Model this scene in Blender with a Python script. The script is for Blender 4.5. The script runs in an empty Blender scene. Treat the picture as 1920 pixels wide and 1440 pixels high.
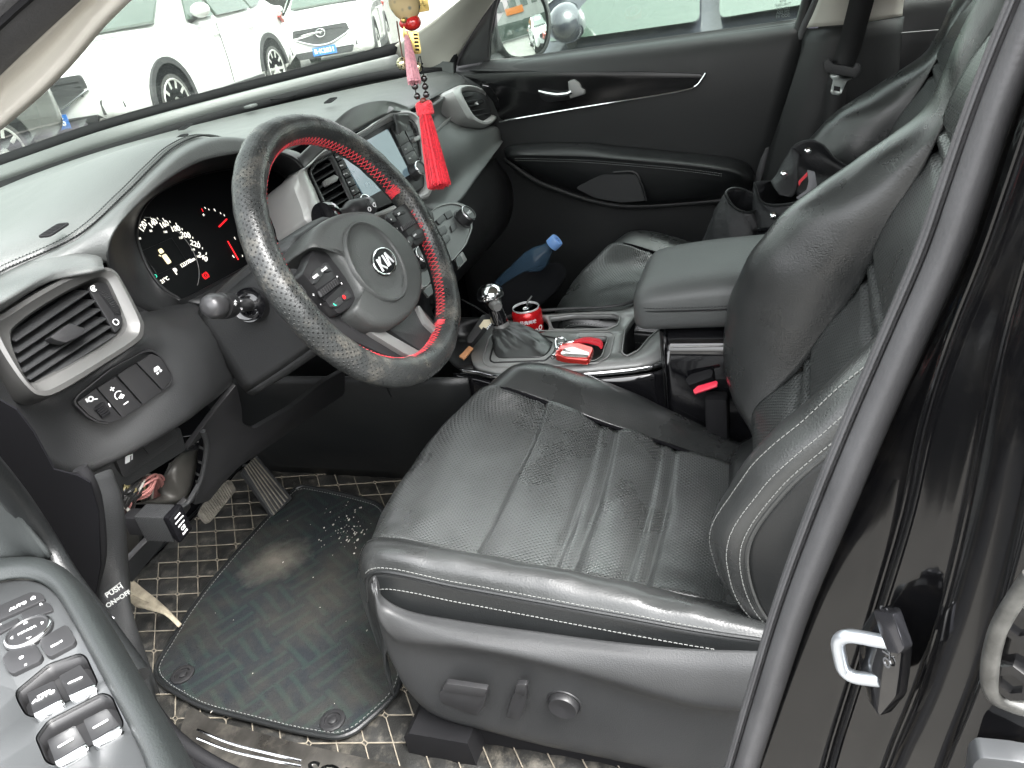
import bpy, bmesh, math, random
from mathutils import Vector, Matrix, noise as mnoise
def nzv(p, s, o=0): return mnoise.noise(Vector((p.x * s + o, p.y * s + o * 2, p.z * s)))
random.seed(7)
rad = math.radians
# ------------------------------------------------------------------ camera, world, sun, exposure
sc = bpy.context.scene
COL = sc.collection
CAM = Vector((-1.236, -.526, 1.364))
F = 1442.0                                   # focal length in photo pixels (1920 wide)
_R = Matrix(((.290, -.945, -.154), (.494, .010, .869), (-.819, -.328, .470)))
_a = Vector(_R[0]).normalized(); _b = Vector(_R[1]); _b = (_b - _a * _b.dot(_a)).normalized(); _c = _a.cross(_b)
ROT = Matrix((_a, _b, _c)).transposed()      # camera -> world
cd = bpy.data.cameras.new('camera'); cam = bpy.data.objects.new('camera', cd); COL.objects.link(cam)
cam.matrix_world = Matrix.Translation(CAM) @ ROT.to_4x4()
cd.sensor_width = 36; cd.lens = F / 1920 * 36; cd.clip_start = .02; cd.clip_end = 2000
sc.camera = cam
SUN_EL, SUN_AZ = rad(58), rad(205)           # elevation, direction the light comes from (from +Y clockwise)
w = bpy.data.worlds.new("World"); sc.world = w; w.use_nodes = True
nt = w.node_tree; bg = nt.nodes['Background']
sky = nt.nodes.new('ShaderNodeTexSky'); sky.sky_type = 'NISHITA'; sky.sun_disc = False
sky.sun_elevation = SUN_EL; sky.sun_rotation = SUN_AZ; sky.dust_density = 6; sky.air_density = 1.5; sky.ozone_density = 1
hsv = nt.nodes.new('ShaderNodeHueSaturation'); hsv.inputs['Saturation'].default_value = .12; hsv.inputs['Value'].default_value = 1.35
nt.links.new(sky.outputs[0], hsv.inputs['Color']); nt.links.new(hsv.outputs[0], bg.inputs[0])
bg.inputs[1].default_value = .15
ld = bpy.data.lights.new('sun', 'SUN'); ld.energy = 1.0; ld.angle = rad(18); ld.color = (1, .98, .95)
sun = bpy.data.objects.new('sun', ld); COL.objects.link(sun)
_d = Vector((math.sin(SUN_AZ) * math.cos(SUN_EL), math.cos(SUN_AZ) * math.cos(SUN_EL), math.sin(SUN_EL)))
sun.rotation_euler = _d.to_track_quat('Z', 'Y').to_euler()
vs = sc.view_settings; vs.view_transform = 'Standard'; vs.look = 'None'; vs.gamma = 1; vs.use_curve_mapping = False
vs.exposure = 2.52
sc.cycles.max_bounces = 8; sc.cycles.transparent_max_bounces = 12; sc.cycles.caustics_refractive = False; sc.cycles.caustics_reflective = False
sc.cycles.use_denoising = True; sc.cycles.blur_glossy = .5; sc.cycles.sample_clamp_indirect = 6

# ------------------------------------------------------------------ measuring: photo pixel + known coordinate -> point in the car
def ray(px, py):
    return ROT @ Vector(((px - 960) / F, (720 - py) / F, -1))
def U(px, py, x=None, y=None, z=None, d=None):
    r = ray(px, py)
    if x is not None: t = (x - CAM.x) / r.x
    elif y is not None: t = (y - CAM.y) / r.y
    elif z is not None: t = (z - CAM.z) / r.z
    else: t = d
    return CAM + r * t
def UU(p, x): return U(p[0], p[1], x=x)
def UX(pts, **k): return [U(*p[:2], **k) if len(p) == 2 else U(p[0], p[1], x=p[2]) for p in pts]
def UF(px, py, f):
    r = ray(px, py); lo, hi = .2, 8
    for _ in range(40):
        m = (lo + hi) / 2; p = CAM + r * m
        if p.y < f(p.x): lo = m
        else: hi = m
    return CAM + r * lo
class PL:                                     # a real plane in the car: origin, normal, "right" direction
    def __init__(s, O, n, right=(1, 0, 0)):
        s.O = Vector(O); s.n = Vector(n).normalized(); r = Vector(right); s.r = (r - s.n * r.dot(s.n)).normalized(); s.u = s.n.cross(s.r)
    def __call__(s, px, py, h=0):
        r = ray(px, py); return CAM + r * ((s.O + s.n * h - CAM).dot(s.n) / r.dot(s.n))
    def pts(s, L, h=0): return [s(p[0], p[1], h) for p in L]
    def loc(s, a, b, h=0): return s.O + s.r * a + s.u * b + s.n * h
    def M(s, p): return Matrix.Translation(p) @ Matrix((s.r, s.u, s.n)).transposed().to_4x4()

# ------------------------------------------------------------------ mesh helpers
def cr(P, k, closed=False):                   # Catmull-Rom resampling
    n = len(P); out = []
    if n == 2 and not closed: return [P[0].lerp(P[1], i / k) for i in range(k + 1)]
    for i in range(n if closed else n - 1):
        if closed: a, b, c, d = P[(i - 1) % n], P[i], P[(i + 1) % n], P[(i + 2) % n]
        else:
            b, c = P[i], P[i + 1]; a = P[i - 1] if i else b * 2 - c; d = P[i + 2] if i + 2 < n else c * 2 - b
        for j in range(k):
            t = j / k
            out.append(.5 * ((2 * b) + (c - a) * t + (2 * a - 5 * b + 4 * c - d) * t * t + (3 * b - a - 3 * c + d) * t ** 3))
    if not closed: out.append(P[-1].copy())
    return out
def V3(P): return [Vector(p) if len(p) == 3 else Vector((p[0], p[1], 0)) for p in P]
def rc(P, r, k=4):                            # round the corners of a closed polygon (2D or 3D)
    P = V3(P); out = []; n = len(P)
    for i in range(n):
        a, b, c = P[i - 1], P[i], P[(i + 1) % n]
        rr = r[i] if isinstance(r, (list, tuple)) else r
        q = min(rr, (a - b).length * .48, (c - b).length * .48)
        s = b + (a - b).normalized() * q; e = b + (c - b).normalized() * q
        for j in range(k + 1):
            t = j / k; out.append(s * (1 - t) ** 2 + b * 2 * t * (1 - t) + e * t * t)
    return out
def grid_mesh(G, closed=False, uv=True):
    bm = bmesh.new(); R, C = len(G), len(G[0])
    vs_ = [[bm.verts.new(p) for p in row] for row in G]
    L = bm.loops.layers.uv.new('UVMap')
    ucum = [0]
    for j in range(1, C + (1 if closed else 0)):
        ucum.append(ucum[-1] + sum((G[i][j % C] - G[i][j - 1]).length for i in range(R)) / R)
    vcum = [0]
    for i in range(1, R): vcum.append(vcum[-1] + sum((G[i][j] - G[i - 1][j]).length for j in range(C)) / C)
    for i in range(R - 1):
        for j in range(C if closed else C - 1):
            j2 = (j + 1) % C
            q = [(i, j), (i, j2), (i + 1, j2), (i + 1, j)]
            try: f = bm.faces.new([vs_[a][b] for a, b in q])
            except ValueError: continue
            for lp, (a, b), uu in zip(f.loops, q, (j, j + 1, j + 1, j)): lp[L].uv = (ucum[min(uu, len(ucum) - 1)], vcum[a])
    return bm
def loft(rows, ku=5, kv=5, closed=False):
    A = [cr(r, ku, closed) for r in rows]
    cols = [cr([A[i][j] for i in range(len(A))], kv) for j in range(len(A[0]))]
    return [[cols[j][i] for j in range(len(cols))] for i in range(len(cols[0]))]
def finish(name, bm, mat, parent=None, smooth=True, solid=0, bevel=0, sub=0, off=-1, rn=False):
    if rn: bmesh.ops.recalc_face_normals(bm, faces=bm.faces)
    me = bpy.data.meshes.new(name); bm.to_mesh(me); bm.free()
    return link(name, me, mat, parent, smooth, solid, bevel, sub, off)
def link(name, me, mat, parent=None, smooth=True, solid=0, bevel=0, sub=0, off=-1):
    if mat is not None:
        me.materials.clear()
        for m in (mat if isinstance(mat, (list, tuple)) else [mat]): me.materials.append(m)
    if smooth and len(me.polygons):
        me.polygons.foreach_set('use_smooth', [True] * len(me.polygons))
        if smooth != 'all': me.set_sharp_from_angle(angle=rad(38))
    o = bpy.data.objects.new(name, me); COL.objects.link(o)
    if solid and off:
        s_ = sum((p.normal.dot(CAM - p.center)) * p.area for p in me.polygons); off = -1   # thickness grows inwards
        if s_ < 0: me.flip_normals()
    if solid: m = o.modifiers.new('s', 'SOLIDIFY'); m.thickness = solid; m.offset = off
    if bevel: m = o.modifiers.new('b', 'BEVEL'); m.width = bevel; m.segments = 2; m.limit_method = 'ANGLE'
    if sub: m = o.modifiers.new('d', 'SUBSURF'); m.levels = sub; m.render_levels = sub
    if parent is not None: o.parent = parent; o.matrix_parent_inverse = Matrix.Translation(-WL(parent))
    return o
def WL(o):                                    # things have no rotation of their own: world location is the sum of the locations
    return o['_w'] and Vector(o['_w']) if '_w' in o else Vector((0, 0, 0))
def thing(name, loc, label, cat, group=None):
    o = bpy.data.objects.new(name, None); COL.objects.link(o); o.location = loc; o['_w'] = tuple(loc)
    o.empty_display_size = .02
    return tag(o, label, cat, group)
def tag(o, label=None, cat=None, group=None, kind=None):
    if label: o['label'] = label
    if cat: o['category'] = cat
    if group: o['group'] = group
    if kind: o['kind'] = kind
    return o
def sheet(name, rows, mat, parent=None, ku=5, kv=5, solid=.004, off=-1, closed=False, **k):
    return finish(name, grid_mesh(loft(rows, ku, kv, closed), closed), mat, parent, smooth='all', solid=solid, off=off, **k)
def frames(P, closed=False):
    n = len(P); T = []
    for i in range(n):
        a = P[i - 1] if (i or closed) else P[i]; b = P[(i + 1) % n] if (i < n - 1 or closed) else P[i]
        t = (b - a); T.append(t.normalized() if t.length > 1e-9 else Vector((0, 0, 1)))
    N = []; n0 = T[0].orthogonal().normalized()
    for t in T:
        n0 = (n0 - t * n0.dot(t)); n0 = n0.normalized() if n0.length > 1e-9 else t.orthogonal().normalized(); N.append(n0.copy())
    return T, N
def add_tube(bm, P, r, seg=8, closed=False, sx=1, sy=1, caps=True):
    T, N = frames(P, closed); rings = []
    for i, p in enumerate(P):
        b = T[i].cross(N[i]); rr = r[i] if isinstance(r, (list, tuple)) else r
        rings.append([bm.verts.new(p + N[i] * math.cos(2 * math.pi * j / seg) * rr * sx + b * math.sin(2 * math.pi * j / seg) * rr * sy) for j in range(seg)])
    n = len(P)
    for i in range(n if closed else n - 1):
        A, B = rings[i], rings[(i + 1) % n]
        for j in range(seg): bm.faces.new((A[j], A[(j + 1) % seg], B[(j + 1) % seg], B[j]))
    if not closed and caps and seg > 2: bm.faces.new(rings[0][::-1]); bm.faces.new(rings[-1])
    return bm
def tube(name, P, r, mat, parent=None, seg=10, closed=False, k=0, **kw):
    P = V3(P)
    if k: P = cr(P, k, closed)
    return finish(name, add_tube(bmesh.new(), P, r, seg, closed, **kw), mat, parent)
def add_prism(bm, P, n, h, bevel=0, seg=2):   # polygon P raised by h along n
    n = Vector(n); h0 = n * h
    t = bmesh.new()
    a = [t.verts.new(p) for p in P]; b = [t.verts.new(p + h0) for p in P]; m = len(P)
    top = t.faces.new(b); t.faces.new(a[::-1])
    for i in range(m): t.faces.new((a[i], a[(i + 1) % m], b[(i + 1) % m], b[i]))
    bmesh.ops.recalc_face_normals(t, faces=t.faces)
    if bevel:
        bmesh.ops.bevel(t, geom=list(top.edges), offset=bevel, segments=seg, profile=.6, affect='EDGES', clamp_overlap=True)
    me = bpy.data.meshes.new('t'); t.to_mesh(me); t.free(); bm.from_mesh(me); bpy.data.meshes.remove(me)
    return bm
def prism(name, P, n, h, mat, parent=None, bevel=0, seg=2, **k):
    return finish(name, add_prism(bmesh.new(), P, n, h, bevel, seg), mat, parent, **k)
def ring(name, A, B, n, h, mat, parent=None, prof=((0, 0), (0, 1), (.15, 1.25), (.5, 1.3), (.85, 1), (1, .2), (1, -.6))):
    # frame between outline A (outer) and B (inner), same point count; prof = (a..b, height in h)
    n = Vector(n); G = []
    for t, q in prof: G.append([a.lerp(b, t) + n * h * q for a, b in zip(A, B)])
    bm = grid_mesh(G, closed=True); bmesh.ops.recalc_face_normals(bm, faces=bm.faces)
    return finish(name, bm, mat, parent)
def resamp(P, n):                             # even resampling of a closed loop (3D)
    L = [0]
    for i in range(len(P)): L.append(L[-1] + (P[(i + 1) % len(P)] - P[i]).length)
    out = []; j = 0
    for k in range(n):
        s = L[-1] * k / n
        while L[j + 1] < s: j += 1
        t = (s - L[j]) / max(L[j + 1] - L[j], 1e-9); out.append(P[j].lerp(P[(j + 1) % len(P)], t))
    return out
def add_box(bm, c, s, M=None, bevel=0, seg=2):
    t = bmesh.new(); bmesh.ops.create_cube(t, size=1, matrix=Matrix.Diagonal((*s, 1)))
    if bevel: bmesh.ops.bevel(t, geom=list(t.edges), offset=bevel, segments=seg, profile=.6, affect='EDGES', clamp_overlap=True)
    bmesh.ops.transform(t, matrix=(M or Matrix.Identity(4)) if c is None else Matrix.Translation(c) @ (M or Matrix.Identity(4)), verts=t.verts)
    me = bpy.data.meshes.new('t'); t.to_mesh(me); t.free(); bm.from_mesh(me); bpy.data.meshes.remove(me); return bm
def box(name, c, s, mat, parent=None, M=None, bevel=.002, seg=2):
    return finish(name, add_box(bmesh.new(), Vector(c), s, M, bevel, seg), mat, parent)
def add_lathe(bm, prof, M, seg=24):
    rings = []
    for r, h in prof: rings.append([bm.verts.new(M @ Vector((r * math.cos(2 * math.pi * j / seg), r * math.sin(2 * math.pi * j / seg), h))) for j in range(seg)])
    for A, B in zip(rings, rings[1:]):
        for j in range(seg): bm.faces.new((A[j], A[(j + 1) % seg], B[(j + 1) % seg], B[j]))
    bm.faces.new(rings[0][::-1]); bm.faces.new(rings[-1]); return bm
def lathe(name, prof, M, mat, parent=None, seg=24):
    bm = add_lathe(bmesh.new(), prof, M, seg); bmesh.ops.recalc_face_normals(bm, faces=bm.faces)
    return finish(name, bm, mat, parent)
def axisM(p, n, right=(1, 0, 0)): return PL(p, n, right).M(Vector(p))
def text_mesh(s, size, depth=.0002, bold=0, sx=1):
    cu = bpy.data.curves.new('t', 'FONT'); cu.body = s; cu.size = size; cu.extrude = depth; cu.align_x = 'CENTER'; cu.align_y = 'CENTER'; cu.offset = bold
    cu.resolution_u = 3
    o = bpy.data.objects.new('t', cu); COL.objects.link(o); dg = bpy.context.evaluated_depsgraph_get()
    me = bpy.data.meshes.new_from_object(o.evaluated_get(dg)); bpy.data.objects.remove(o); bpy.data.curves.remove(cu)
    if sx != 1: me.transform(Matrix.Diagonal((sx, 1, 1, 1)))
    return me
def add_text(bm, s, size, M, rot=0, **k):
    me = text_mesh(s, size, **k); me.transform(M @ Matrix.Rotation(rot, 4, 'Z')); bm.from_mesh(me); bpy.data.meshes.remove(me); return bm
def arc2(r0, r1, a0, a1, n, c=(0, 0)):        # flat ring-sector polygon, local xy
    A = [Vector((c[0] + r0 * math.cos(a0 + (a1 - a0) * i / n), c[1] + r0 * math.sin(a0 + (a1 - a0) * i / n), 0)) for i in range(n + 1)]
    B = [Vector((c[0] + r1 * math.cos(a0 + (a1 - a0) * i / n), c[1] + r1 * math.sin(a0 + (a1 - a0) * i / n), 0)) for i in range(n + 1)]
    return A + B[::-1]
def rect2(cx, cy, w_, h_, a=0):
    c, s = math.cos(a), math.sin(a)
    return [Vector((cx + x * c - y * s, cy + x * s + y * c, 0)) for x, y in ((-w_ / 2, -h_ / 2), (w_ / 2, -h_ / 2), (w_ / 2, h_ / 2), (-w_ / 2, h_ / 2))]
def marks(name, polys, M, mat, parent, h=.0004):  # thin raised printed marks, local polygons
    bm = bmesh.new(); n = (M.to_3x3() @ Vector((0, 0, 1))).normalized()
    for P in polys: add_prism(bm, [M @ p for p in P], n, h)
    return finish(name, bm, mat, parent, smooth=False)
def stitch_bm(bm, C, step=.006, ln=.0042, r=.0006, lift=.0006, nrm=None):
    L = [0]
    for a, b in zip(C, C[1:]): L.append(L[-1] + (b - a).length)
    def at(s):
        for i in range(len(C) - 1):
            if L[i + 1] >= s: return C[i].lerp(C[i + 1], (s - L[i]) / max(L[i + 1] - L[i], 1e-9))
        return C[-1]
    s = 0; nv = Vector(nrm or (0, 0, 1)) * lift
    while s + ln < L[-1]:
        a, b = at(s), at(s + ln); m = (a + b) / 2 + nv * 1.6
        add_tube(bm, [a, m, b], r, 4); s += step
    return bm
def stitches(name, C, mat, parent, k=8, **kw):
    return finish(name, stitch_bm(bmesh.new(), cr(C, k), **kw), mat, parent)

# ------------------------------------------------------------------ materials
def mat(name, col, rough=.5, metal=0, bump=None, spec=.5, var=0, coat=0, tr=0, emit=None, es=0, vs_=3, sheen=0, ior=None, uvdots=None, dust=0):
    m = bpy.data.materials.new(name); m.use_nodes = True; N = m.node_tree; b = N.nodes['Principled BSDF']
    c4 = (*col, 1) if len(col) == 3 else col
    b.inputs['Base Color'].default_value = c4; b.inputs['Roughness'].default_value = rough; b.inputs['Metallic'].default_value = metal
    b.inputs['Specular IOR Level'].default_value = spec; b.inputs['Coat Weight'].default_value = coat; b.inputs['Coat Roughness'].default_value = .06
    b.inputs['Transmission Weight'].default_value = tr
    if sheen: b.inputs['Sheen Weight'].default_value = sheen; b.inputs['Sheen Roughness'].default_value = .5
    if ior: b.inputs['IOR'].default_value = ior
    if emit: b.inputs['Emission Color'].default_value = (*emit, 1); b.inputs['Emission Strength'].default_value = es
    tc = N.nodes.new('ShaderNodeTexCoord')
    def nz(scale, detail=4, rg=.6):
        t = N.nodes.new('ShaderNodeTexNoise'); t.inputs['Scale'].default_value = scale; t.inputs['Detail'].default_value = detail
        t.inputs['Roughness'].default_value = rg; N.links.new(tc.outputs['Object'], t.inputs['Vector']); return t
    def rng(src, a, b_, lo, hi):
        r = N.nodes.new('ShaderNodeMapRange'); r.inputs['From Min'].default_value = a; r.inputs['From Max'].default_value = b_
        r.inputs['To Min'].default_value = lo; r.inputs['To Max'].default_value = hi; N.links.new(src, r.inputs['Value']); return r.outputs[0]
    def mix(fac, A, B):
        x = N.nodes.new('ShaderNodeMix'); x.data_type = 'RGBA'; N.links.new(fac, x.inputs[0])
        for s, v in ((6, A), (7, B)):
            if isinstance(v, tuple): x.inputs[s].default_value = v
            else: N.links.new(v, x.inputs[s])
        return x.outputs[2]
    colsock = c4
    if var:
        t = nz(vs_, 5); f = rng(t.outputs[0], .3, .7, 0, 1)
        colsock = mix(f, tuple(v * (1 - var) for v in c4[:3]) + (1,), tuple(min(1, v * (1 + var)) for v in c4[:3]) + (1,))
        N.links.new(rng(t.outputs[0], .3, .7, max(0, rough - .08), min(1, rough + .1)), b.inputs['Roughness'])
    if dust:
        t = nz(26, 8, .75); f = rng(t.outputs[0], .5, .8, 0, dust)
        colsock = mix(f, colsock, (.42, .38, .31, 1))
    hsrc = None
    if uvdots:                                 # perforation: rows of small holes laid out in the mesh's own metric UVs
        sp, rr = uvdots
        vo = N.nodes.new('ShaderNodeTexVoronoi'); vo.inputs['Scale'].default_value = 1; vo.inputs['Randomness'].default_value = 0; vo.voronoi_dimensions = '2D'
        mp = N.nodes.new('ShaderNodeMapping'); mp.inputs['Scale'].default_value = (1 / sp, 1 / sp, 1); mp.inputs['Rotation'].default_value = (0, 0, rad(45))
        N.links.new(tc.outputs['UV'], mp.inputs[0]); N.links.new(mp.outputs[0], vo.inputs['Vector'])
        dot = rng(vo.outputs['Distance'], rr * .8, rr * 1.25, 1, 0)
        colsock = mix(dot, colsock, (.003, .003, .003, 1)); hsrc = rng(vo.outputs['Distance'], rr * .8, rr * 1.5, 0, 1)
    if not isinstance(colsock, tuple): N.links.new(colsock, b.inputs['Base Color'])
    if bump or hsrc is not None:
        prev = None
        if bump:
            kind, scale, dist = bump
            if kind == 'v':
                t = N.nodes.new('ShaderNodeTexVoronoi'); t.inputs['Scale'].default_value = scale; N.links.new(tc.outputs['Object'], t.inputs['Vector']); s = t.outputs['Distance']
            else: s = nz(scale, 6).outputs[0]
            bp = N.nodes.new('ShaderNodeBump'); bp.inputs['Strength'].default_value = 1; bp.inputs['Distance'].default_value = dist
            N.links.new(s, bp.inputs['Height']); prev = bp
        if hsrc is not None:
            b2 = N.nodes.new('ShaderNodeBump'); b2.inputs['Strength'].default_value = 1; b2.inputs['Distance'].default_value = .0008
            N.links.new(hsrc, b2.inputs['Height'])
            if prev: N.links.new(prev.outputs[0], b2.inputs['Normal'])
            prev = b2
        N.links.new(prev.outputs[0], b.inputs['Normal'])
    return m
def glass_mat(name, tint=(1, 1, 1), gloss=.08, dirt=.03):
    m = bpy.data.materials.new(name); m.use_nodes = True; N = m.node_tree; N.nodes.clear()
    o = N.nodes.new('ShaderNodeOutputMaterial'); t = N.nodes.new('ShaderNodeBsdfTransparent'); t.inputs[0].default_value = (*tint, 1)
    g = N.nodes.new('ShaderNodeBsdfGlossy'); g.inputs['Roughness'].default_value = .02; g.inputs[0].default_value = (1, 1, 1, 1)
    fr = N.nodes.new('ShaderNodeLayerWeight'); pw = N.nodes.new('ShaderNodeMath'); pw.operation = 'POWER'; pw.inputs[1].default_value = 5; N.links.new(fr.outputs['Facing'], pw.inputs[0])
    ma = N.nodes.new('ShaderNodeMath'); ma.operation = 'MULTIPLY_ADD'; ma.inputs[1].default_value = .8; ma.inputs[2].default_value = .05; N.links.new(pw.outputs[0], ma.inputs[0])
    x = N.nodes.new('ShaderNodeMixShader'); N.links.new(ma.outputs[0], x.inputs[0]); N.links.new(t.outputs[0], x.inputs[1]); N.links.new(g.outputs[0], x.inputs[2])
    df = N.nodes.new('ShaderNodeBsdfDiffuse'); df.inputs[0].default_value = (.75, .78, .76, 1)
    tc = N.nodes.new('ShaderNodeTexCoord'); nz = N.nodes.new('ShaderNodeTexNoise'); nz.inputs['Scale'].default_value = 9; nz.inputs['Detail'].default_value = 10; nz.inputs['Roughness'].default_value = .75
    N.links.new(tc.outputs['Object'], nz.inputs[0])
    r = N.nodes.new('ShaderNodeMapRange'); r.inputs['From Min'].default_value = .35; r.inputs['From Max'].default_value = .75; r.inputs['To Min'].default_value = dirt * .5; r.inputs['To Max'].default_value = dirt * 1.8
    N.links.new(nz.outputs[0], r.inputs[0])
    y = N.nodes.new('ShaderNodeMixShader'); N.links.new(r.outputs[0], y.inputs[0]); N.links.new(x.outputs[0], y.inputs[1]); N.links.new(df.outputs[0], y.inputs[2])
    N.links.new(y.outputs[0], o.inputs[0]); return m
K = {}
K['hub'] = mat('hub_skin', (.050, .053, .052), .46, bump=('v', 520, .0002), var=.1, vs_=5)
K['dash'] = mat('dash_skin', (.082, .087, .085), .42, spec=.7, bump=('v', 520, .00022), var=.12, vs_=5)
K['plastic'] = mat('grained_plastic', (.028, .029, .030), .44, bump=('v', 650, .0002), var=.12, vs_=6)
K['plastic_smooth'] = mat('smooth_black_plastic', (.018, .018, .019), .38, var=.1, vs_=9)
K['trim'] = mat('door_trim', (.017, .018, .0185), .5, bump=('v', 500, .00014), var=.12, vs_=4)
K['leather'] = mat('black_leather', (.026, .0275, .0275), .28, bump=('v', 460, .00014), var=.2, vs_=7, spec=.75)
K['leather_side'] = mat('black_vinyl', (.011, .012, .0125), .38, bump=('v', 560, .00014), var=.15, vs_=6)
K['perf'] = mat('perforated_leather', (.046, .0495, .049), .30, spec=.85, bump=('n', 45, .0003), var=.2, vs_=9, uvdots=(.0050, .22))
K['wheel'] = mat('worn_wheel_cover', (.026, .028, .028), .30, bump=('v', 600, .00016), var=.3, vs_=22, uvdots=(.0052, .15), dust=.3)
K['silver'] = mat('satin_silver', (.22, .22, .215), .36, metal=.3, var=.05, vs_=8)
K['vent'] = mat('dark_satin', (.085, .085, .083), .34, metal=.35, var=.05, vs_=8)
K['bezel'] = mat('light_satin', (.42, .42, .41), .36, metal=.25, var=.05, vs_=8)
K['insert'] = mat('black_insert', (.006, .006, .0065), .16, spec=.35)
K['chrome'] = mat('chrome', (.85, .86, .87), .12, metal=1)
K['gloss'] = mat('gloss_black', (.006, .006, .007), .06, coat=.6, spec=.6)
K['matte'] = mat('matte_black', (.008, .008, .009), .75, spec=.2)
K['dark'] = mat('dark_cavity', (.005, .005, .006), .9, spec=.06)
K['carpet'] = mat('black_carpet', (.016, .017, .018), .95, bump=('n', 700, .002), var=.35, vs_=40)
K['white'] = mat('white_print', (.75, .76, .76), .5)
K['greyprint'] = mat('grey_print', (.32, .33, .33), .5)
K['beige'] = mat('beige_trim', (.52, .50, .45), .7, bump=('n', 900, .0003), var=.04)
K['rubber'] = mat('rubber_seal', (.072, .072, .075), .62, bump=('n', 400, .0004), var=.2, vs_=12)
K['paint'] = mat('black_car_paint', (.004, .004, .0045), .10, coat=.25, var=.1, spec=.4, dust=.02)
K['red'] = mat('red_thread', (.62, .02, .035), .6, sheen=.3)
K['stitch'] = mat('pale_thread', (.15, .155, .15), .7)
K['tan'] = mat('tan_thread', (.50, .44, .34), .75, var=.25, vs_=60)
K['glow_w'] = mat('lit_white', (.8, .78, .7), .5, emit=(1, .97, .85), es=.22)
K['glow_r'] = mat('lit_red', (.7, .01, .01), .5, emit=(1, .02, .03), es=.22)
K['glow_g'] = mat('lit_green', (.05, .6, .4), .5, emit=(.05, .9, .55), es=.12)
K['glass'] = glass_mat('window_glass', (.82, .89, .85), dirt=.05)
K['ws'] = glass_mat('windscreen_glass', (.80, .84, .81), dirt=.06)
# ------------------------------------------------------------------ body shell of the car (setting)
def structure(o): o['kind'] = 'structure'; return o
FZ = .43
fl = structure(sheet('floor', [[Vector((x, y, FZ - .012)) for x in (-.80, -.45, -.13, .0, .13, .45, .80)] for y in (.95, .6, .3, 0, -.5, -1.0, -1.9)], K['carpet'], ku=2, kv=2, solid=.02))
# firewall and dark structure under the dashboard
structure(sheet('firewall', [[Vector((x, y, z)) for x in (-.9, -.3, .3, .9)] for y, z in ((.62, .40), (.86, .62), (.88, .9), (.86, 1.12))], K['dark'], ku=2, kv=2, solid=.02))
# driver seat ------------------------------------------------------
ST = thing('driver_seat', (-.37, -.28, .50), 'black leather driver seat with perforated centre, nearest the open door', 'car seat', 'front seats')
def V(x, L): return Vector((x, L[0], L[1]))
cols = {  # x: (y,z) for rows front-bottom .. rear
 -.640: [(-.045,.60),(-.048,.655),(-.072,.69),(-.175,.685),(-.275,.675),(-.375,.665),(-.46,.66),(-.54,.66)],
 -.632: [(-.034,.61),(-.040,.70),(-.066,.752),(-.172,.742),(-.272,.732),(-.372,.722),(-.45,.714),(-.54,.71)],
 -.600: [(-.012,.61),(-.012,.70),(-.050,.770),(-.165,.764),(-.267,.753),(-.369,.737),(-.45,.722),(-.54,.71)],
 -.550: [(.006,.61),(.008,.68),(-.033,.728),(-.153,.711),(-.262,.697),(-.364,.686),(-.45,.673),(-.54,.66)],
 -.460: [(.026,.60),(.030,.665),(.000,.712),(-.150,.706),(-.259,.688),(-.360,.670),(-.45,.655),(-.54,.645)],
 -.370: [(.026,.60),(.032,.665),(.003,.712),(-.154,.711),(-.258,.686),(-.356,.661),(-.45,.645),(-.54,.635)],
 -.290: [(.010,.60),(.016,.675),(-.020,.735),(-.163,.727),(-.260,.697),(-.356,.665),(-.45,.642),(-.54,.632)],
 -.228: [(-.030,.62),(-.030,.71),(-.082,.778),(-.178,.752),(-.262,.716),(-.356,.682),(-.445,.648),(-.54,.635)],
 -.180: [(-.050,.62),(-.045,.72),(-.100,.786),(-.182,.772),(-.270,.736),(-.362,.694),(-.455,.650),(-.54,.635)],
 -.140: [(-.060,.62),(-.058,.72),(-.108,.776),(-.184,.768),(-.280,.730),(-.370,.682),(-.462,.632),(-.54,.62)],
 -.122: [(-.070,.60),(-.066,.68),(-.110,.748),(-.186,.742),(-.282,.706),(-.372,.660),(-.465,.610),(-.54,.60)],
 -.118: [(-.075,.55),(-.080,.62),(-.110,.68),(-.19,.68),(-.285,.65),(-.375,.61),(-.465,.57),(-.54,.56)]}
CX = sorted(cols)
def cushion_rows(xs): return [[V(x, cols[x][r]) for x in xs] for r in range(8)]
# bend the rows so that every seam sits in a real groove
def groove(G, lines, depth=.006, wdt=.007, lift=.004):
    for row in G:
        for j, p in enumerate(row):
            for fn in lines:
                d = (p.y - fn(p.x))
                p.z -= depth * math.exp(-(d / wdt) ** 2)
    return G
s1 = lambda x: -.153 - .02 * max(0, x + .40) / .17
s2 = lambda x: -.258 + .0 * x
s2b = lambda x: -.281
s3 = lambda x: -.350
s3b = lambda x: -.373
def puff(G, ys, a=.006):
    for row in G:
        for p in row:
            for y0, y1 in ys:
                if y1 < p.y < y0: t = (p.y - y1) / (y0 - y1); p.z += a * math.sin(math.pi * t)
    return G
A = [cr(r, 8) for r in cushion_rows([-.550, -.460, -.370, -.290, -.228])]
cc = [cr([A[i][j] for i in range(8)], 22) for j in range(len(A[0]))]
G = [[cc[j][i] for j in range(len(cc))] for i in range(len(cc[0]))]
G = puff(G, [(.04, -.153), (-.155, -.256), (-.282, -.348), (-.374, -.48)], .007)
G = groove(G, [s2, s2b, s3, s3b], .0055, .005); G = groove(G, [s1], .0085, .0036)
for row in G:                                       # wear creases
    for p in row:
        p.z += .0022 * nzv(p, 22) + .0012 * nzv(p, 60, 5)
finish('centre_panel', grid_mesh(G), K['perf'], ST, smooth='all', solid=.003)
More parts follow.
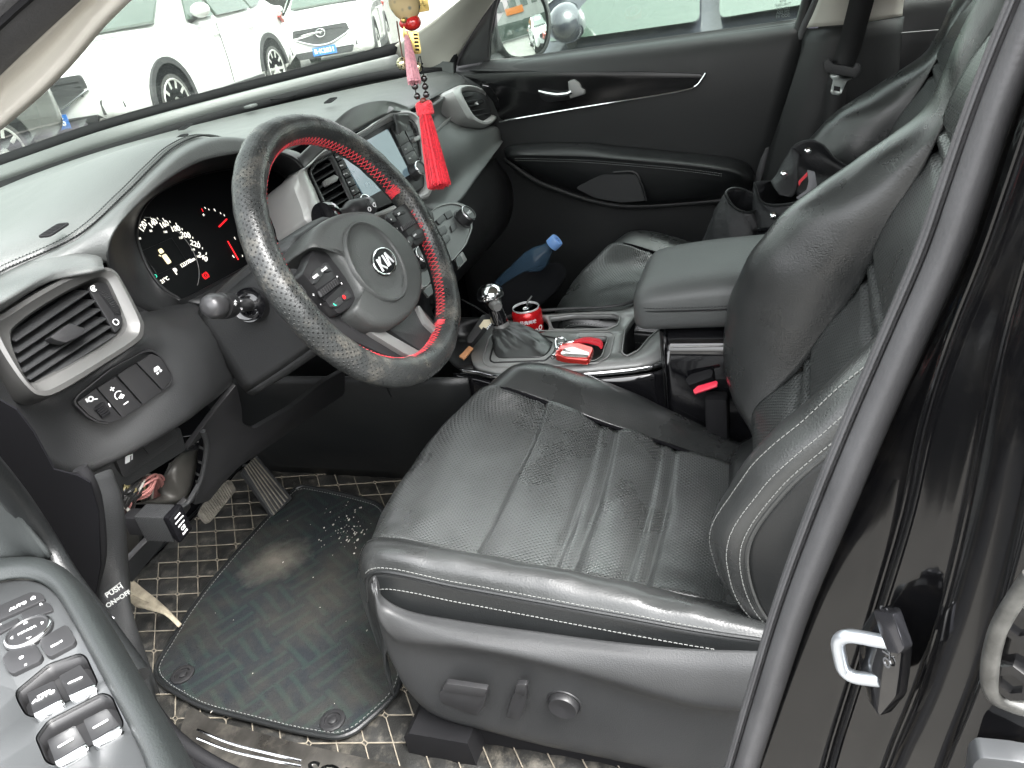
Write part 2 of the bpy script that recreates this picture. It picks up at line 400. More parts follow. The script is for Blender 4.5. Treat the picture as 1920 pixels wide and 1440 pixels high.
def bolster(name, xs, wr=.0015, k=8, mt='leather', sts=()):
    A = [cr(r, k) for r in cushion_rows(xs)]
    cc = [cr([A[i][j] for i in range(8)], 14) for j in range(len(A[0]))]
    G = [[cc[j][i] for j in range(len(cc))] for i in range(len(cc[0]))]
    for i, row in enumerate(G):
        for j, p in enumerate(row):
            e = math.sin(math.pi * min(1, j / (len(row) - 1)))
            p.z += e * (wr * 4 * nzv(p, 26) + wr * 2 * abs(nzv(p, 70, 3)))
    for j in sts:
        col = [G[i][j] for i in range(24, len(G) - 12)]; nn_ = [((G[i + 1][j] - G[i - 1][j]).cross(G[i][j + 1] - G[i][j - 1])).normalized() for i in range(24, len(G) - 12)]
        finish('stitching', stitch_bm(bmesh.new(), [p + (n__ if n__.z > 0 else -n__) * .0009 for p, n__ in zip(col, nn_)], step=.0056, ln=.0038, r=.0006, lift=.0003), K['stitch'], ST)
    return finish(name, grid_mesh(G), K[mt], ST, smooth='all', solid=.003)
bolster('side_bolster', [-.550, -.575, -.600, -.6225, -.632]) if False else None
cols[-.620] = [((a[0] + b[0]) / 2, (a[1] + b[1]) / 2 + .006) for a, b in zip(cols[-.632], cols[-.600])]
cols[-.575] = [((a[0] + b[0]) / 2, (a[1] + b[1]) / 2 + .008) for a, b in zip(cols[-.600], cols[-.550])]
bolster('side_bolster', [-.632, -.620, -.600, -.575, -.550], .0007, sts=(2, 28))
bolster('side_skirt', [-.646, -.640, -.632], 0, mt='leather_side') if False else None
cols[-.650] = [(y, z - .05) for y, z in cols[-.640]]
bolster('side_skirt', [-.650, -.640, -.632], 0, mt='leather_side', sts=(13,))
bolster('side_bolster', [-.228, -.180, -.140, -.122], .0004, sts=(20,))
bolster('side_skirt', [-.122, -.118], 0, mt='leather_side')
tube('seam', [Vector((-.2285, y, z + .0008)) for y, z in cols[-.228][1:]], .0030, K['dark'], ST, seg=6, k=8)
tube('seam', [Vector((-.5505, y, z - .0012)) for y, z in cols[-.550][1:]], .0014, K['dark'], ST, seg=6, k=8)
def col_curve(x, a=1, b=8, dz=.001): return [Vector((x, y, z + dz)) for y, z in cols[x][a:b]]
tube('piping', col_curve(-.632), .0022, K['leather_side'], ST, seg=6, k=8)
tube('piping', col_curve(-.122), .0022, K['leather_side'], ST, seg=6, k=8)
for x, dx, dz in ():
    c = [p + Vector((dx, 0, dz)) for p in col_curve(x, 2, 8, 0)]
    stitches('stitching', c, K['stitch'], ST, step=.0052, ln=.0036, r=.00055, lift=.0004)
# plastic valance with seat controls --------------------------------
v = K['plastic']
rows = [
 [(700,1088,-.640),(722,1122,-.643),(770,1146,-.646),(860,1163,-.648),(1000,1183,-.648),(1150,1203,-.648),(1290,1216,-.648),(1400,1220,-.648),(1480,1222,-.648)],
 [(702,1108,-.652),(725,1148,-.658),(772,1168,-.662),(862,1186,-.664),(1000,1209,-.664),(1150,1234,-.664),(1290,1256,-.664),(1400,1262,-.664),(1480,1262,-.664)],
 [(706,1150,-.660),(735,1190,-.666),(785,1202,-.672),(872,1212,-.674),(1005,1238,-.674),(1150,1276,-.674),(1290,1315,-.674),(1400,1326,-.674),(1480,1326,-.674)],
 [(712,1172,-.655),(748,1212,-.660),(795,1224,-.662),(878,1232,-.662),(1008,1256,-.662),(1150,1292,-.662),(1290,1330,-.662),(1400,1345,-.662),(1480,1345,-.662)],
 [(728,1225,-.650),(765,1262,-.655),(812,1278,-.657),(890,1292,-.657),(1012,1312,-.657),(1150,1340,-.657),(1290,1372,-.657),(1400,1392,-.657),(1480,1400,-.657)],
 [(745,1262,-.645),(785,1310,-.650),(828,1336,-.652),(905,1356,-.652),(1015,1382,-.652),(1150,1410,-.652),(1290,1440,-.652),(1400,1460,-.652),(1480,1470,-.652)],
 [(752,1276,-.635),(792,1325,-.640),(836,1350,-.642),(910,1370,-.642),(1018,1398,-.642),(1150,1425,-.642),(1290,1456,-.642),(1400,1478,-.642),(1480,1490,-.642)]]
R = [[U(p[0], p[1], x=p[2]) for p in r] for r in rows]
for r in R: q0 = r[0].copy(); r.insert(0, q0 + Vector((.025, .010, -.012))); r.insert(0, q0 + Vector((.09, .016, -.07))); r.insert(0, q0 + Vector((.25, .016, -.12)))
sheet('valance', R, K['plastic'], ST, 6, 6, solid=.004, off=1)
SP = PL((-.657, -.25, .59), (-1, 0, 0), (0, -1, 0))
def seat_btn(name, px, h, bev=.002, hh0=-.004, parent=ST, mt=None):
    return prism(name, resamp([p for p in SP.pts(rc(px, 5), hh0)], 28), SP.n, h, mt or K['plastic_smooth'], parent, bevel=bev)
b = seat_btn('slide_switch', [(832,1277),(840,1270),(918,1283),(920,1292),(908,1318),(900,1322),(838,1300),(832,1292)], .018, .004)
prism('finger_lip', SP.pts(rc([(838,1272),(918,1284),(912,1300),(832,1289)], 5), .013), SP.n, .007, K['plastic_smooth'], b, bevel=.003)
b = seat_btn('recline_switch', [(970,1277),(992,1276),(993,1300),(982,1330),(955,1325),(962,1300)], .018, .004)
prism('finger_lip', SP.pts(rc([(970,1274),(991,1275),(990,1296),(968,1293)], 5), .013), SP.n, .007, K['plastic_smooth'], b, bevel=.003)
cM = SP.M(SP(1058, 1316))
lathe('lumbar_switch', [(.020, -.004), (.0215, .001), (.0205, .003), (.0185, .002), (.018, .008), (.0165, .0105), (.010, .0095), (.0, .0085)], cM, K['plastic_smooth'], ST, 32)
tube('switch_groove', SP.pts([(1012,1283),(1014,1318),(1008,1335),(1000,1336)], .0002), .0004, K['stitch'], ST, seg=4, k=6) if False else None
# hidden seat frame down to the floor, rail cover
box('seat_base', (-.385, -.30, .555), (.46, .44, .12), K['matte'], ST, bevel=.02)
for x in (-.60, -.17):
    box('seat_rail', (x, -.36, .452), (.05, .50, .045), K['matte'], ST, bevel=.006)
prism('rail_cover', [Vector((-.66, y, z)) for y, z in ((-.05, .44), (-.05, .480), (-.06, .49), (-.145, .49), (-.15, .44))], (1, 0, 0), .09, K['matte'], ST, bevel=.006)
# backrest -----------------------------------------------------------
ZB = (.672, .705, .76, .83, .90, .96, 1.02, 1.075, 1.14, 1.22, 1.30, 1.36)
yc = (-.50, -.495, -.505, -.560, -.603, -.630, -.655, -.678, -.70, -.73, -.76, -.78)     # centre surface
yb = (-.535, -.487, -.455, -.450, -.463, -.489, -.535, -.610, -.690, -.715, -.745, -.77)   # bolster crest
ybn = (-.545, -.495, -.470, -.466, -.500, -.549, -.600, -.655, -.70, -.725, -.75, -.775)
hw = (.225, .235, .243, .247, .248, .248, .246, .243, .232, .215, .195, .17)            # half width at each height
cx = -.372
def brow(i, kind):
    z, w_ = ZB[i], hw[i]; c, b_ = yc[i], yb[i]
    k = {'c0': (-.55, c), 'c1': (-.3, c - .004), 'c2': (0, c - .006), 'c3': (.3, c - .004), 'c4': (.55, c)}
    return [Vector((cx + k[q][0] * w_, k[q][1], z)) for q in kind]
def bol(i, s):
    z, w_ = ZB[i], hw[i]; c, b_ = yc[i], (yb if s > 0 else ybn)[i]
    P = [(.55, c), (.60, c + (b_ - c) * .45), (.72, c + (b_ - c) * .86), (.86, b_), (.97, b_ - .012), (1.0, b_ - .035)]
    return [Vector((cx + s * a * w_, y, z)) for a, y in P]
def sidep(i, s):
    z, w_ = ZB[i], hw[i]; c, b_ = yc[i], (yb if s > 0 else ybn)[i]; back = -.60 - .32 * (z - .6)
    P = [(1.0, b_ - .035), (1.03, b_ - .07), (1.04, (b_ + back) / 2 - .03), (1.02, back + .02)]
    return [Vector((cx + s * a * w_, y, z)) for a, y in P]
n = len(ZB)
G = loft([brow(i, ('c0', 'c1', 'c2', 'c3', 'c4')) for i in range(n)], 8, 14)
for row in G:
    for p in row:
        for z0 in (.80, .82, .93, .955, 1.09, 1.115):
            zz = z0 + .02 * ((p.x - cx) / .13) ** 2
            p.y -= .0075 * math.exp(-((p.z - zz) / .0050) ** 2)
        for a, b_ in ((.70, .80), (.82, .93), (.955, 1.09), (1.115, 1.25)):
            if a < p.z < b_: p.y += .010 * math.sin(math.pi * (p.z - a) / (b_ - a))
finish('backrest_panel', grid_mesh(G), K['perf'], ST, smooth='all', solid=.003)
for s in (1, -1):
    G = loft([bol(i, s) for i in range(n)], 6, 8)
    for row in G:
        for j, p in enumerate(row):
            e = math.sin(math.pi * j / (len(row) - 1)); p.y += e * (.006 * nzv(Vector((p.x, p.y, p.z * 1.6)), 11, s) + .002 * nzv(p, 34, 4))
    for j in ((20, 25, 28) if s < 0 else (26,)):
        C_ = []
        for i in range(6, len(G) - 6):
            p = G[i][j]; nn_ = (G[i + 1][j] - G[i - 1][j]).cross(G[i][j + 1] - G[i][j - 1]).normalized(); C_.append(p + nn_ * (.0038 if nn_.dot(CAM - p) > 0 else -.0038))
        finish('stitching', stitch_bm(bmesh.new(), C_, step=.0060, ln=.0040, r=.00055, lift=.0, nrm=(0, 1, 0)), K['stitch'], ST)
    finish('backrest_bolster', grid_mesh(G), K['leather'], ST, smooth='all', solid=.006, off=0)
    sheet('backrest_side', [sidep(i, s) for i in range(n)], K['leather_side'], ST, 6, 8, solid=.004, off=0)
    edge = [bol(i, s)[4 if s > 0 else 5] + Vector((s * .001, .002, 0)) for i in range(n)]
    tube('piping', edge, .0028, K['leather'], ST, seg=8, k=8)
    for o_ in ():
        c = [bol(i, s)[5] + Vector((s * (.003 if o_ < 0 else -.0005), o_, 0)) for i in range(1, n)]
        stitches('stitching', c, K['stitch'], ST, step=.0056, ln=.004, r=.0006, lift=.001, nrm=(s * .6, .8, 0))
sheet('backrest_rear', [[Vector((cx + a * hw[i] * 1.02, -.60 - .32 * (ZB[i] - .6) + .02 - (.02 if a in (0,) else 0), ZB[i])) for a in (-1, -.6, 0, .6, 1)] for i in range(n)], K['leather_side'], ST, 3, 3, solid=.01)
hr = loft([[Vector((cx + a * .13 * s_, -.79 - .3 * (z - 1.34) + q, z)) for a, q in ((-1, -.02), (-.8, .045), (0, .055), (.8, .045), (1, -.02), (.8, -.07), (0, -.08), (-.8, -.07))] for z, s_ in ((1.40, .8), (1.42, 1), (1.5, 1.02), (1.58, .95), (1.60, .6))], 4, 4, True)
finish('headrest', grid_mesh(hr, True), K['leather'], ST, smooth='all')
for s in (-1, 1): tube('headrest_post', [Vector((cx + s * .06, -.80, 1.32)), Vector((cx + s * .06, -.82, 1.46))], .006, K['chrome'], ST)
# back edge of the cushion: plain leather strip between cushion and backrest
sheet('rear_strip', [[Vector((x, y, z)) for x, y, z in ((-.60, -.445, .705), (-.55, -.46, .672), (-.37, -.462, .645), (-.22, -.455, .652), (-.15, -.47, .640))], [Vector((x, y - .045, z + .004)) for x, y, z in ((-.60, -.445, .71), (-.55, -.46, .69), (-.37, -.462, .675), (-.22, -.455, .68), (-.15, -.47, .66))]], K['leather'], ST, 6, 4, solid=.01)
# passenger seat: a copy of the driver's, shifted across the car
PS = ST.copy(); COL.objects.link(PS); PS.location = Vector(ST.location) + Vector((.742, -.068, -.028)); PS.name = 'passenger_seat'
tag(PS, 'black leather front passenger seat with a black bag lying against its backrest', 'car seat', 'front seats')
for ch in list(ST.children):
    if ch.name.startswith(('valance', 'slide', 'recline', 'lumbar', 'seat_base', 'seat_rail', 'rail')) and not ch.name.startswith(('seat_base',)): continue
    c = ch.copy(); COL.objects.link(c); c.parent = PS; c.matrix_parent_inverse = ch.matrix_parent_inverse.copy()
    if ch.location.z == 0 and (ch.name.startswith(('backrest', 'headrest')) or ((ch.name.startswith(('piping', 'stitching'))) and max(v_.co.z for v_ in ch.data.vertices) > 1.0)):
        h_ = Vector((0, -.50, .70)); c.matrix_basis = Matrix.Translation(h_) @ Matrix.Rotation(rad(5), 4, 'X') @ Matrix.Translation(-h_)
# ------------------------------------------------------------------ steering wheel
tl = .424; WA = Vector((0, -math.cos(tl), math.sin(tl))); WC = Vector((-.370, 0, 1.070))
W = PL(WC, WA); SW = thing('steering_wheel', WC, 'black steering wheel in a worn perforated cover with red lacing', 'steering wheel')
def wp(a, r, h=0): return WC + W.r * (r * math.cos(a)) + W.u * (r * math.sin(a)) + WA * h
G = []; NR = 120
for i in range(NR + 1):
    a = 2 * math.pi * i / NR; er = W.r * math.cos(a) + W.u * math.sin(a); row = []
    for j in range(24):
        p = 2 * math.pi * j / 24
        r = .0193 + .0007 * math.sin(a * 9 + 1) * math.sin(p + a * 3) + .0004 * math.sin(a * 37 + p * 2)
        for ca in (rad(188), rad(-8), rad(248), rad(292)): r += .0012 * math.exp(-((a - ca % (2 * math.pi)) / .09) ** 2) * math.cos(p + math.pi)
        row.append(WC + er * (.1745 + r * math.cos(p)) + WA * (r * math.sin(p)))
    G.append(row)
finish('rim', grid_mesh(G, True), K['wheel'], SW, smooth='all')
bm = bmesh.new(); NX = 150
def rimpt(a, p, r=.0199): 
    er = W.r * math.cos(a) + W.u * math.sin(a); return WC + er * (.1745 + r * math.cos(p)) + WA * (r * math.sin(p))
for i in range(NX):
    a = 2 * math.pi * i / NX; d = 2 * math.pi / NX * 1.05
    if any(abs((a - c + math.pi) % (2 * math.pi) - math.pi) < q for c, q in ((rad(4), .10), (rad(178), .18))): continue
    p0, p1 = rad(150), rad(196)
    for s in (0, 1):
        A_, B_ = (p0, p1) if s else (p1, p0)
        add_tube(bm, [rimpt(a, A_), rimpt(a + d / 2, (A_ + B_) / 2, .0203), rimpt(a + d, B_)], .00055, 4)
for c, q in ((rad(14), .035), (rad(-7), .035), (rad(290), .03), (rad(250), .02)):   # bunched thread next to the spokes
    for i in range(12):
        a = c + (i / 11 - .5) * q * 2
        add_tube(bm, [rimpt(a + random.uniform(-.01, .01), rad(148 + 8 * math.sin(i * 2)), .0199), rimpt(a, rad(172), .0204), rimpt(a + random.uniform(-.02, .02), rad(205), .0199)], .0007, 4)
finish('lacing', bm, K['red'], SW)
HUB = [(570,467),(583,433),(607,415),(640,403),(673,401),(698,408),(727,427),(755,454),(771,483),(781,508),(783,533),(780,562),(771,583),(752,604),(727,619),(702,619),(682,610),(657,592),(654,581),(663,562),(657,542),(642,517),(625,494),(607,473),(582,469)]
def scaled(P, c, s): return [c + (p - c) * s for p in P]
hp = W.pts(HUB, .004); hc = sum(hp, Vector()) / len(hp)
hp = cr(hp, 3, True)
G = [[p - WA * .05 for p in scaled(hp, hc, .96)], [p - WA * .02 for p in hp], [p + WA * .004 for p in hp], [p + WA * .010 for p in scaled(hp, hc, .975)], [p + WA * .0135 for p in scaled(hp, hc, .93)], [p + WA * .015 for p in scaled(hp, hc, .86)]]
bm = grid_mesh(G, True); f = bm.faces.new([v for v in bm.verts[-len(hp):]]) if False else None
bm.verts.ensure_lookup_table(); last = [bm.verts[len(hp) * 5 + i] for i in range(len(hp))]
cv = bm.verts.new(sum((v_.co for v_ in last), Vector()) / len(last))
for i in range(len(last)): bm.faces.new((last[i], last[(i + 1) % len(last)], cv))
bmesh.ops.recalc_face_normals(bm, faces=bm.faces)
finish('airbag_cover', bm, K['hub'], SW, smooth='all')
ec = W(716, 492, .018)
# rounded centre pad with raised rim
G = []
for s_, h_ in ((1.0, .000), (.985, .0045), (.955, .006), (.925, .0035), (.90, .002), (.6, .0035), (.25, .0045), (.02, .0045)):
    G.append([W(704, 492, .0185) + W.r * (math.cos(t) * .0555 * s_) + W.u * (math.sin(t) * .0575 * s_) + WA * h_ for t in [2 * math.pi * q / 48 for q in range(48)]])
bm = grid_mesh(G, True); bmesh.ops.recalc_face_normals(bm, faces=bm.faces)
finish('centre_pad', bm, K['hub'], SW, smooth='all')
EM = W.M(W(719, 491, .0235)); n_ = 40
def ell(a, b, h=0, n=40): return [Vector((a * math.cos(2 * math.pi * q / n), b * math.sin(2 * math.pi * q / n), h)) for q in range(n)]
def emblem(M, a, b, parent, txt, sz):
    em = prism('emblem', [M @ p for p in ell(a, b)], M.to_3x3() @ Vector((0, 0, 1)), .0018, mat('emblem_black', (.004, .004, .005), .45, spec=.2), parent, bevel=.0004)
    ring('emblem_rim', [M @ p for p in ell(a, b)], [M @ p for p in ell(a * .88, b * .84)], M.to_3x3() @ Vector((0, 0, 1)), .0022, K['chrome'], em)
    bm = bmesh.new()
    # the three letters drawn as strokes, the last one an A without its bar
    def st(P): 
        for A_, B_ in zip(P, P[1:]): add_tube(bm, [M @ Vector((x * a, y * b, .0022)) for x, y in (A_, B_)], .0015 * a / .026, 6, sy=1)
    st([(-.58, -.48), (-.50, .45)]); st([(-.20, .45), (-.50, -.02), (-.16, -.48)]); st([(.05, -.48), (.10, .45)]); st([(.22, -.48), (.40, .45), (.62, -.45)])
    finish('emblem_letters', bm, mat('emblem_silver', (.70, .72, .73), .35, metal=.3), em)
emblem(EM, .0270, .0185, SW, 'KIA', .016)
bm = bmesh.new()
for s_, x, y, r in (('AIRBAG', .028, -.041, .45),): add_text(bm, s_, .007, W.M(W(704, 492, .0205)) @ Matrix.Translation((x, y, 0)), r, depth=.0004)
for x, y in ((.018, .033), (-.036, .012)): add_prism(bm, [W.M(W(704, 492, .0195)) @ p for p in rect2(x, y, .008, .0012)], WA, .0012); add_prism(bm, [W.M(W(704, 492, .0195)) @ p for p in rect2(x, y, .0012, .007)], WA, .0013)
finish('embossed_marks', bm, K['plastic'], SW)
def wpr(name, px, h0, h, mt, parent=SW, rr=4, bev=.0015): return prism(name, W.pts(rc(px, rr), h0), WA, h, mt, parent, bevel=bev)
# left switch pod
lp = wpr('switch_pod', [(548,523),(556,508),(572,471),(600,473),(627,500),(648,533),(659,554),(660,567),(648,581),(628,594),(617,600),(600,585),(570,548)], -.012, .018, K['plastic_smooth'], rr=8, bev=.004)
wpr('switch', [(580,520),(584,511),(596,502),(605,513),(590,532),(585,535)], .005, .004, K['plastic'], lp)
wpr('switch', [(598,500),(606,494),(610,495),(620,510),(606,513)], .005, .004, K['plastic'], lp)
wpr('roller_well', [(593,543),(632,517),(640,535),(607,566)], .0055, .001, K['matte'], lp)
bm = bmesh.new()
for q in range(9):
    t = q / 8; a_ = W(598 + 30 * t, 549 - 23 * t, .010); add_tube(bm, [W(598 + 30 * t, 546 - 23 * t, .009), W(604 + 30 * t, 556 - 23 * t, .009)], .0034, 8)
finish('roller', bm, K['plastic_smooth'], lp)
wpr('switch', [(616,573),(634,557),(641,568),(630,578),(622,579)], .005, .004, K['plastic'], lp)
wpr('switch', [(636,555),(644,546),(648,546),(657,559),(643,567)], .005, .004, K['plastic'], lp)
bm = bmesh.new()
for s_, px, py, sz in (('MUTE', 592, 518, .0045), ('MODE', 608, 505, .0045), ('^', 633, 520, .006), ('v', 640, 531, .006), ('+', 588, 553, .006), ('-', 601, 570, .006)): add_text(bm, s_, sz, W.M(W(px, py, .0092)), depth=.0002, bold=.0001)
finish('switch_marks', bm, K['white'], lp)
marks('call_mark', [[p for p in arc2(.0018, .003, rad(150), rad(270), 6)]], W.M(W(628, 569, .0092)), K['glow_g'], lp)
marks('hang_up_mark', [[p for p in arc2(.0016, .0026, rad(0), rad(355), 12)]], W.M(W(645, 557, .0092)), K['glow_r'], lp)
rp = wpr('switch_pod', [(719,407),(742,390),(770,386),(782,399),(795,425),(797,437),(790,452),(765,474),(752,455),(732,425)], -.012, .018, K['plastic_smooth'], rr=8, bev=.004)
wpr('switch', [(722,408),(730,401),(737,409),(742,418),(733,419)], .005, .004, K['plastic'], rp)
wpr('switch', [(732,400),(746,395),(760,400),(740,408)], .005, .004, K['plastic'], rp)
bm = bmesh.new()
for q in range(9):
    t = q / 8; add_tube(bm, [W(752 + 22 * t, 425 - 13 * t, .009), W(756 + 22 * t, 433 - 13 * t, .009)], .003, 8)
finish('roller', bm, K['plastic_smooth'], rp)
wpr('switch', [(758,450),(765,443),(773,450),(769,464),(763,462)], .005, .004, K['plastic'], rp)
wpr('switch', [(767,441),(781,431),(792,432),(787,447),(775,450)], .005, .004, K['plastic'], rp)
bm = bmesh.new()
for s_, px, py, sz in (('o', 733, 411, .005), ('TRIP', 748, 401, .004), ('x', 766, 453, .005), ('CRUISE', 778, 441, .003), ('·', 745, 428, .008), ('·', 752, 440, .008)): add_text(bm, s_, sz, W.M(W(px, py, .0092)), depth=.0002, bold=.0001)
finish('switch_marks', bm, K['white'], rp)
# spokes
wpr('spoke', [(560,560),(600,585),(640,600),(702,640),(765,680),(757,690),(700,668),(640,640),(585,600)], -.022, .012, K['plastic_smooth'], rr=6, bev=.003)
wpr('spoke', [(770,578),(812,622),(803,645),(780,668),(715,625),(740,610)], -.020, .014, K['plastic'], rr=5, bev=.003)
wpr('spoke_trim', [(640,598),(652,592),(700,622),(740,645),(778,666),(770,679),(745,668),(690,635)], -.014, .012, K['silver'], rr=5, bev=.002)
wpr('spoke_trim', [(772,580),(777,577),(792,600),(812,622),(810,632),(788,612)], -.010, .010, K['silver'], rr=4, bev=.002)
wpr('spoke', [(545,530),(575,500),(585,530),(560,560)], -.02, .012, K['plastic'], rr=5, bev=.003)
wpr('spoke', [(782,398),(800,405),(806,440),(796,440)], -.016, .014, K['plastic'], rr=4, bev=.003)
# column shroud, stalks
SC = thing('steering_column', WC - WA * .1, 'grained plastic column shroud with lamp and wiper stalks behind the wheel', 'steering column')
def colsec(h, w_, u0, u1):
    c = WC + WA * h; P = rc([(-w_, u0), (w_, u0), (w_ * .82, u1), (-w_ * .82, u1)], .022, 5)
    return [c + W.r * p.x + W.u * p.y for p in P]
sheet('shroud', [colsec(-.045, .055, -.045, .052), colsec(-.05, .066, -.062, .06), colsec(-.09, .074, -.078, .064), colsec(-.16, .078, -.085, .060), colsec(-.25, .080, -.09, .05)], K['plastic'], SC, 2, 4, closed=True, solid=.003)
bm = bmesh.new(); add_lathe(bm, [(.03, -.046), (.04, -.04), (.04, -.02), (.03, -.012), (.0, -.012)], axisM(WC - WA * .0, WA), 24)
finish('shaft_cover', bm, K['plastic'], SC)
sb = U(468, 572, x=-.452)
def stalk(name, base, tip, knob, lab):
    ax = (tip - base).normalized(); M = axisM(base, ax, (0, 1, 0)); L = (tip - base).length
    lathe(name + '_boot', [(.024, -.012), (.024, .0), (.0225, .003), (.017, .001), (.012, .002), (.0, .004)], M, K['gloss'], SC, 28)
    s_ = lathe(name, [(.0085, .0), (.0085, L * .35), (.0125, L * .42), (.0155, L * .5), (.0165, L * .60), (.0160, L * .70), (.0163, L * .72), (.0150, L * .74), (.0152, L * .76), (.0150, L * .88), (.0125, L * .96), (.007, L), (0, L * 1.005)], M, K['plastic_smooth'], SC, 24)
    bm = bmesh.new(); add_lathe(bm, [(.0156, L * .80), (.0158, L * .88), (.0133, L * .965), (.0075, L * 1.008), (0, L * 1.012)], M, 24)
    finish('end_cap', bm, mat('stalk_tip_grey', (.05, .05, .052), .3, metal=.3), s_)
    return s_, M, L
s_, M_, L_ = stalk('lamp_stalk', sb, U(390, 574, x=-.545), 0, 0)
side = (CAM - (sb + (U(390, 574, x=-.545) - sb) * .6)).normalized(); ax_ = (U(390, 574, x=-.545) - sb).normalized()
def stalk_text(base, ax, L, items, parent, mt):
    bm = bmesh.new()
    sd = (CAM - base); sd = (sd - ax * sd.dot(ax)).normalized(); up = ax.cross(sd)
    for t, s_, sz, off in items:
        p = base + ax * (L * t) + sd * .0166 + up * off
        M = Matrix.Translation(p) @ Matrix((-ax, -up if (-ax).cross(-up).dot(sd) > 0 else up, sd)).transposed().to_4x4()
        add_text(bm, s_, sz, M, depth=.0003, bold=.0002)
    finish('stalk_marks', bm, mt, parent)
stalk_text(sb, ax_, L_, [(.66, '*', .016, 0), (.52, '=', .007, .005), (.52, 'o', .006, -.004)], s_, K['white'])
s2_ = U(618, 408, x=-.285); t2_ = U(697, 385, x=-.19)
s_, M_, L_ = stalk('wiper_stalk', s2_, t2_, 0, 0)
stalk_text(s2_, (t2_ - s2_).normalized(), L_, [(.72, 'O', .010, .004), (.86, 'D', .010, 0)], s_, K['white'])

# ------------------------------------------------------------------ dashboard
DB = thing('dashboard', (0, .5, 1.0), 'wide dark grey grained dashboard under the windscreen', 'dashboard')
seam = [(-.80,.30,1.13),(-.70,.315,1.140),(-.625,.315,1.15),(-.544,.272,1.162),(-.47,.25,1.19),(-.42,.24,1.21),(-.37,.236,1.224),(-.31,.236,1.225),(-.25,.24,1.205),(-.19,.245,1.175),(-.12,.24,1.165),(-.02,.235,1.165),(.08,.225,1.16),(.16,.19,1.150),(.25,.20,1.145),(.38,.21,1.142),(.55,.225,1.138),(.66,.235,1.132),(.76,.24,1.12)]
seam = [Vector(p) for p in seam]
def rear(x): return Vector((x, .84 - .95 * x * x, 1.163))
R = []
for t, dz in ((1, -.03), (.985, 0), (.8, .004), (.55, .008), (.3, .012), (.12, .010), (0, 0)):
    R.append([p.lerp(rear(p.x), t) + Vector((0, 0, dz * (1 if abs(p.x + .33) > .3 else 1.2))) for p in seam])
sheet('top_pad', R, K['dash'], DB, 4, 5, solid=.004)
for o_ in (.006, .014):
    tube('seam', [p.lerp(rear(p.x), o_ * 1.2) + Vector((0, 0, .0028 + o_ * .12)) for p in seam[1:12]], .0015, K['dash'], DB, seg=5, k=6)
for o_ in (.000, .02):
    stitches('stitching', [p.lerp(rear(p.x), o_ * 1.2) + Vector((0, 0, .0032 + o_ * .15)) for p in seam[1:12]], K['leather_side'], DB, step=.004, ln=.003, r=.0007)
O_ = [(372,573,-.40),(345,592,-.42),(300,590,-.46),(255,572,-.50),(222,535,-.53),(205,497,-.548),(203,465,-.552),(220,428,-.535),(258,385,-.49),(310,340,-.44),(370,305,-.38),(430,290,-.32),(490,285,-.26),(545,295,-.20),(580,330,-.165),(597,370,-.15),(600,410,-.15),(585,450,-.165),(540,480,-.21),(450,530,-.31)]
I_ = [(345,562),(330,560),(300,540),(275,505),(258,465),(253,435),(262,400),(285,370),(325,345),(380,325),(435,315),(490,312),(530,325),(555,355),(570,395),(573,430),(560,452),(525,468),(480,490),(420,523)]
CL = PL((-.37, .292, 1.10), (0, -.94, .34))
Op = [U(p[0], p[1], x=p[2]) for p in O_]; Ip = CL.pts(I_, .004)
rows = [Op, [o.lerp(i, .12) + Vector((0, -.004, .003)) for o, i in zip(Op, Ip)], [o.lerp(i, .5) for o, i in zip(Op, Ip)], [o.lerp(i, .93) for o, i in zip(Op, Ip)], Ip]
hood = sheet('gauge_hood', rows, K['plastic'], DB, 4, 4, closed=True, solid=.003)
ring('gauge_bezel', cr(CL.pts(I_, .002), 4, True), cr(scaled(CL.pts(I_, .002), sum(CL.pts(I_), Vector()) / 20, .975), 4, True), CL.n, .003, K['plastic_smooth'], hood)
# brow skin between the seam and the lip of the gauge hood
lip = [Op[i] for i in (5, 6, 7, 8, 9, 10, 11, 12, 13, 14)]
sm = [seam[2], seam[3] * .7 + seam[2] * .3, seam[3], seam[4], seam[5], seam[6], seam[7], seam[8], seam[9], seam[10]]
sheet('brow', [sm, [a.lerp(b, .5) + Vector((0, -.012, .010)) for a, b in zip(sm, lip)], [a.lerp(b, .92) + Vector((0, -.004, .004)) for a, b in zip(sm, lip)], lip], K['dash'], DB, 5, 5, solid=.004)
# instrument cluster
IC = prism('instrument_cluster', cr(CL.pts(I_, -.004), 3, True), CL.n, .004, mat('gauge_face', (.003, .0035, .004), .5, spec=.15), DB)
tx = [('120',268,425),('140',287,419),('160',308,421),('180',329,429),('200',348,441),('220',366,458),('240',380,482)]
bm = bmesh.new(); angs = (.45, .2, -.02, -.25, -.5, -.75, -1.0)
for (s_, px, py), a in zip(tx, angs): add_text(bm, s_, .0115, CL.M(CL(px, py, .0008)), a, depth=.0002, bold=.0002)
add_text(bm, 'P', .013, CL.M(CL(330, 509, .0008)), 0, depth=.0002, bold=.0003); add_text(bm, '123778km', .0075, CL.M(CL(352, 492, .0008)), 0, depth=.0002, bold=.0001)
add_text(bm, '21°C', .0075, CL.M(CL(309, 525, .0008)), 0, depth=.0002, bold=.0001)
add_text(bm, 'H', .005, CL.M(CL(382, 403, .0008)), .2, depth=.0002); add_text(bm, 'F', .006, CL.M(CL(441, 447, .0008)), .2, depth=.0002); add_text(bm, 'E', .006, CL.M(CL(438, 481, .0008)), .2, depth=.0002)
for s_, px, py in (('80', 283, 433), ('100', 310, 435), ('120', 339, 446), ('140', 362, 468), ('160', 372, 481), ('60', 262, 447)): add_text(bm, s_, .0045, CL.M(CL(px, py, .0008)), -.3, depth=.0002)
c0 = CL(312, 497)
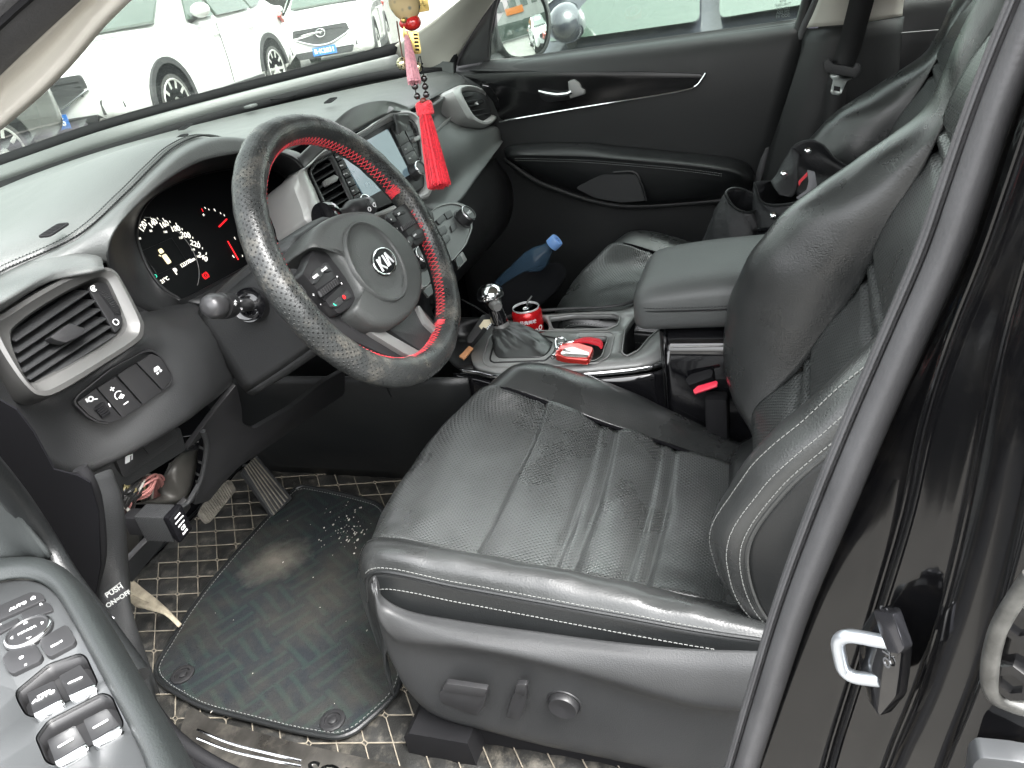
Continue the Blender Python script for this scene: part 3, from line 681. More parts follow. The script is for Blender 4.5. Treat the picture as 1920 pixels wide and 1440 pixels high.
def cloc(px, py): d_ = CL(px, py) - CL.O; return Vector((d_.dot(CL.r), d_.dot(CL.u), .0008))
for px, py, a, l in ((271,413,.4,.003),(283,410,.25,.0045),(295,410,.1,.003),(306,412,0,.0045),(318,416,-.12,.003),(330,421,-.25,.0045),(341,430,-.4,.003),(352,438,-.5,.0045),(361,446,-.6,.003),(371,455,-.8,.0045),(379,466,-.9,.003),(386,476,-1.0,.0045),(384,390,.1,.003),(391,393,0,.0025),(402,394,-.05,.0045),(413,400,-.2,.003),(420,404,-.3,.003),(454,480,-.8,.003)):
    c = cloc(px, py); add_prism(bm, [CL.loc(p.x, p.y, .0006) for p in rect2(c.x, c.y, .0012, l, a)], CL.n, .0003)
finish('scale_marks', bm, K['glow_w'], IC, smooth=False)
def lineset(pxs): return [CL(p[0], p[1], .001) for p in pxs]
tube('needle', lineset([(411,425),(425,411)]), .0013, K['glow_r'], IC, seg=6); tube('needle', lineset([(427,452),(447,487)]), .0010, K['glow_r'], IC, seg=6); tube('scale_end', lineset([(378,391),(381,397)]), .0005, K['glow_r'], IC, seg=4)
bm = bmesh.new()
c = cloc(385, 517)
for P in (arc2(.0035, .0045, 0, 6.2, 14, (c.x, c.y)), rect2(c.x, c.y, .0012, .004), arc2(.0055, .0063, rad(-50), rad(50), 6, (c.x, c.y)), arc2(.0055, .0063, rad(130), rad(230), 6, (c.x, c.y))): add_prism(bm, [CL.loc(p.x, p.y, .0006) for p in P], CL.n, .0003)
finish('brake_lamp', bm, K['glow_r'], IC, smooth=False); bm = bmesh.new()
c = cloc(318, 554)
for P in (rect2(c.x, c.y, .007, .0014, .5), rect2(c.x - .002, c.y + .002, .0014, .004, .5)): add_prism(bm, [CL.loc(p.x, p.y, .0006) for p in P], CL.n, .0003)
finish('belt_lamp', bm, K['glow_r'], IC, smooth=False)
bm = bmesh.new(); add_text(bm, 'ECO', .0065, CL.M(CL(288, 520, .0008)), 0, depth=.0002, bold=.0002); finish('eco_lamp', bm, K['glow_g'], IC)
for c_, r_ in ((CL(300, 487), .062), (CL(425, 448), .0)):
    if r_: tube('dial_ring', [c_ + CL.r * (r_ * math.cos(t)) + CL.u * (r_ * math.sin(t)) + CL.n * .001 for t in [rad(q) for q in range(-62, 75, 6)]], .0006, K['silver'], IC, seg=5)
tube('display_frame', [CL(*p, .001) for p in ((265,471),(322,446),(350,489),(295,515))], .00025, K['plastic'], IC, seg=4, closed=True)
M_ = CL.M(CL(309, 481, .001)) @ Matrix.Rotation(rad(0), 4, 'Z')
marks('car_icon', [rc([(-.0042, -.011), (.0042, -.011), (.0042, .003), (-.0042, .003)], .002), rc([(-.0042, .0055), (.0042, .0055), (.0036, .012), (-.0036, .012)], .002), rect2(-.0065, .004, .0035, .0015, -.7)], M_, mat('lit_amber', (.8, .7, .4), .5, emit=(1, .85, .5), es=.2), IC)
sheet('gauge_ledge', [[U(345,562,x=-.42), U(400,535,x=-.36), U(460,503,x=-.30), U(530,470,x=-.22)], [U(378,572,x=-.415), U(420,548,x=-.365), U(480,512,x=-.30), U(545,480,x=-.22)], [U(372,585,x=-.41) + Vector((0,.03,-.01)), U(425,570,x=-.36) + Vector((0,.03,0)), U(490,540,x=-.30) + Vector((0,.03,0)), U(550,500,x=-.22) + Vector((0,.03,0))]], K['plastic'], DB, 3, 3)
# left vent ------------------------------------------------------
VL = PL(U(140, 620, x=-.655), (-.10, -.93, .30))
vo_ = [(-28,600),(0,586),(60,550),(130,515),(185,503),(210,509),(228,535),(262,598),(267,620),(258,643),(200,682),(110,738),(72,747),(45,731),(12,690),(-25,630)]
vi_ = [(25,627),(30,615),(60,590),(120,552),(172,526),(192,524),(205,540),(230,600),(230,615),(220,628),(180,655),(90,703),(62,716),(50,710),(36,680),(27,650)]
vo = cr(VL.pts(vo_), 4, True); vi = cr(VL.pts(vi_), 4, True)
LV = ring('side_vent', vo, vi, VL.n, .008, K['vent'], DB, prof=((-.02, -4), (0, -1), (.02, .1), (.10, .9), (.35, 1.1), (.62, .5), (.86, .25), (.93, -.1), (1, -.6), (1, -5)))
prism('vent_cavity', VL.pts(rc(vi_, 3), -.045), VL.n, .004, K['dark'], LV)
bm = bmesh.new()
for a_, b_ in (((25,640),(163,547)), ((28,662),(176,564)), ((33,680),(186,580)), ((41,698),(196,597)), ((52,712),(205,612)), ((72,718),(213,628))):
    p, q = VL(*a_, -.006), VL(*b_, -.006); nrm = (VL.n * .35 + VL.u * .9).normalized(); dr = (VL.n * .9 - VL.u * .35).normalized()
    P = [p + dr * .004, p - dr * .018, q - dr * .018, q + dr * .004]; add_prism(bm, P, nrm, .0016, bevel=.0004)
finish('slats', bm, K['plastic'], LV)
prism('slat_tab', [VL(p[0], p[1], 0) for p in rc([(82,638),(118,612),(146,621),(143,633),(112,648),(94,644)], 3)], VL.n, .014, K['plastic_smooth'], LV, bevel=.002)
prism('thumbwheel_panel', [VL(p[0], p[1], -.004) for p in rc([(162,541),(180,530),(198,532),(228,600),(224,616),(213,625)], 4)], VL.n, .003, K['plastic_smooth'], LV, bevel=.001)
bm = bmesh.new(); tc_ = VL(197, 572, -.010); axw = (VL(162,541) - VL(213,625)).normalized().cross(VL.n)
dirw = (VL(181,552) - VL(213,595)).normalized()
for q in range(26):
    t = math.pi * q / 25; c = tc_ + dirw * (.020 * math.cos(t)) + VL.n * (.014 * math.sin(t)); add_tube(bm, [c - axw * .004, c + axw * .004], .0012, 6)
add_prism(bm, [tc_ + dirw * (.020 * math.cos(math.pi * q / 16)) + VL.n * (.013 * math.sin(math.pi * q / 16)) - axw * .0038 for q in range(17)], axw, .0076)
finish('thumbwheel', bm, K['plastic_smooth'], LV)
marks('vent_marks', [arc2(.0028, .0037, 0, 6.28, 16)], VL.M(VL(217, 604, .0001)), K['white'], LV, .0006); marks('vent_marks', [arc2(.0028, .0037, .4, 5.6, 12), arc2(0, .0018, 0, 6.28, 10)], VL.M(VL(175, 541, .0001)), K['white'], LV, .0006)
# outer end of the dashboard around the vent
sheet('end_panel', [[Vector((-.80, .33, 1.125)), seam[1], seam[2], seam[3]*.6+seam[2]*.4], [U(-60,585,x=-.76), U(0,560,x=-.715), U(90,508,x=-.64), U(180,478,x=-.575)], [U(-60,610,x=-.765), U(0,584,x=-.72), U(95,527,x=-.65), U(195,502,x=-.60)]], K['dash'], DB, 4, 4)
# driver's lower fascia
rows = [
 [(-40,640,-.765),(15,725,-.73),(95,742,-.70),(180,700,-.64),(262,642,-.58),(282,605,-.52),(320,592,-.47),(373,576,-.42)],
 [(-45,700,-.768),(30,765,-.735),(112,790,-.69),(200,732,-.63),(290,675,-.565),(330,640,-.515),(365,620,-.47),(405,628,-.435)],
 [(-40,760,-.77),(45,805,-.735),(130,848,-.69),(230,790,-.63),(320,722,-.565),(365,690,-.515),(400,675,-.475),(432,690,-.435)],
 [(-30,830,-.765),(82,868,-.72),(150,884,-.685),(255,838,-.63),(345,785,-.565),(385,755,-.515),(412,735,-.475),(438,712,-.435)]]
R = [[U(p[0], p[1], x=p[2]) for p in r] for r in rows]
R.append([p + Vector((0, .03, -.012)) for p in R[-1]]); R.append([p + Vector((0, .12, -.005)) for p in R[-1]])
R.insert(0, [p + Vector((0, .03, .01)) for p in R[0]])
for r in R: r.append(r[-1] + Vector((.012, .03, -.004))); r.append(r[-1] + Vector((.0, .10, 0)))
sheet('lower_fascia', R, K['plastic'], DB, 5, 5, solid=.004)
FP = PL(U(235, 765, x=-.615), (-.12, -.93, -.22), (1, .0, 0))
# find the tilt of the fascia there from three of its points
a_, b_, c_ = U(112,790,x=-.69), U(290,675,x=-.565), U(230,790,x=-.63)
nn = (b_ - a_).cross(c_ - a_).normalized(); nn = nn if nn.y < 0 else -nn
FP = PL(a_.lerp(b_, .5).lerp(c_, .3) + nn * .010, nn, (b_ - a_))
pod = [(133,755),(140,742),(205,690),(265,658),(285,655),(303,668),(322,700),(324,712),(315,725),(255,765),(205,795),(180,793),(160,782)]
pr = ring('switch_bank', resamp(FP.pts(rc(pod, 5), .001), 64), resamp(scaled(FP.pts(rc(pod, 5), .001), sum(FP.pts(pod), Vector()) / len(pod), .93), 64), FP.n, .0035, K['plastic_smooth'], DB, prof=((0,-1.5),(0,0),(.2,.8),(.6,.9),(.9,.3),(1,-1)))
sw = [[(142,754),(178,728),(226,784),(205,791),(182,788),(165,778)],[(180,727),(215,705),(264,760),(228,783)],[(217,703),(252,681),(301,733),(266,758)],[(254,680),(282,663),(299,670),(318,703),(318,714),(303,731)]]
for P in sw: prism('rocker', FP.pts(rc(P, 3), .0005), FP.n, .0035, K['plastic_smooth'], pr, bevel=.001)
bm = bmesh.new(); add_box(bm, None, (.012, .017, .008), FP.M(FP(191, 769, .0035)), .002)
for q in range(5): add_box(bm, None, (.010, .0012, .002), FP.M(FP(184 + 3.4 * q, 764 + 3 * q, .0078)), 0)
finish('thumbwheel', bm, K['matte'], pr)
bm = bmesh.new()
for s_, px, py, sz, r in (('+', 211, 730, .011, 0), ('–', 236, 755, .011, 0), ('1', 205, 760, .006, 0)): add_text(bm, s_, sz, FP.M(FP(px, py, .0042)), r, depth=.0002, bold=.0003)
def fp_poly(P, px, py, a=0):
    M = FP.M(FP(px, py, .0041)) @ Matrix.Rotation(a, 4, 'Z'); add_prism(bm, [M @ p for p in P], FP.n, .0004)
for P in (arc2(.0045, .0056, rad(30), rad(220), 10), rect2(.001, -.002, .006, .0022, .5), rect2(.003, -.004, .005, .002, .5)): fp_poly(P, 223, 741)
for P in (arc2(.0018, .0036, 0, 6.28, 10), rect2(-.0045, .001, .002, .005), rect2(.004, -.003, .006, .0014, -.5)): fp_poly(P, 170, 748)
for P in (rc([(-.005, -.001), (.004, -.001), (.003, .004), (-.003, .004)], .001), rect2(-.002, -.004, .003, .0022, .4), rect2(.003, -.0035, .003, .0022, .4)): fp_poly(P, 295, 693)
for q in range(4): fp_poly(rect2(0, 0, .003, .0011), 185 + 4 * q, 765 + 3 * q)
finish('switch_marks', bm, K['white'], pr)
# speaker slots and small grilles on the top pad
def top_at(px, py, zz=1.168): p = U(px, py, z=zz); return p
for px, py, zz in ((102,433,1.176),(338,259,1.18),(348,239,1.17),(620,189,1.172),(505,184,1.170)):
    p = top_at(px, py, zz + .004); bm = bmesh.new(); M = Matrix.Translation(p) @ Matrix.Rotation(rad(-8), 4, 'Y')
    add_prism(bm, [M @ q for q in rc([(-.017, -.010), (.017, -.010), (.017, .010), (-.017, .010)], .006)], (0, 0, 1), .0022, bevel=.0006)
    for k_ in range(7): add_prism(bm, [M @ (q + Vector((0, 0, .002))) for q in rect2(-.012 + .004 * k_, 0, .0012, .014)], (0, 0, 1), .0008)
    finish('pad_insert', bm, K['matte'], DB)
tube('antenna_lead', [top_at(505, 187, 1.178), top_at(530, 184, 1.178), top_at(555, 178, 1.176)], .0015, K['matte'], DB, seg=6, k=5)
box('sensor_dome', top_at(470, 199, 1.18), (.03, .02, .006), K['dash'], DB, bevel=.003)
# ------------------------------------------------------------------ centre stack (part of the dashboard)
A_, B_ = U(585, 320, x=-.16), U(790, 250, x=.15)
PC = PL(A_, (B_ - A_).cross(Vector((.02, .42, .90))).normalized() * (1 if (B_ - A_).cross(Vector((.02, .42, .90))).y < 0 else -1), B_ - A_)
bo = [(548,335),(572,312),(597,284),(628,271),(682,243),(722,215),(745,208),(765,210),(779,219),(789,238),(797,300),(807,352),(803,370),(790,378),(745,398),(700,412),(650,425),(600,428),(574,415),(566,392)]
bi = [(577,322),(585,310),(600,298),(626,285),(684,256),(725,232),(745,224),(760,222),(773,227),(782,242),(790,298),(796,340),(793,355),(785,363),(742,383),(700,400),(655,408),(625,408),(605,385),(592,355)]
bo3, bi3 = cr(PC.pts(bo), 4, True), cr(PC.pts(bi), 4, True)
CB = ring('centre_bezel', bo3, bi3, PC.n, .008, K['bezel'], DB, prof=((-.06, -9), (-.05, -3), (0, 0), (.18, .9), (.5, 1.1), (.85, .6), (1, -.2), (1, -3)))
prism('stack_backing', PC.pts(rc(bi, 2), -.035), PC.n, .006, K['dark'], CB)
def pcp(name, px, h0, h, mt, rr=3, bev=.001, parent=CB): return prism(name, PC.pts(rc(px, rr), h0), PC.n, h, mt, parent, bevel=bev)
sb_ = pcp('screen_surround', [(622,285),(727,230),(747,226),(793,318),(795,352),(742,381),(690,402),(678,400)], -.02, .019, K['plastic_smooth'])
scr = pcp('screen', [(637,292),(725,243),(768,328),(684,374)], -.002, .003, mat('screen_glass', (.06, .085, .10), .12, emit=(.16, .24, .28), es=.10, coat=.4), rr=2, bev=0, parent=sb_)
bm = bmesh.new()
for px, py, s_ in ((663,322,'FM'),(690,346,'87.5'),(707,352,'⊞'),(712,293,'*'),(672,338,'*'),(700,320,'..')): add_text(bm, s_, .008, PC.M(PC(px, py, .0014)), depth=.0001)
finish('screen_icons', bm, mat('screen_icon', (.3, .36, .38), .4, emit=(.4, .48, .5), es=.12), scr)
for i in range(6):
    t0, t1 = i / 6 + .01, (i + 1) / 6 - .01; L0, L1 = (624, 289), (667, 385); R0, R1 = (634, 284), (680, 378)
    q = [(L0[0] + (L1[0] - L0[0]) * t, L0[1] + (L1[1] - L0[1]) * t) for t in (t0, t1)]; q2 = [(R0[0] + (R1[0] - R0[0]) * t, R0[1] + (R1[1] - R0[1]) * t) for t in (t1, t0)]
    b_ = pcp('key', q + q2, -.001, .004, K['plastic'], 1, .0006, sb_)
    c = PC((q[0][0] + q2[0][0]) / 2, (q[0][1] + q2[0][1]) / 2, .0032); bm = bmesh.new(); add_text(bm, ('RADIO', 'MEDIA', 'PHONE', 'DISP', 'MAP', 'SETUP')[i], .003, PC.M(c), depth=.0002); finish('key_mark', bm, K['white'], b_)
for t0, t1, s_ in ((0, .5, '^'), (.52, .74, 'CD'), (.76, .98, 'SRC')):
    L0, L1 = (731, 240), (764, 312); R0, R1 = (746, 231), (783, 300)
    q = [(L0[0] + (L1[0] - L0[0]) * t, L0[1] + (L1[1] - L0[1]) * t) for t in (t0, t1)]; q2 = [(R0[0] + (R1[0] - R0[0]) * t, R0[1] + (R1[1] - R0[1]) * t) for t in (t1, t0)]
    b_ = pcp('key', q + q2, -.001, .004, K['plastic'], 1, .0006, sb_)
    bm = bmesh.new(); add_text(bm, s_, .004, PC.M(PC(sum(p[0] for p in q + q2) / 4, sum(p[1] for p in q + q2) / 4, .0032)), depth=.0002); finish('key_mark', bm, K['white'], b_)
def knob(name, c, P_, r, h, parent, face=None):
    M = P_.M(c)
    k_ = lathe(name, [(r * 1.25, -.004), (r * 1.25, .001), (r * 1.05, .002), (r, .004), (r * .96, h * .9), (r * .88, h), (r * .80, h), (r * .78, h * .93), (0, h * .93)], M, K['plastic_smooth'], parent, 32)
    ring('knob_ring', [M @ Vector((r * .99 * math.cos(t), r * .99 * math.sin(t), h * .8)) for t in [q * .2618 for q in range(24)]], [M @ Vector((r * .84 * math.cos(t), r * .84 * math.sin(t), h * .9)) for t in [q * .2618 for q in range(24)]], P_.n, .002, K['chrome'], k_)
    if face: bm = bmesh.new(); add_text(bm, face, r * .45, M @ Matrix.Translation((0, 0, h * .94)), depth=.0003); finish('knob_mark', bm, K['white'], k_)
knob('volume_knob', PC(776, 322, .0), PC, .0135, .020, CB)
knob('tuning_knob', PC(676, 384, .0), PC, .0125, .016, CB)
def vent_slats(rows_, P_, parent, h=-.003):
    bm = bmesh.new()
    for a_, b_ in rows_:
        p, q = P_(*a_, h), P_(*b_, h); nrm = (P_.n * .35 + P_.u * .9).normalized(); dr = (P_.n * .9 - P_.u * .35).normalized()
        add_prism(bm, [p + dr * .003, p - dr * .014, q - dr * .014, q + dr * .003], nrm, .0014, bevel=.0003)
    return finish('slats', bm, K['plastic'], parent)
vp = ring('vent', resamp(PC.pts(rc([(577,322),(590,304),(622,288),(664,380),(658,392),(628,406),(605,385)], 4), -.001), 48), resamp(PC.pts(rc([(583,325),(592,310),(617,297),(656,378),(652,388),(630,399),(610,380)], 4), -.001), 48), PC.n, .002, K['plastic_smooth'], CB)
vent_slats([((582,330),(622,306)),((588,343),(628,319)),((594,356),(634,332)),((600,369),(640,345)),((607,382),(647,358)),((616,394),(652,372))], PC, vp)
pcp('slat_tab', [(604,341),(622,331),(630,336),(628,342),(610,352),(606,350)], -.001, .008, K['silver'], 2, .0015, vp)
vp = ring('vent', resamp(PC.pts(rc([(749,228),(772,224),(783,240),(791,298),(786,304)], 4), -.001), 48), resamp(PC.pts(rc([(754,232),(770,229),(779,243),(787,293),(784,297)], 4), -.001), 48), PC.n, .002, K['plastic_smooth'], CB)
vent_slats([((754,238),(776,230)),((758,248),(781,240)),((763,258),(783,251)),((767,268),(785,262)),((771,278),(787,273)),((776,289),(789,284))], PC, vp)
pcp('slat_tab', [(770,262),(779,257),(784,260),(782,265),(773,270)], -.001, .008, K['silver'], 2, .0015, vp)
# tray above the screen
sheet('top_tray', [[U(*p[:2], x=p[2]) for p in r] for r in (
 [(560,296,-.19),(612,243,-.13),(655,205,-.06),(700,190,.02),(735,190,.10),(765,200,.16)],
 [(566,306,-.185),(620,252,-.13),(662,216,-.06),(704,200,.02),(737,200,.10),(770,208,.165)],
 [(572,314,-.185),(624,268,-.13),(675,243,-.06),(712,222,.02),(742,209,.10),(776,216,.165)])], K['dash'], DB, 5, 4)
slot = [(640,238),(655,225),(690,212),(712,210),(716,216),(700,226),(665,244),(645,248)]
TP = PL(U(680, 228, x=.0) + Vector((0, -.006, .004)), (-.05, -.75, .65))
ring('tray_frame', resamp(TP.pts(rc([(622,246),(650,218),(690,201),(722,199),(740,207),(712,224),(676,244),(642,258)], 5)), 60), resamp(TP.pts(rc(slot, 3)), 60), TP.n, .004, K['silver'], DB)
prism('tray_slot', TP.pts(rc(slot, 3), -.006), TP.n, .004, K['dark'], DB)
prism('tray_button', TP.pts(rc([(704,212),(722,203),(732,207),(716,217)], 3), .001), TP.n, .004, K['plastic_smooth'], DB, bevel=.001)
# climate panel
A2, B2 = U(870, 412, x=.105), U(785, 487, x=-.095)
r_ = (A2 - B2).normalized(); n2 = r_.cross(Vector((0, .62, .78))).normalized(); n2 = n2 if n2.y < 0 else -n2
P2 = PL(A2, n2, r_)
cp = [(800,404),(812,392),(826,384),(850,380),(871,386),(883,403),(884,430),(872,462),(850,488),(812,520),(795,545),(770,520),(765,490),(772,455)]
CP = ring('climate_panel', resamp(P2.pts(rc(cp, 8), -.012), 60), resamp(scaled(P2.pts(rc(cp, 8), -.012), sum(P2.pts(cp), Vector()) / len(cp), .96), 60), P2.n, .004, K['silver'], DB, prof=((0,-6),(0,0),(.4,.6),(.9,.5),(1,-1)))
prism('panel_face', P2.pts(rc(cp, 8), -.016), P2.n, .004, K['dash'], CP)
knob('temperature_knob', P2(868, 411, -.012), P2, .0175, .022, CP, 'PASS'); knob('temperature_knob', P2(783, 490, -.012), P2, .0175, .022, CP, 'AUTO')
for q in ([(815,415),(828,403),(835,412),(822,424)],[(830,402),(843,395),(848,408),(837,413)],[(818,432),(832,424),(838,436),(824,446)],[(842,425),(852,418),(856,430),(846,438)],[(824,452),(838,441),(843,452),(830,464)],[(800,455),(815,448),(820,462),(806,470)],[(806,476),(822,466),(826,478),(812,490)]):
    prism('key', P2.pts(rc(q, 2), -.013), P2.n, .004, K['plastic_smooth'], CP, bevel=.0008)
for q in ([(851,486),(863,476),(871,492),(858,506)],[(790,546),(808,533),(818,545),(802,560)]):
    k_ = prism('heater_key', U and P2.pts(rc(q, 2), -.03), P2.n, .008, K['silver'], CP, bevel=.001)
    prism('key_face', P2.pts(rc([(x * .8 + .2 * sum(a[0] for a in q) / 4, y * .8 + .2 * sum(a[1] for a in q) / 4) for x, y in q], 2), -.021), P2.n, .001, K['plastic_smooth'], k_)
# dark stack below the climate panel
sheet('lower_stack', [[(-.13, .14, 1.00), (0, .13, 1.0), (.13, .12, 1.0)], [(-.13, .12, .92), (0, .10, .92), (.13, .09, .92)], [(-.13, .16, .80), (0, .15, .80), (.13, .14, .80)], [(-.13, .12, .70), (0, .12, .70), (.13, .12, .70)]] and [[Vector(p) for p in r] for r in ([(-.14, .17, 1.00), (0, .16, 1.0), (.14, .15, 1.0)], [(-.13, .13, .92), (0, .115, .92), (.13, .10, .92)], [(-.13, .17, .80), (0, .17, .80), (.13, .17, .80)], [(-.13, .16, .70), (0, .16, .70), (.13, .16, .70)])], K['plastic_smooth'], DB, 4, 4)
# passenger side fascia
rows = [
 [(740,214,.08),(778,212,.17),(800,205,.28),(822,190,.42),(842,177,.55),(868,165,.70),(880,160,.77)],
 [(742,225,.08),(790,236,.17),(806,232,.28),(826,213,.42),(846,200,.55),(878,190,.70),(890,185,.77)],
 [(745,235,.08),(795,258,.17),(812,246,.28),(833,228,.42),(852,214,.55),(886,225,.70),(905,225,.77)],
 [(748,300,.08),(806,330,.17),(833,300,.28),(862,275,.42),(888,250,.55),(925,240,.70),(944,236,.77)],
 [(760,370,.10),(822,380,.17),(846,350,.28),(880,315,.42),(905,292,.55),(932,268,.68),(945,256,.77)],
 [(790,400,.12),(838,392,.17),(866,372,.26),(893,335,.40),(918,300,.54),(936,275,.66),(946,262,.77)]]
R = [[U(p[0], p[1], x=p[2]) for p in r] for r in rows]
for k_ in (1, 2):
    for p in R[k_][1:5]: p.y += .012
R.append([p + Vector((.0, .035, -.012)) for p in R[-1]]); R.append([p + Vector((0, .16, -.02)) for p in R[-1]])
sheet('passenger_fascia', R, K['dash'], DB, 5, 5)
tube('fascia_trim', [U(*p[:2], x=p[2]) + Vector((0, -.006, .002)) for p in ((805,256,.24),(818,243,.34),(833,230,.46),(850,216,.56))], .0035, K['silver'], DB, seg=8, k=4)
sheet('glovebox', [[Vector((x, y, z)) for x in (.14, .3, .5, .76)] for y, z in ((.20, .93), (.17, .86), (.19, .76), (.27, .70), (.5, .68))], K['plastic_smooth'], DB, 4, 4)
# far side vent
PV = PL(U(890, 192, x=.63), (.10, -.93, .28))
vo_ = [(849,172),(856,162),(870,160),(892,164),(912,178),(930,215),(928,226),(915,236),(900,236),(880,226),(866,205)]
vi_ = [(866,176),(871,170),(880,169),(894,173),(906,182),(921,212),(919,219),(910,225),(900,225),(888,216),(878,200)]
PVo = ring('side_vent', cr(PV.pts(vo_), 4, True), cr(PV.pts(vi_), 4, True), PV.n, .008, K['bezel'], DB, prof=((-.08, -7), (-.03, -1), (0, .1), (.2, .9), (.5, 1.1), (.85, .4), (1, -.6), (1, -5)))
prism('vent_cavity', PV.pts(rc(vi_, 3), -.04), PV.n, .004, K['dark'], PVo)
vent_slats([((870,182),(901,176)),((875,191),(906,185)),((880,200),(911,194)),((886,209),(916,203)),((892,218),(919,212))], PV, PVo)
prism('slat_tab', PV.pts(rc([(888,193),(896,188),(903,191),(901,196),(892,199)], 2), -.001), PV.n, .009, K['chrome'], PVo, bevel=.0015)
sheet('vent_mount', [[U(*p[:2], x=p[2]) for p in r] for r in ([(838,178,.54),(850,168,.57),(870,158,.62),(895,160,.69),(925,172,.77)],[(842,190,.54),(855,182,.57),(880,178,.62),(912,185,.69),(935,195,.77)],[(850,214,.55),(872,222,.6),(900,240,.65),(925,240,.70),(944,236,.77)])] and [[U(*p[:2], x=p[2]) + Vector((0, .012, 0)) for p in r] for r in ([(838,178,.54),(850,168,.57),(870,158,.62),(895,160,.69),(925,172,.77)],[(842,190,.54),(855,182,.57),(880,178,.62),(912,185,.69),(935,195,.77)],[(850,214,.55),(872,222,.6),(900,240,.65),(925,240,.70),(944,236,.77)])], K['plastic'], DB, 4, 4)
# ------------------------------------------------------------------ driver's knee panel with the open fuse box
a_, b_, c_ = U(260, 850, x=-.60), U(345, 1000, x=-.52), U(440, 760, x=-.44)
kn = (b_ - a_).cross(c_ - a_).normalized(); kn = kn if kn.y < 0 else -kn
KP = PL(a_, kn, (c_ - a_))
KN = thing('knee_panel', KP(350, 900), 'black plastic knee panel with an open fuse box below the dashboard', 'panel')
prism('panel', KP.pts(rc([(342,838),(400,760),(436,715),(446,760),(448,790),(470,800),(540,760),(600,712),(640,690),(640,735),(440,872),(415,898),(385,935),(355,942),(372,900),(384,850),(386,822),(374,812),(352,830)], 6), -.008), KP.n, .008, K['plastic_smooth'], KN, bevel=.002)
prism('panel', KP.pts(rc([(150,886),(205,858),(330,796),(342,838),(232,906),(222,900),(228,960),(225,1050),(226,1075),(240,1090),(200,1130),(182,1125),(190,1050),(182,960),(170,910)], 6), -.008), KP.n, .008, K['plastic'], KN, bevel=.002)
prism('panel', KP.pts(rc([(225,1055),(345,930),(352,945),(240,1088)], 4), -.006), KP.n, .008, K['plastic_smooth'], KN, bevel=.002)
tube('opening_rib', KP.pts([(380,808),(387,830),(385,860),(376,900),(355,938),(340,950)], .002), .004, K['plastic'], KN, seg=8, k=6)
bm = bmesh.new()
for px, py in ((372,835),(370,862),(366,885),(366,900)): add_prism(bm, KP.pts([(px, py), (px + 7, py + 3), (px + 8, py + 8), (px + 1, py + 5)], .0), KP.n, .003, bevel=.0005)
finish('clip_tabs', bm, K['plastic'], KN)
hs = prism('switch_housing', KP.pts(rc([(211,862),(222,850),(310,795),(322,798),(330,812),(328,822),(240,885),(228,892),(218,880)], 5), .0), KP.n, .006, K['plastic'], KN, bevel=.002)
fs = prism('fuel_door_switch', KP.pts(rc([(214,862),(224,852),(258,830),(274,853),(234,885),(224,885)], 3), .006), KP.n, .004, K['plastic_smooth'], hs, bevel=.001)
prism('blank_switch', KP.pts(rc([(260,829),(306,800),(314,803),(322,818),(277,851)], 3), .006), KP.n, .004, K['plastic_smooth'], hs, bevel=.001)
bm = bmesh.new(); M = KP.M(KP(241, 860, .0102))
for P in (rc([(-.005, -.006), (.002, -.006), (.002, .006), (-.005, .006)], .001), rect2(.005, 0, .0015, .009), rect2(.0035, .0045, .004, .0014)): add_prism(bm, [M @ p for p in P], KP.n, .0004)
finish('fuel_mark', bm, K['white'], fs)
# cavity: dark back, metal bracket, bundled wires
box('cavity_back', (-.50, .46, .80), (.30, .01, .34), K['dark'], KN, bevel=0)
met = mat('raw_bracket', (.075, .072, .065), .38, metal=.3, var=.25, vs_=14)
sheet('bracket', [[KP(*p[:2], p[2]) for p in r] for r in ([(318,870,-.05),(340,850,-.05),(372,840,-.05)],[(295,915,-.055),(322,885,-.035),(368,880,-.03)],[(300,930,-.04),(345,930,-.02),(362,905,-.03)],[(250,945,-.03),(320,945,-.03),(350,940,-.03)])], met, KN, 4, 4, solid=.002)
sheet('bracket', [[KP(*p[:2], p[2]) for p in r] for r in ([(228,1000,-.03),(245,985,-.03),(275,990,-.03)],[(228,1040,-.03),(246,1030,-.03),(262,1020,-.03)],[(230,1062,-.02),(250,1045,-.02),(268,1028,-.02)])], met, KN, 3, 3, solid=.002)
lathe('relay', [(.012, -.02), (.012, .012), (.010, .014), (0, .014)], KP.M(KP(352, 832, -.03)) @ Matrix.Rotation(1.2, 4, 'Y'), K['gloss'], KN, 20)
WR = thing('wiring_loom', KP(265, 930, -.02), 'tangled bundle of black, pink and yellow wires in the open fuse box', 'wires')
wm = {'b': mat('wire_black', (.02, .02, .02), .35), 'p': mat('wire_pink', (.50, .22, .20), .45), 'y': mat('wire_ochre', (.50, .42, .20), .45), 'w': mat('wire_white', (.55, .53, .48), .5)}
for kk, nw, cxs in (('b', 16, 0), ('p', 8, 22), ('y', 5, -4), ('w', 3, 6)):
    bm = bmesh.new(); hh = {'b': .014, 'p': .004, 'y': .0, 'w': .006}[kk]
    for q in range(nw):
        e = lambda s=6: random.uniform(-s, s)
        P = [KP(232 + e(5), 985 + e(10), -.03 + random.uniform(-.01, .01)), KP(240 + e(12), 945 + e(12), hh -.015 + random.uniform(-.015, .01)), KP(252 + cxs + e(14), 915 + e(14), hh -.012 + random.uniform(-.015, .008)), KP(268 + cxs + e(7), 893 + e(6), -.02 + random.uniform(-.01, .008)), KP(280 + cxs + e(6), 905 + e(6), -.045), KP(272 + cxs + e(8), 935 + e(8), -.07)]
        add_tube(bm, cr(P, 6), .0017 if kk != 'b' else .0021, 6)
    finish('wire_bundle', bm, wm[kk], WR)
prism('connector', KP.pts(rc([(232,908),(243,902),(246,912),(234,918)], 1), -.012), KP.n, .012, wm['y'], WR, bevel=.001)
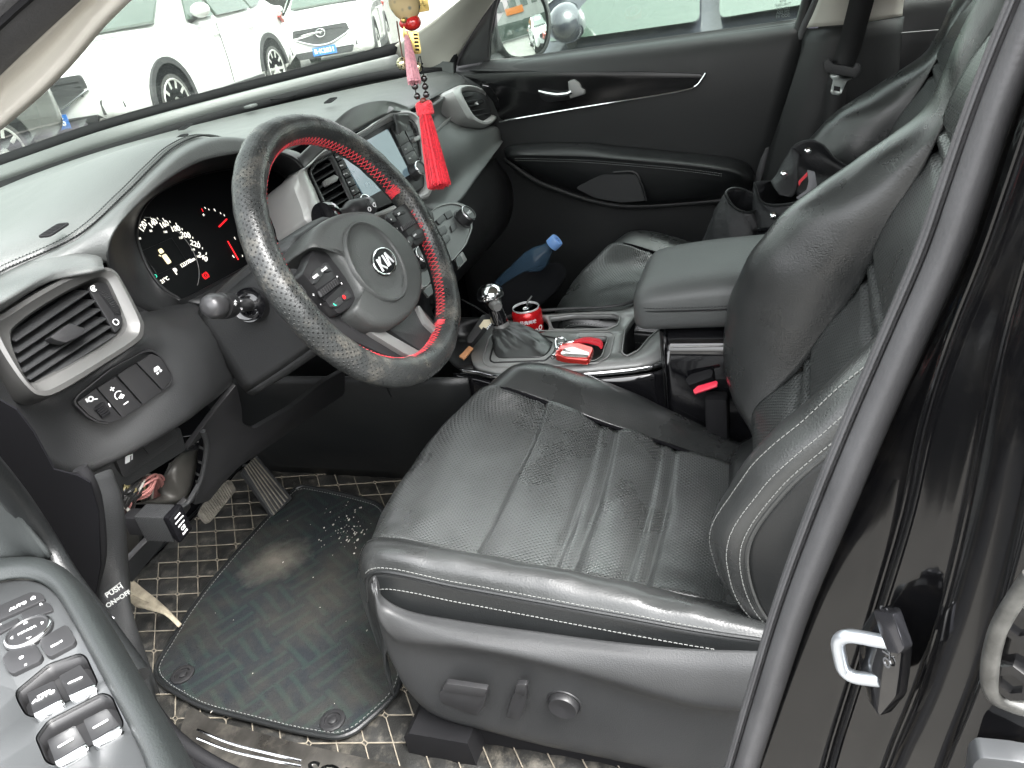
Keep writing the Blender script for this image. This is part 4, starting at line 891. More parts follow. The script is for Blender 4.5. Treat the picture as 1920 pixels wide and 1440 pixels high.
prism('connector', KP.pts(rc([(226,948),(232,945),(252,962),(256,970),(248,968)], 1), .0), KP.n, .006, wm['w'], WR, bevel=.001)
tube('loose_wire', KP.pts([(228,978),(240,974),(250,972),(262,965)], .003), .0012, K['red'], WR, seg=6, k=4)
# plug-in diagnostic adapter
OB = thing('diagnostic_adapter', U(320, 975, x=-.53), 'black ribbed adapter with white lettering plugged in under the fuse box', 'adapter')
oo = KP(250, 978, .022); ax = (KP(350, 982, .095) - oo).normalized(); up = (U(300, 940, x=-.54) - U(300, 990, x=-.54)); up = (up - ax * up.dot(ax)).normalized(); sd = ax.cross(up)
OP = PL(oo, sd, ax)
ob = lambda P, **k: [oo + ax * p[0] + up * p[1] + sd * p[2] for p in P]
M_ = Matrix((ax, up, sd)).transposed().to_4x4()
def obx(name, c, s, mt, bev=.003, par=OB): bm = add_box(bmesh.new(), None, s, Matrix.Translation(oo + ax * c[0] + up * c[1] + sd * c[2]) @ M_, bev); return finish(name, bm, mt, par)
obx('plug', (.008, 0, 0), (.026, .030, .022), K['matte'])
obx('body', (.043, 0, 0), (.048, .040, .026), mat('ribbed_grey', (.02, .021, .023), .4))
bm = bmesh.new()
for q in range(16): add_box(bm, None, (.0014, .0412, .0272), Matrix.Translation(oo + ax * (.022 + q * .0028)) @ M_, .0004)
finish('ribs', bm, K['plastic'], OB)
cap = obx('end_cap', (.071, 0, 0), (.010, .043, .029), K['gloss'], .003)
sgn = 1 if (CAM - oo).dot(sd) > 0 else -1
bm = bmesh.new(); Mt = Matrix((up, sd * sgn * 0 + sd.cross(Vector((0,0,0))) if False else -sd, ax)).transposed()
Mt = Matrix((-sd, up, ax)).transposed().to_4x4() if (-sd).cross(up).dot(ax) > 0 else Matrix((sd, up, ax)).transposed().to_4x4()
for k_, (s_, sz) in enumerate((('RoHS', .0045), ('CE', .007), ('INPUT 12V', .0028), ('OUTPUT 5V 2A', .0026), ('ADAPTER', .0028))):
    add_text(bm, s_, sz, Matrix.Translation(oo + ax * .0763 + up * (-.014 + k_ * .0068)) @ Mt, 0, depth=.0002, bold=.0001)
finish('printed_label', bm, K['white'], cap)
# torn strap with the release label
TG = thing('lamp_switch_tag', U(222, 1115, x=-.805), 'small black tag reading PUSH ON OFF on a torn beige strap', 'tag')
TPn = PL(U(222, 1115, x=-.805), (-.55, -.65, .52), (.8, -.0, .5))
TPn = PL(TPn.O, TPn.n, TPn(240, 1080) - TPn(222, 1106)) if False else TPn
rr = (TPn(240, 1100) - TPn(200, 1125)); TPn = PL(TPn.O, TPn.n, rr)
prism('tag_plate', TPn.pts(rc([(194,1117),(226,1092),(242,1112),(212,1142)], 1), 0), TPn.n, .003, K['matte'], TG, bevel=.0006)
bm = bmesh.new(); add_text(bm, 'PUSH', .0075, TPn.M(TPn(214, 1108, .0032)), 0, depth=.0002, bold=.0002); add_text(bm, 'ON=OFF', .0065, TPn.M(TPn(222, 1123, .0032)), 0, depth=.0002, bold=.0002)
add_tube(bm, [TPn(197, 1114, .0032), TPn(226, 1092, .0032)], .0005, 4)
finish('tag_lettering', bm, K['stitch'], TG)
straw = mat('frayed_strap', (.42, .37, .28), .85, bump=('n', 300, .001), var=.3, vs_=50)
sheet('strap', [[U(p[0], p[1], z=p[2]) for p in r] for r in ([(228,1086,.60),(240,1079,.60)],[(240,1112,.57),(264,1100,.57)],[(268,1140,.53),(290,1120,.53)],[(308,1152,.49),(315,1142,.49)],[(335,1176,.47),(341,1170,.47)])], straw, TG, 3, 4, solid=.0015)
sheet('strap', [[U(p[0], p[1], z=p[2]) for p in r] for r in ([(236,1120,.58),(244,1112,.58)],[(255,1138,.54),(272,1128,.54)],[(275,1142,.52),(288,1130,.52)])], straw, TG, 3, 4, solid=.0015)

# ------------------------------------------------------------------ floor liner, carpet mat, pedals, sill
LN = thing('floor_liner', (-.45, .2, FZ), 'dirty black quilted floor liner with beige diamond stitching', 'floor liner')
LZ = .446
n1, n2_, n3 = U(370, 1024, z=LZ), U(442, 1020, z=LZ), U(371, 1081, z=LZ)
ea, eb = (n2_ - n1) / 2, (n3 - n1) / 2
ea.z = eb.z = 0
y_front = lambda x: .66
det = ea.x * eb.y - ea.y * eb.x
def uvl(x, y): dx, dy = x - n1.x, y - n1.y; return ((dx * eb.y - dy * eb.x) / det, (ea.x * dy - ea.y * dx) / det)
X0, X1, Y0 = -.765, -.035, -.66
NXg, NYg = 150, 300; G = []
for i in range(NYg + 1):
    row = []
    for j in range(NXg + 1):
        x = X0 + (X1 - X0) * j / NXg; y = Y0 + (y_front(x) - Y0) * i / NYg; u_, v_ = uvl(x, y)
        row.append(Vector((x, y, LZ - .004 + .005 * (abs(math.sin(math.pi * u_)) * abs(math.sin(math.pi * v_))) ** .5)))
    G.append(row)
finish('liner', grid_mesh(G), mat('quilted_liner', (.021, .021, .020), .38, bump=('v', 400, .0003), var=.3, vs_=10, dust=.3), LN, smooth='all', solid=.006)
bm = bmesh.new()
def inreg(p): return X0 < p.x < X1 and Y0 < p.y < y_front(p.x)
for k_ in range(-30, 31):
    for m_ in range(-30, 31):
        P0 = n1 + ea * k_ + eb * m_; P0.z = LZ
        for d_ in (ea, eb):
            P1 = P0 + d_
            if inreg(P0) and inreg(P1):
                if (k_ + m_) % 2 == 0: add_tube(bm, [P0 + d_ * .10, P1], .0011, 4)
                else: add_tube(bm, [P0, P1 - d_ * .10], .0011, 4)
        if (k_ + m_) % 2 == 0 and inreg(P0):
            q = [P0 + (ea * a + eb * b) for a, b in ((.11, 0), (0, .11), (-.11, 0), (0, -.11))]; add_tube(bm, q, .0012, 4, True)
finish('stitch_lines', bm, mat('liner_thread', (.20, .178, .14), .8, var=.3, vs_=60), LN)
tube('liner_edge', [Vector((X1 - .002, Y0, LZ + .004)), Vector((X1 - .002, 0, LZ + .004)), Vector((X1 - .002, y_front(X1), LZ + .004)), Vector((-.45, y_front(-.45), LZ + .004)), Vector((X0 + .1, y_front(X0 + .1), LZ + .004))], .004, K['leather_side'], LN, seg=6)
mt_ = bpy.data.materials.new('carpet_mat'); mt_.use_nodes = True; N = mt_.node_tree; b = N.nodes['Principled BSDF']; b.inputs['Roughness'].default_value = .95; b.inputs['Specular IOR Level'].default_value = .1
tc = N.nodes.new('ShaderNodeTexCoord')
def nd(t, **k):
    x = N.nodes.new(t)
    for a, v in k.items():
        if a in x.inputs: x.inputs[a].default_value = v
        else: setattr(x, a, v)
    return x
# angular maze pattern woven into the carpet: two crossing square waves picked by a checker
mp = nd('ShaderNodeMapping'); mp.inputs['Rotation'].default_value = (0, 0, rad(32)); N.links.new(tc.outputs['Object'], mp.inputs[0])
w1 = nd('ShaderNodeTexWave', Scale=12, Distortion=1.6); w1.bands_direction = 'X'; w2 = nd('ShaderNodeTexWave', Scale=12, Distortion=1.6); w2.bands_direction = 'Y'
ck = nd('ShaderNodeTexChecker', Scale=14); ck.inputs[1].default_value = (1, 1, 1, 1); ck.inputs[2].default_value = (0, 0, 0, 1)
for t in (w1, w2, ck): N.links.new(mp.outputs[0], t.inputs['Vector'])
mx = nd('ShaderNodeMix'); mx.data_type = 'FLOAT'; N.links.new(ck.outputs['Color'], mx.inputs[0]); N.links.new(w1.outputs['Fac'], mx.inputs[2]); N.links.new(w2.outputs['Fac'], mx.inputs[3])
r1 = nd('ShaderNodeMapRange'); r1.inputs['From Min'].default_value = .55; r1.inputs['From Max'].default_value = .95; N.links.new(mx.outputs[0], r1.inputs[0])
nz = nd('ShaderNodeTexNoise', Scale=350, Detail=3); N.links.new(tc.outputs['Object'], nz.inputs['Vector'])
c1 = nd('ShaderNodeMix'); c1.data_type = 'RGBA'; c1.inputs[6].default_value = (.0165, .0190, .0215, 1); c1.inputs[7].default_value = (.0190, .0275, .0262, 1); N.links.new(r1.outputs[0], c1.inputs[0])
nd2 = nd('ShaderNodeTexNoise', Scale=7, Detail=9, Roughness=.7); N.links.new(tc.outputs['Object'], nd2.inputs['Vector'])
r2 = nd('ShaderNodeMapRange'); r2.inputs['From Min'].default_value = .42; r2.inputs['From Max'].default_value = .75; r2.inputs['To Max'].default_value = .75; N.links.new(nd2.outputs[0], r2.inputs[0])
c2 = nd('ShaderNodeMix'); c2.data_type = 'RGBA'; N.links.new(r2.outputs[0], c2.inputs[0]); N.links.new(c1.outputs[2], c2.inputs[6]); c2.inputs[7].default_value = (.045, .041, .033, 1)
# heel mark: a round patch of dried mud
hm = U(515, 1050, z=.456); vm = nd('ShaderNodeVectorMath'); vm.operation = 'DISTANCE'; N.links.new(tc.outputs['Object'], vm.inputs[0]); vm.inputs[1].default_value = hm
ad = nd('ShaderNodeMath'); ad.operation = 'MULTIPLY_ADD'; N.links.new(nd2.outputs[0], ad.inputs[0]); ad.inputs[1].default_value = .17; N.links.new(vm.outputs['Value'], ad.inputs[2])
r3 = nd('ShaderNodeMapRange'); r3.inputs['From Min'].default_value = .085; r3.inputs['From Max'].default_value = .150; r3.inputs['To Min'].default_value = .75; r3.inputs['To Max'].default_value = 0; N.links.new(ad.outputs[0], r3.inputs[0])
c3 = nd('ShaderNodeMix'); c3.data_type = 'RGBA'; N.links.new(r3.outputs[0], c3.inputs[0]); N.links.new(c2.outputs[2], c3.inputs[6]); c3.inputs[7].default_value = (.15, .138, .115, 1)
N.links.new(c3.outputs[2], b.inputs['Base Color'])
bp = nd('ShaderNodeBump', Distance=.0015, Strength=1); N.links.new(nz.outputs[0], bp.inputs['Height']); N.links.new(bp.outputs[0], b.inputs['Normal'])
CM = thing('carpet_mat', U(520, 1180, z=.452), 'dusty dark blue and green patterned carpet mat in the driver footwell', 'floor mat')
mpx = [(288,1262),(318,1215),(350,1160),(400,1092),(470,1010),(560,912),(640,928),(716,948),(735,1000),(745,1080),(748,1180),(756,1262),(748,1300),(715,1335),(665,1378),(635,1388),(560,1376),(460,1350),(380,1330),(310,1290)]
mo = [U(*p, z=.452) for p in mpx]
bm = bmesh.new(); loop = cr(rc(mo, .03, 3), 2, True)
add_prism(bm, loop, (0, 0, 1), .005, bevel=.0015); finish('mat', bm, mt_, CM, smooth=True)
tube('bound_edge', [p + Vector((0, 0, .005)) for p in loop], .0042, K['leather_side'], CM, seg=8, closed=True)
inner = scaled(loop, sum(loop, Vector()) / len(loop), .972)
finish('stitching', stitch_bm(bmesh.new(), [p + Vector((0, 0, .0062)) for p in inner] + [inner[0] + Vector((0, 0, .0062))], step=.007, ln=.004, r=.0006), K['stitch'], CM)
for px, py in ((343,1266),(624,1352)):
    c = U(px, py, z=.457); M = Matrix.Translation(c)
    g_ = lathe('fixing_stud', [(.019, 0), (.019, .003), (.016, .0045), (.0125, .004), (.012, .001), (.007, .001), (.007, .004), (.004, .0055), (0, .0055)], M, K['plastic_smooth'], CM, 12)
bm = bmesh.new()
for q in range(90):
    px, py = (random.gauss(650, 30), random.gauss(990, 22)) if q < 70 else (random.uniform(330, 740), random.uniform(960, 1360))
    if not (py > 1262 - (px - 288) * 1.25): continue
    c = U(px, py, z=.4595); s_ = random.uniform(.0005, .0016) * (1.6 if q < 14 else 1)
    bmesh.ops.create_icosphere(bm, subdivisions=1, radius=s_, matrix=Matrix.Translation(c) @ Matrix.Diagonal((random.uniform(.6, 2.2), random.uniform(.6, 1.4), .5, 1)))
o = finish('mat_crumbs', bm, mat('pale_crumbs', (.42, .40, .35), .9), None); tag(o, 'scattered pale crumbs and grit on the dark carpet mat', 'crumbs', kind='stuff')
# pedals
PB = thing('brake_pedal', U(405, 945, z=.56), 'worn ribbed brake pedal with a dusty rubber face', 'pedal')
BP = PL(U(405, 945, z=.56), (-.25, -.75, .6))
rub = mat('dusty_rubber', (.13, .12, .10), .8, var=.35, vs_=40, dust=.5)
prism('pedal_pad', BP.pts(rc([(369,966),(376,950),(424,902),(432,905),(440,922),(400,972),(392,981),(384,983)], 5), -.012), BP.n, .012, rub, PB, bevel=.002)
bm = bmesh.new()
for q in range(15):
    t = q / 14; a_ = (376 + 48 * t, 955 - 50 * t); b_ = (392 + 44 * t, 976 - 50 * t); add_tube(bm, [BP(*a_, .0008), BP(*b_, .0008)], .0017, 5)
finish('ribs', bm, rub, PB); tube('pedal_arm', [BP(430, 915, -.012), Vector((-.33, .62, .70)), Vector((-.34, .66, .9))], .008, K['matte'], PB, k=4)
PA = thing('accelerator_pedal', U(500, 915, z=.50), 'long accelerator pedal with lengthwise grooves standing on the floor', 'pedal')
AP = PL(U(500, 915, z=.50), (-.15, -.72, .68))
prism('pedal_pad', AP.pts(rc([(450,888),(478,857),(545,938),(508,972)], 4), -.012), AP.n, .012, K['plastic'], PA, bevel=.002)
bm = bmesh.new()
for q in range(6):
    t = q / 5; add_tube(bm, [AP(459 + 18 * t, 876 - 17 * t, .0008), AP(515 + 25 * t, 965 - 30 * t, .0008)], .0016, 5)
finish('ribs', bm, rub, PA)
# sill scuff plate
SL = thing('door_sill', U(560, 1420, x=-.76), 'black door sill with a scratched metal scuff plate', 'door sill')
sheet('sill', [[Vector((x, y, z)) for y in (.42, .25, .1, -.1, -.3, -.5, -.62)] for x, z in ((-.745, .44), (-.752, .50), (-.775, .522), (-.85, .520), (-.90, .505), (-.94, .45), (-.945, .33), (-.90, .25))], K['plastic_smooth'], SL, 3, 4)
SK = PL((-.80, 0, .5265), (0, 0, 1), (0, -1, 0))
scm = mat('scratched_plate', (.07, .066, .06), .3, metal=.7, var=.6, vs_=14, dust=.35)
pl_ = prism('scuff_plate', SK.pts(rc([(338,1372),(352,1332),(366,1330),(400,1352),(560,1395),(760,1440),(900,1470),(880,1530),(640,1500),(400,1440),(352,1400)], 8), 0), SK.n, .0022, scm, SL, bevel=.0006)
for o_ in (0, 1): tube('groove', SK.pts([(370,1368 + 16 * o_),(430,1393 + 14 * o_),(500,1412 + 12 * o_),(565,1427 + 10 * o_)], .0024), .0016, K['chrome'], pl_, seg=6, k=5)
bm = bmesh.new(); add_text(bm, 'SORENTO', .030, SK.M(SK(690, 1466, .0024)), 0, depth=.0008, bold=.0006, sx=1.3); finish('sill_lettering', bm, K['chrome'], pl_)
# ------------------------------------------------------------------ centre console
CO = thing('centre_console', (0, -.2, .5), 'grey and gloss black centre console between the front seats', 'console')
CZ = .752; TOPN = PL((0, 0, CZ), (0, 0, 1))
def t3(L, h=0): return TOPN.pts(L, h)
plate = [(882,668),(892,640),(905,618),(940,602),(1000,590),(1060,586),(1170,580),(1235,545),(1300,560),(1290,620),(1262,655),(1235,672),(1200,682),(1110,690),(1020,696),(930,695),(890,686)]
def holed(name, outer, holes, h, mt, parent, n=64, bev=0):   # flat deck with real openings
    bm = bmesh.new(); vs0 = []
    def lp(P): 
        v_ = [bm.verts.new(p) for p in P]; return [bm.edges.new((v_[i], v_[(i + 1) % len(v_)])) for i in range(len(v_))]
    e = lp(outer)
    for H_ in holes: e += lp(H_)
    bmesh.ops.triangle_fill(bm, use_beauty=True, use_dissolve=False, edges=e)
    bmesh.ops.recalc_face_normals(bm, faces=bm.faces)
    for f in bm.faces:
        if f.normal.z < 0: f.normal_flip()
    return finish(name, bm, mt, parent, solid=h, bevel=bev)
h_cup = rc([(1028,594),(1075,588),(1150,588),(1163,594),(1158,610),(1140,617),(1080,618),(1036,618)], 5)
h_cup0 = rc([(970,596),(1020,592),(1030,606),(1028,622),(975,628),(960,614)], 6)
h_tray = rc([(1083,632),(1135,630),(1140,634),(1128,668),(1115,676),(1095,676),(1082,660)], 4)
h_well = rc([(1172,618),(1190,592),(1235,586),(1255,600),(1215,635),(1198,656),(1175,668),(1166,662)], 6)
h_boot = rc([(926,664),(936,634),(1000,628),(1038,640),(1030,660),(1016,670),(935,672)], 5)
deck = holed('deck', t3(rc(plate, 10)), [t3(h) for h in (h_cup, h_tray, h_well, h_cup0)], .012, mat('console_grey', (.26, .265, .26), .42, metal=.25, bump=('n', 900, .0001), var=.08), CO)
def well(name, P, dpt, mt=K['matte']):
    bm = bmesh.new(); A_ = t3(P, -.010); B_ = [p + Vector((0, 0, -dpt)) for p in A_]; n_ = len(A_)
    a_ = [bm.verts.new(p) for p in A_]; b_ = [bm.verts.new(p) for p in B_]
    for i in range(n_): bm.faces.new((a_[i], a_[(i + 1) % n_], b_[(i + 1) % n_], b_[i]))
    bm.faces.new(b_); return finish(name, bm, mt, CO, solid=.001)
well('cup_well', h_cup, .07); well('cup_well', h_cup0, .075); well('key_tray', h_tray, .02, K['plastic']); well('side_well', h_well, .10, K['plastic_smooth'])
for P, r_, mt in (([(905,672),(917,632),(928,624),(1000,620),(1145,622),(1152,630),(1142,668),(1122,680),(1060,684),(985,690),(918,688),(907,682)], .0016, K['silver']), (h_tray, .0012, K['silver']), (h_well, .0016, K['silver']), (h_cup, .0016, K['silver']), ([(918,675),(927,638),(936,630),(1000,626),(1042,634),(1046,644),(1036,664),(1022,676),(925,680)], .0016, K['plastic_smooth'])):
    tube('trim_line', t3(rc(P, 4), .001), r_, mt, CO, seg=6, closed=True)
pts_ch = [(862,690),(893,694),(930,702),(1000,706),(1110,697),(1200,688),(1240,678),(1262,662),(1275,640)]
sheet('chrome_edge', [t3(pts_ch, .002), t3([(x, y + 7) for x, y in pts_ch], -.004), t3([(x, y + 12) for x, y in pts_ch], -.014)], K['chrome'], CO, 5, 3)
side = [(850,700),(893,708),(930,716),(1000,720),(1110,711),(1205,702),(1250,690),(1275,672),(1300,640)]
S_ = t3(side, -.012)
sheet('side_panel', [S_, [Vector((p.x - .004, p.y, p.z - .05)) for p in S_], [Vector((-.128, p.y, .60)) for p in S_], [Vector((-.125 + max(0, p.y) * .3, p.y, .44)) for p in S_]], K['gloss'], CO, 5, 4)
sheet('side_panel', [[Vector((-.135, y, z)) for y in (.02, .2, .4, .60)] for z in (.76, .68, .55, .44)] and [[Vector((x, y, z)) for y in (.0, .2, .4, .60)] for x, z in ((-.128, .74), (-.128, .68), (-.10, .56), (-.045, .44))], K['leather_side'], CO, 3, 3)
sheet('side_panel', [[Vector((x, y, z)) for y in (.6, .2, -.2, -.7)] for x, z in ((.128, .74), (.132, .68), (.135, .55), (.14, .44))], K['leather_side'], CO, 3, 3)
sheet('far_wall', [[U(*p, z=CZ + dz) for p in ((925,606),(985,588),(1060,582),(1170,574),(1240,540))] for dz in (-.004, .006)], K['plastic'], CO, 3, 3, solid=.006)
# gate letters
bm = bmesh.new()
for s_, px, py in (('P', 934, 677), ('R', 958, 678), ('N', 980, 679), ('D', 998, 678), ('S', 1012, 677)): add_text(bm, s_, .006, TOPN.M(TOPN(px, py, .0005)) @ Matrix.Rotation(rad(-90), 4, 'Z'), depth=.0002)
finish('gear_letters', bm, K['greyprint'], CO)
# rear body of the console under the armrest
sheet('armrest_base', [[Vector((x, y, z)) for x, z in ((-.118, .44), (-.122, .60), (-.120, .74), (-.112, .806), (0, .812), (.112, .806), (.12, .74), (.12, .44))] for y in (-.352, -.36, -.5, -.75, -.80)], K['gloss'], CO, 3, 3)
sheet('armrest_front', [[Vector((x, y, z)) for x, y in ((-.119, -.355), (-.08, -.342), (0, -.338), (.08, -.342), (.119, -.355))] for z in (.812, .77, .70, .6)] , K['plastic_smooth'], CO, 4, 3)
tube('base_trim', [Vector((-.1225, -.36, .797)), Vector((-.1225, -.5, .800)), Vector((-.1225, -.7, .803))], .0018, K['silver'], CO, seg=6)
LD = thing('armrest', (0, -.5, .85), 'padded grey leather armrest lid over the centre console', 'armrest')
def lsec(y, k, z0, z1, w_):
    zc, hh = (z0 + z1) / 2, (z1 - z0) / 2 * k; out = []
    for q in range(28):
        a = 2 * math.pi * q / 28; c, s = math.cos(a), math.sin(a); e = .42
        out.append(Vector((w_ * k * math.copysign(abs(c) ** e, c), y, zc + hh * math.copysign(abs(s) ** (e + .15), s))))
    return out
secs = [lsec(-.298, .45, .812, .868, .105), lsec(-.300, .80, .810, .876, .108), lsec(-.308, .94, .810, .884, .112), lsec(-.33, 1, .810, .892, .114), lsec(-.40, 1.0, .812, .902, .116), lsec(-.5, 1, .814, .908, .116), lsec(-.70, 1, .818, .915, .114), lsec(-.76, .9, .82, .915, .11)]
finish('pad', grid_mesh([cr(s, 1, True) for s in [[secs[i][j] for j in range(28)] for i in range(len(secs))]] and loft(secs, 2, 5, True), True), mat('armrest_leather', (.07, .074, .073), .5, bump=('v', 480, .0002), var=.08), LD, smooth='all')
seamp = [Vector((x, y, .856 + (-.30 - y) * .02)) for x, y in ((.10, -.306), (.0, -.297), (-.085, -.302), (-.108, -.318), (-.1155, -.345), (-.1175, -.42), (-.118, -.55), (-.117, -.70))]
tube('seam', seamp, .0014, K['leather_side'], LD, seg=5, k=8)
stitches('stitching', [p + Vector((-.001, .001, .005)) for p in seamp], K['leather_side'], LD, step=.005, ln=.0035, r=.0005)
# seat belt buckle of the driver
BK = thing('belt_buckle', U(1325, 730, x=-.15), 'black seat belt buckle with a red release button beside the driver seat', 'belt buckle')
bp0 = PL(U(1325, 726, x=-.150), (-.62, .15, .77), (.3, -.8, .4))
prism('housing', bp0.pts(rc([(1298,733),(1308,722),(1345,712),(1350,716),(1348,728),(1305,744)], 3), -.05), bp0.n, .05, K['matte'], BK, bevel=.003)
prism('release_button', bp0.pts(rc([(1300,733),(1309,725),(1344,715),(1347,718),(1345,726),(1303,740)], 2), -.001), bp0.n, .004, mat('red_button', (.75, .03, .07), .3), BK, bevel=.001)
box('stalk', U(1345, 800, x=-.140), (.03, .035, .12), K['matte'], BK, bevel=.006)
# ------------------------------------------------------------------ gear lever
GL = thing('gear_lever', U(965, 665, z=CZ), 'gear lever with a chrome capped ball knob and black leather gaiter', 'gear lever')
kb = U(920, 556, x=.005); base = U(975, 655, z=CZ); nk = U(940, 610, x=.0)
rim_ = t3(rc([(926,664),(936,634),(1000,628),(1038,640),(1030,660),(1016,670),(935,672)], 5), .001)
rim_ = resamp(rim_, 32); c0 = sum(rim_, Vector()) / 32
gs = []
for t in (0, .12, .3, .55, .8, 1):
    row = []
    for q, p in enumerate(rim_):
        c = c0.lerp(nk, t ** .8); rr = (p - c0) * (1 - t) ** 1.5 + (p - c0).normalized() * (.014 * min(1, t * 2.5))
        w_ = 1 + .10 * math.sin(q * 1.3 + t * 14) * math.sin(math.pi * t)
        row.append(Vector((c.x + rr.x * w_, c.y + rr.y * w_, c.z + .008 * math.sin(math.pi * t) + .003 * math.sin(q * 2.1 + t * 20) * math.sin(math.pi * t))))
    gs.append(row)
finish('gaiter', grid_mesh(loft(gs, 1, 5, True), True), K['leather'], GL, smooth='all', solid=.002)
lax = (kb - nk).normalized()
tube('collar', [nk - lax * .003, nk + lax * .004], .0155, K['silver'], GL, seg=20)
L_ = (kb - nk).length; M = axisM(nk, lax)
lathe('stem', [(.0140, 0), (.0150, L_ * .3), (.0135, L_ * .55), (.0165, L_ * .8), (.0215, L_ * .98), (.0235, L_ * 1.1), (.021, L_ * 1.25), (.010, L_ * 1.4), (0, L_ * 1.42)], M, K['gloss'], GL, 28)
up_ = Vector((0, 0, 1)); M2 = axisM(kb, (lax * .6 + up_ * .8).normalized())
lathe('chrome_cap', [(.0250, -.001), (.0256, .003), (.0245, .009), (.0205, .0165), (.013, .0215), (.005, .0235), (0, .0238)], M2, K['chrome'], GL, 32)
sd_ = (Vector((-.75, -.62, -.1))).normalized(); bs = kb - up_ * .008
M3 = axisM(bs + sd_ * .018, sd_)
lathe('release_button', [(.0115, -.004), (.0115, .004), (.0100, .006), (.0095, .012), (.008, .0145), (.0075, .0135), (0, .0135)], M3, K['silver'], GL, 24)
# ------------------------------------------------------------------ loose things in the console
can_p = U(996, 622, z=.73); can_p = Vector((U(995, 600, x=.06).x, can_p.y, .70))
can_p = U(996, 640, z=.705) + Vector((0, 0, -.020))
CN = thing('drink_can', can_p, 'opened red cola can with white lettering standing in the cup holder', 'drink can')
r0 = .0305; M = Matrix.Translation(can_p)
cs = PL(can_p, (0, 0, 1))
lathe('can_body', [(.024, 0), (.029, .006), (r0, .012), (r0, .080), (.0300, .086), (.0270, .0915), (.0262, .0925)], M, mat('red_can', (.58, .010, .014), .25, metal=.35, coat=.3), CN, 48)
lathe('can_lid', [(.0262, .0925), (.0268, .0955), (.0262, .0965), (.0250, .0955), (.0245, .0925), (.022, .0920), (0, .0922)], M, mat('can_aluminium', (.62, .63, .64), .35, metal=.3), CN, 48)
vdir = (CAM - can_p); va = math.atan2(vdir.y, vdir.x)
prism('can_opening', [M @ Vector((.012 * math.cos(va + 2.3) + .008 * math.cos(q * .4), .012 * math.sin(va + 2.3) + .006 * math.sin(q * .4), .0923)) for q in range(16)], (0, 0, 1), .0006, K['dark'], CN)
ring('pull_tab', [M @ Vector((-.004 + .0075 * math.cos(q * .4), .0 + .0065 * math.sin(q * .4), .0935)) for q in range(16)], [M @ Vector((-.004 + .004 * math.cos(q * .4), .0 + .0035 * math.sin(q * .4), .0935)) for q in range(16)], (0, 0, 1), .001, K['chrome'], CN)
def wrap_text(s, size, z, a0, mt, parent, R_, M, name='lettering', rot=0, **k):
    me = text_mesh(s, size, **k)
    if rot: me.transform(Matrix.Rotation(rot, 4, 'Z'))
    for v_ in me.vertices:
        a = a0 + v_.co.x / R_; rr = R_ + .0002 + v_.co.z; v_.co = M @ Vector((rr * math.cos(a), rr * math.sin(a), z + v_.co.y))
    return link(name, me, mt, parent, smooth=False)
wrap_text('经典美味', .0085, .074, va, K['white'], CN, r0, M, 'can_lettering', depth=.0003, bold=.0002)
wrap_text('ZERO', .014, .052, va + .45, K['white'], CN, r0, M, 'can_lettering', depth=.0003, bold=.0004, rot=.35)
wrap_text('●', .05, .045, va + .3, K['gloss'], CN, r0 - .0001, M, 'can_roundel', depth=.0001)
ST_ = thing('swizzle_straw', can_p + Vector((.05, .01, .05)), 'short bent straw sticking up behind the red can', 'straw')
tube('straw', [U(1000, 585, x=.10), U(988, 570, x=.105), U(997, 555, x=.11)], .0016, K['stitch'], ST_, seg=6, k=4)
# car key in a red case with a braided strap
KY = thing('car_key', U(1080, 665, z=.775), 'car key in a shiny red case with chrome chain and braided red strap', 'car key')
kp = PL(U(1080, 668, z=.768), (-.12, -.1, 1))
kc = mat('red_key_case', (.60, .05, .04), .12, metal=.6, coat=1)
prism('key_case', kp.pts(rc([(1040,668),(1052,652),(1075,648),(1115,660),(1110,672),(1105,684),(1060,680),(1042,675)], 6), 0), kp.n, .011, kc, KY, bevel=.004, seg=3)
prism('key_face', kp.pts(rc([(1050,664),(1058,654),(1075,651),(1106,662),(1102,671),(1060,669)], 4), .0105), kp.n, .0012, mat('key_glass', (.6, .58, .56), .08, metal=.7, coat=1), KY, bevel=.0004)
tube('snap_hook', kp.pts([(1043,655),(1041,640),(1046,633),(1056,634),(1061,640)], .004), .0022, K['chrome'], KY, seg=8, k=5)
bm = bmesh.new()
for q in range(11):
    c = kp(1052 - 1.3 * q + random.uniform(-2, 2), 645 + 2.4 * q, .008); M = Matrix.Translation(c) @ Matrix.Rotation(q * 1.3, 4, 'X') @ Matrix.Rotation(q * .8, 4, 'Y')
    add_tube(bm, [M @ Vector((.0042 * math.cos(t * .7854), .003 * math.sin(t * .7854), 0)) for t in range(8)], .0011, 6, True)
finish('chain', bm, K['chrome'], KY)
tube('strap_clasp', kp.pts([(1056,646),(1066,643),(1078,641)], .008), .0042, K['chrome'], KY, seg=8)
bm = bmesh.new()
for s in (-1, 1):
    cl_ = cr(kp.pts([(1076,641),(1100,636 + (s < 0) * 4),(1122,639 + (s < 0) * 6),(1128,646 + (s < 0) * 4)], .010), 8)
    for j in range(len(cl_)):
        if j % 1 == 0 and j + 1 < len(cl_):
            a_, b_ = cl_[j], cl_[j + 1]; w_ = Vector((.004, 0, 0)); add_tube(bm, [a_ - w_, b_ + w_], .0022, 6); add_tube(bm, [a_ + w_, b_ - w_], .0022, 6)
finish('braided_strap', bm, mat('red_leather', (.55, .02, .035), .35), KY)
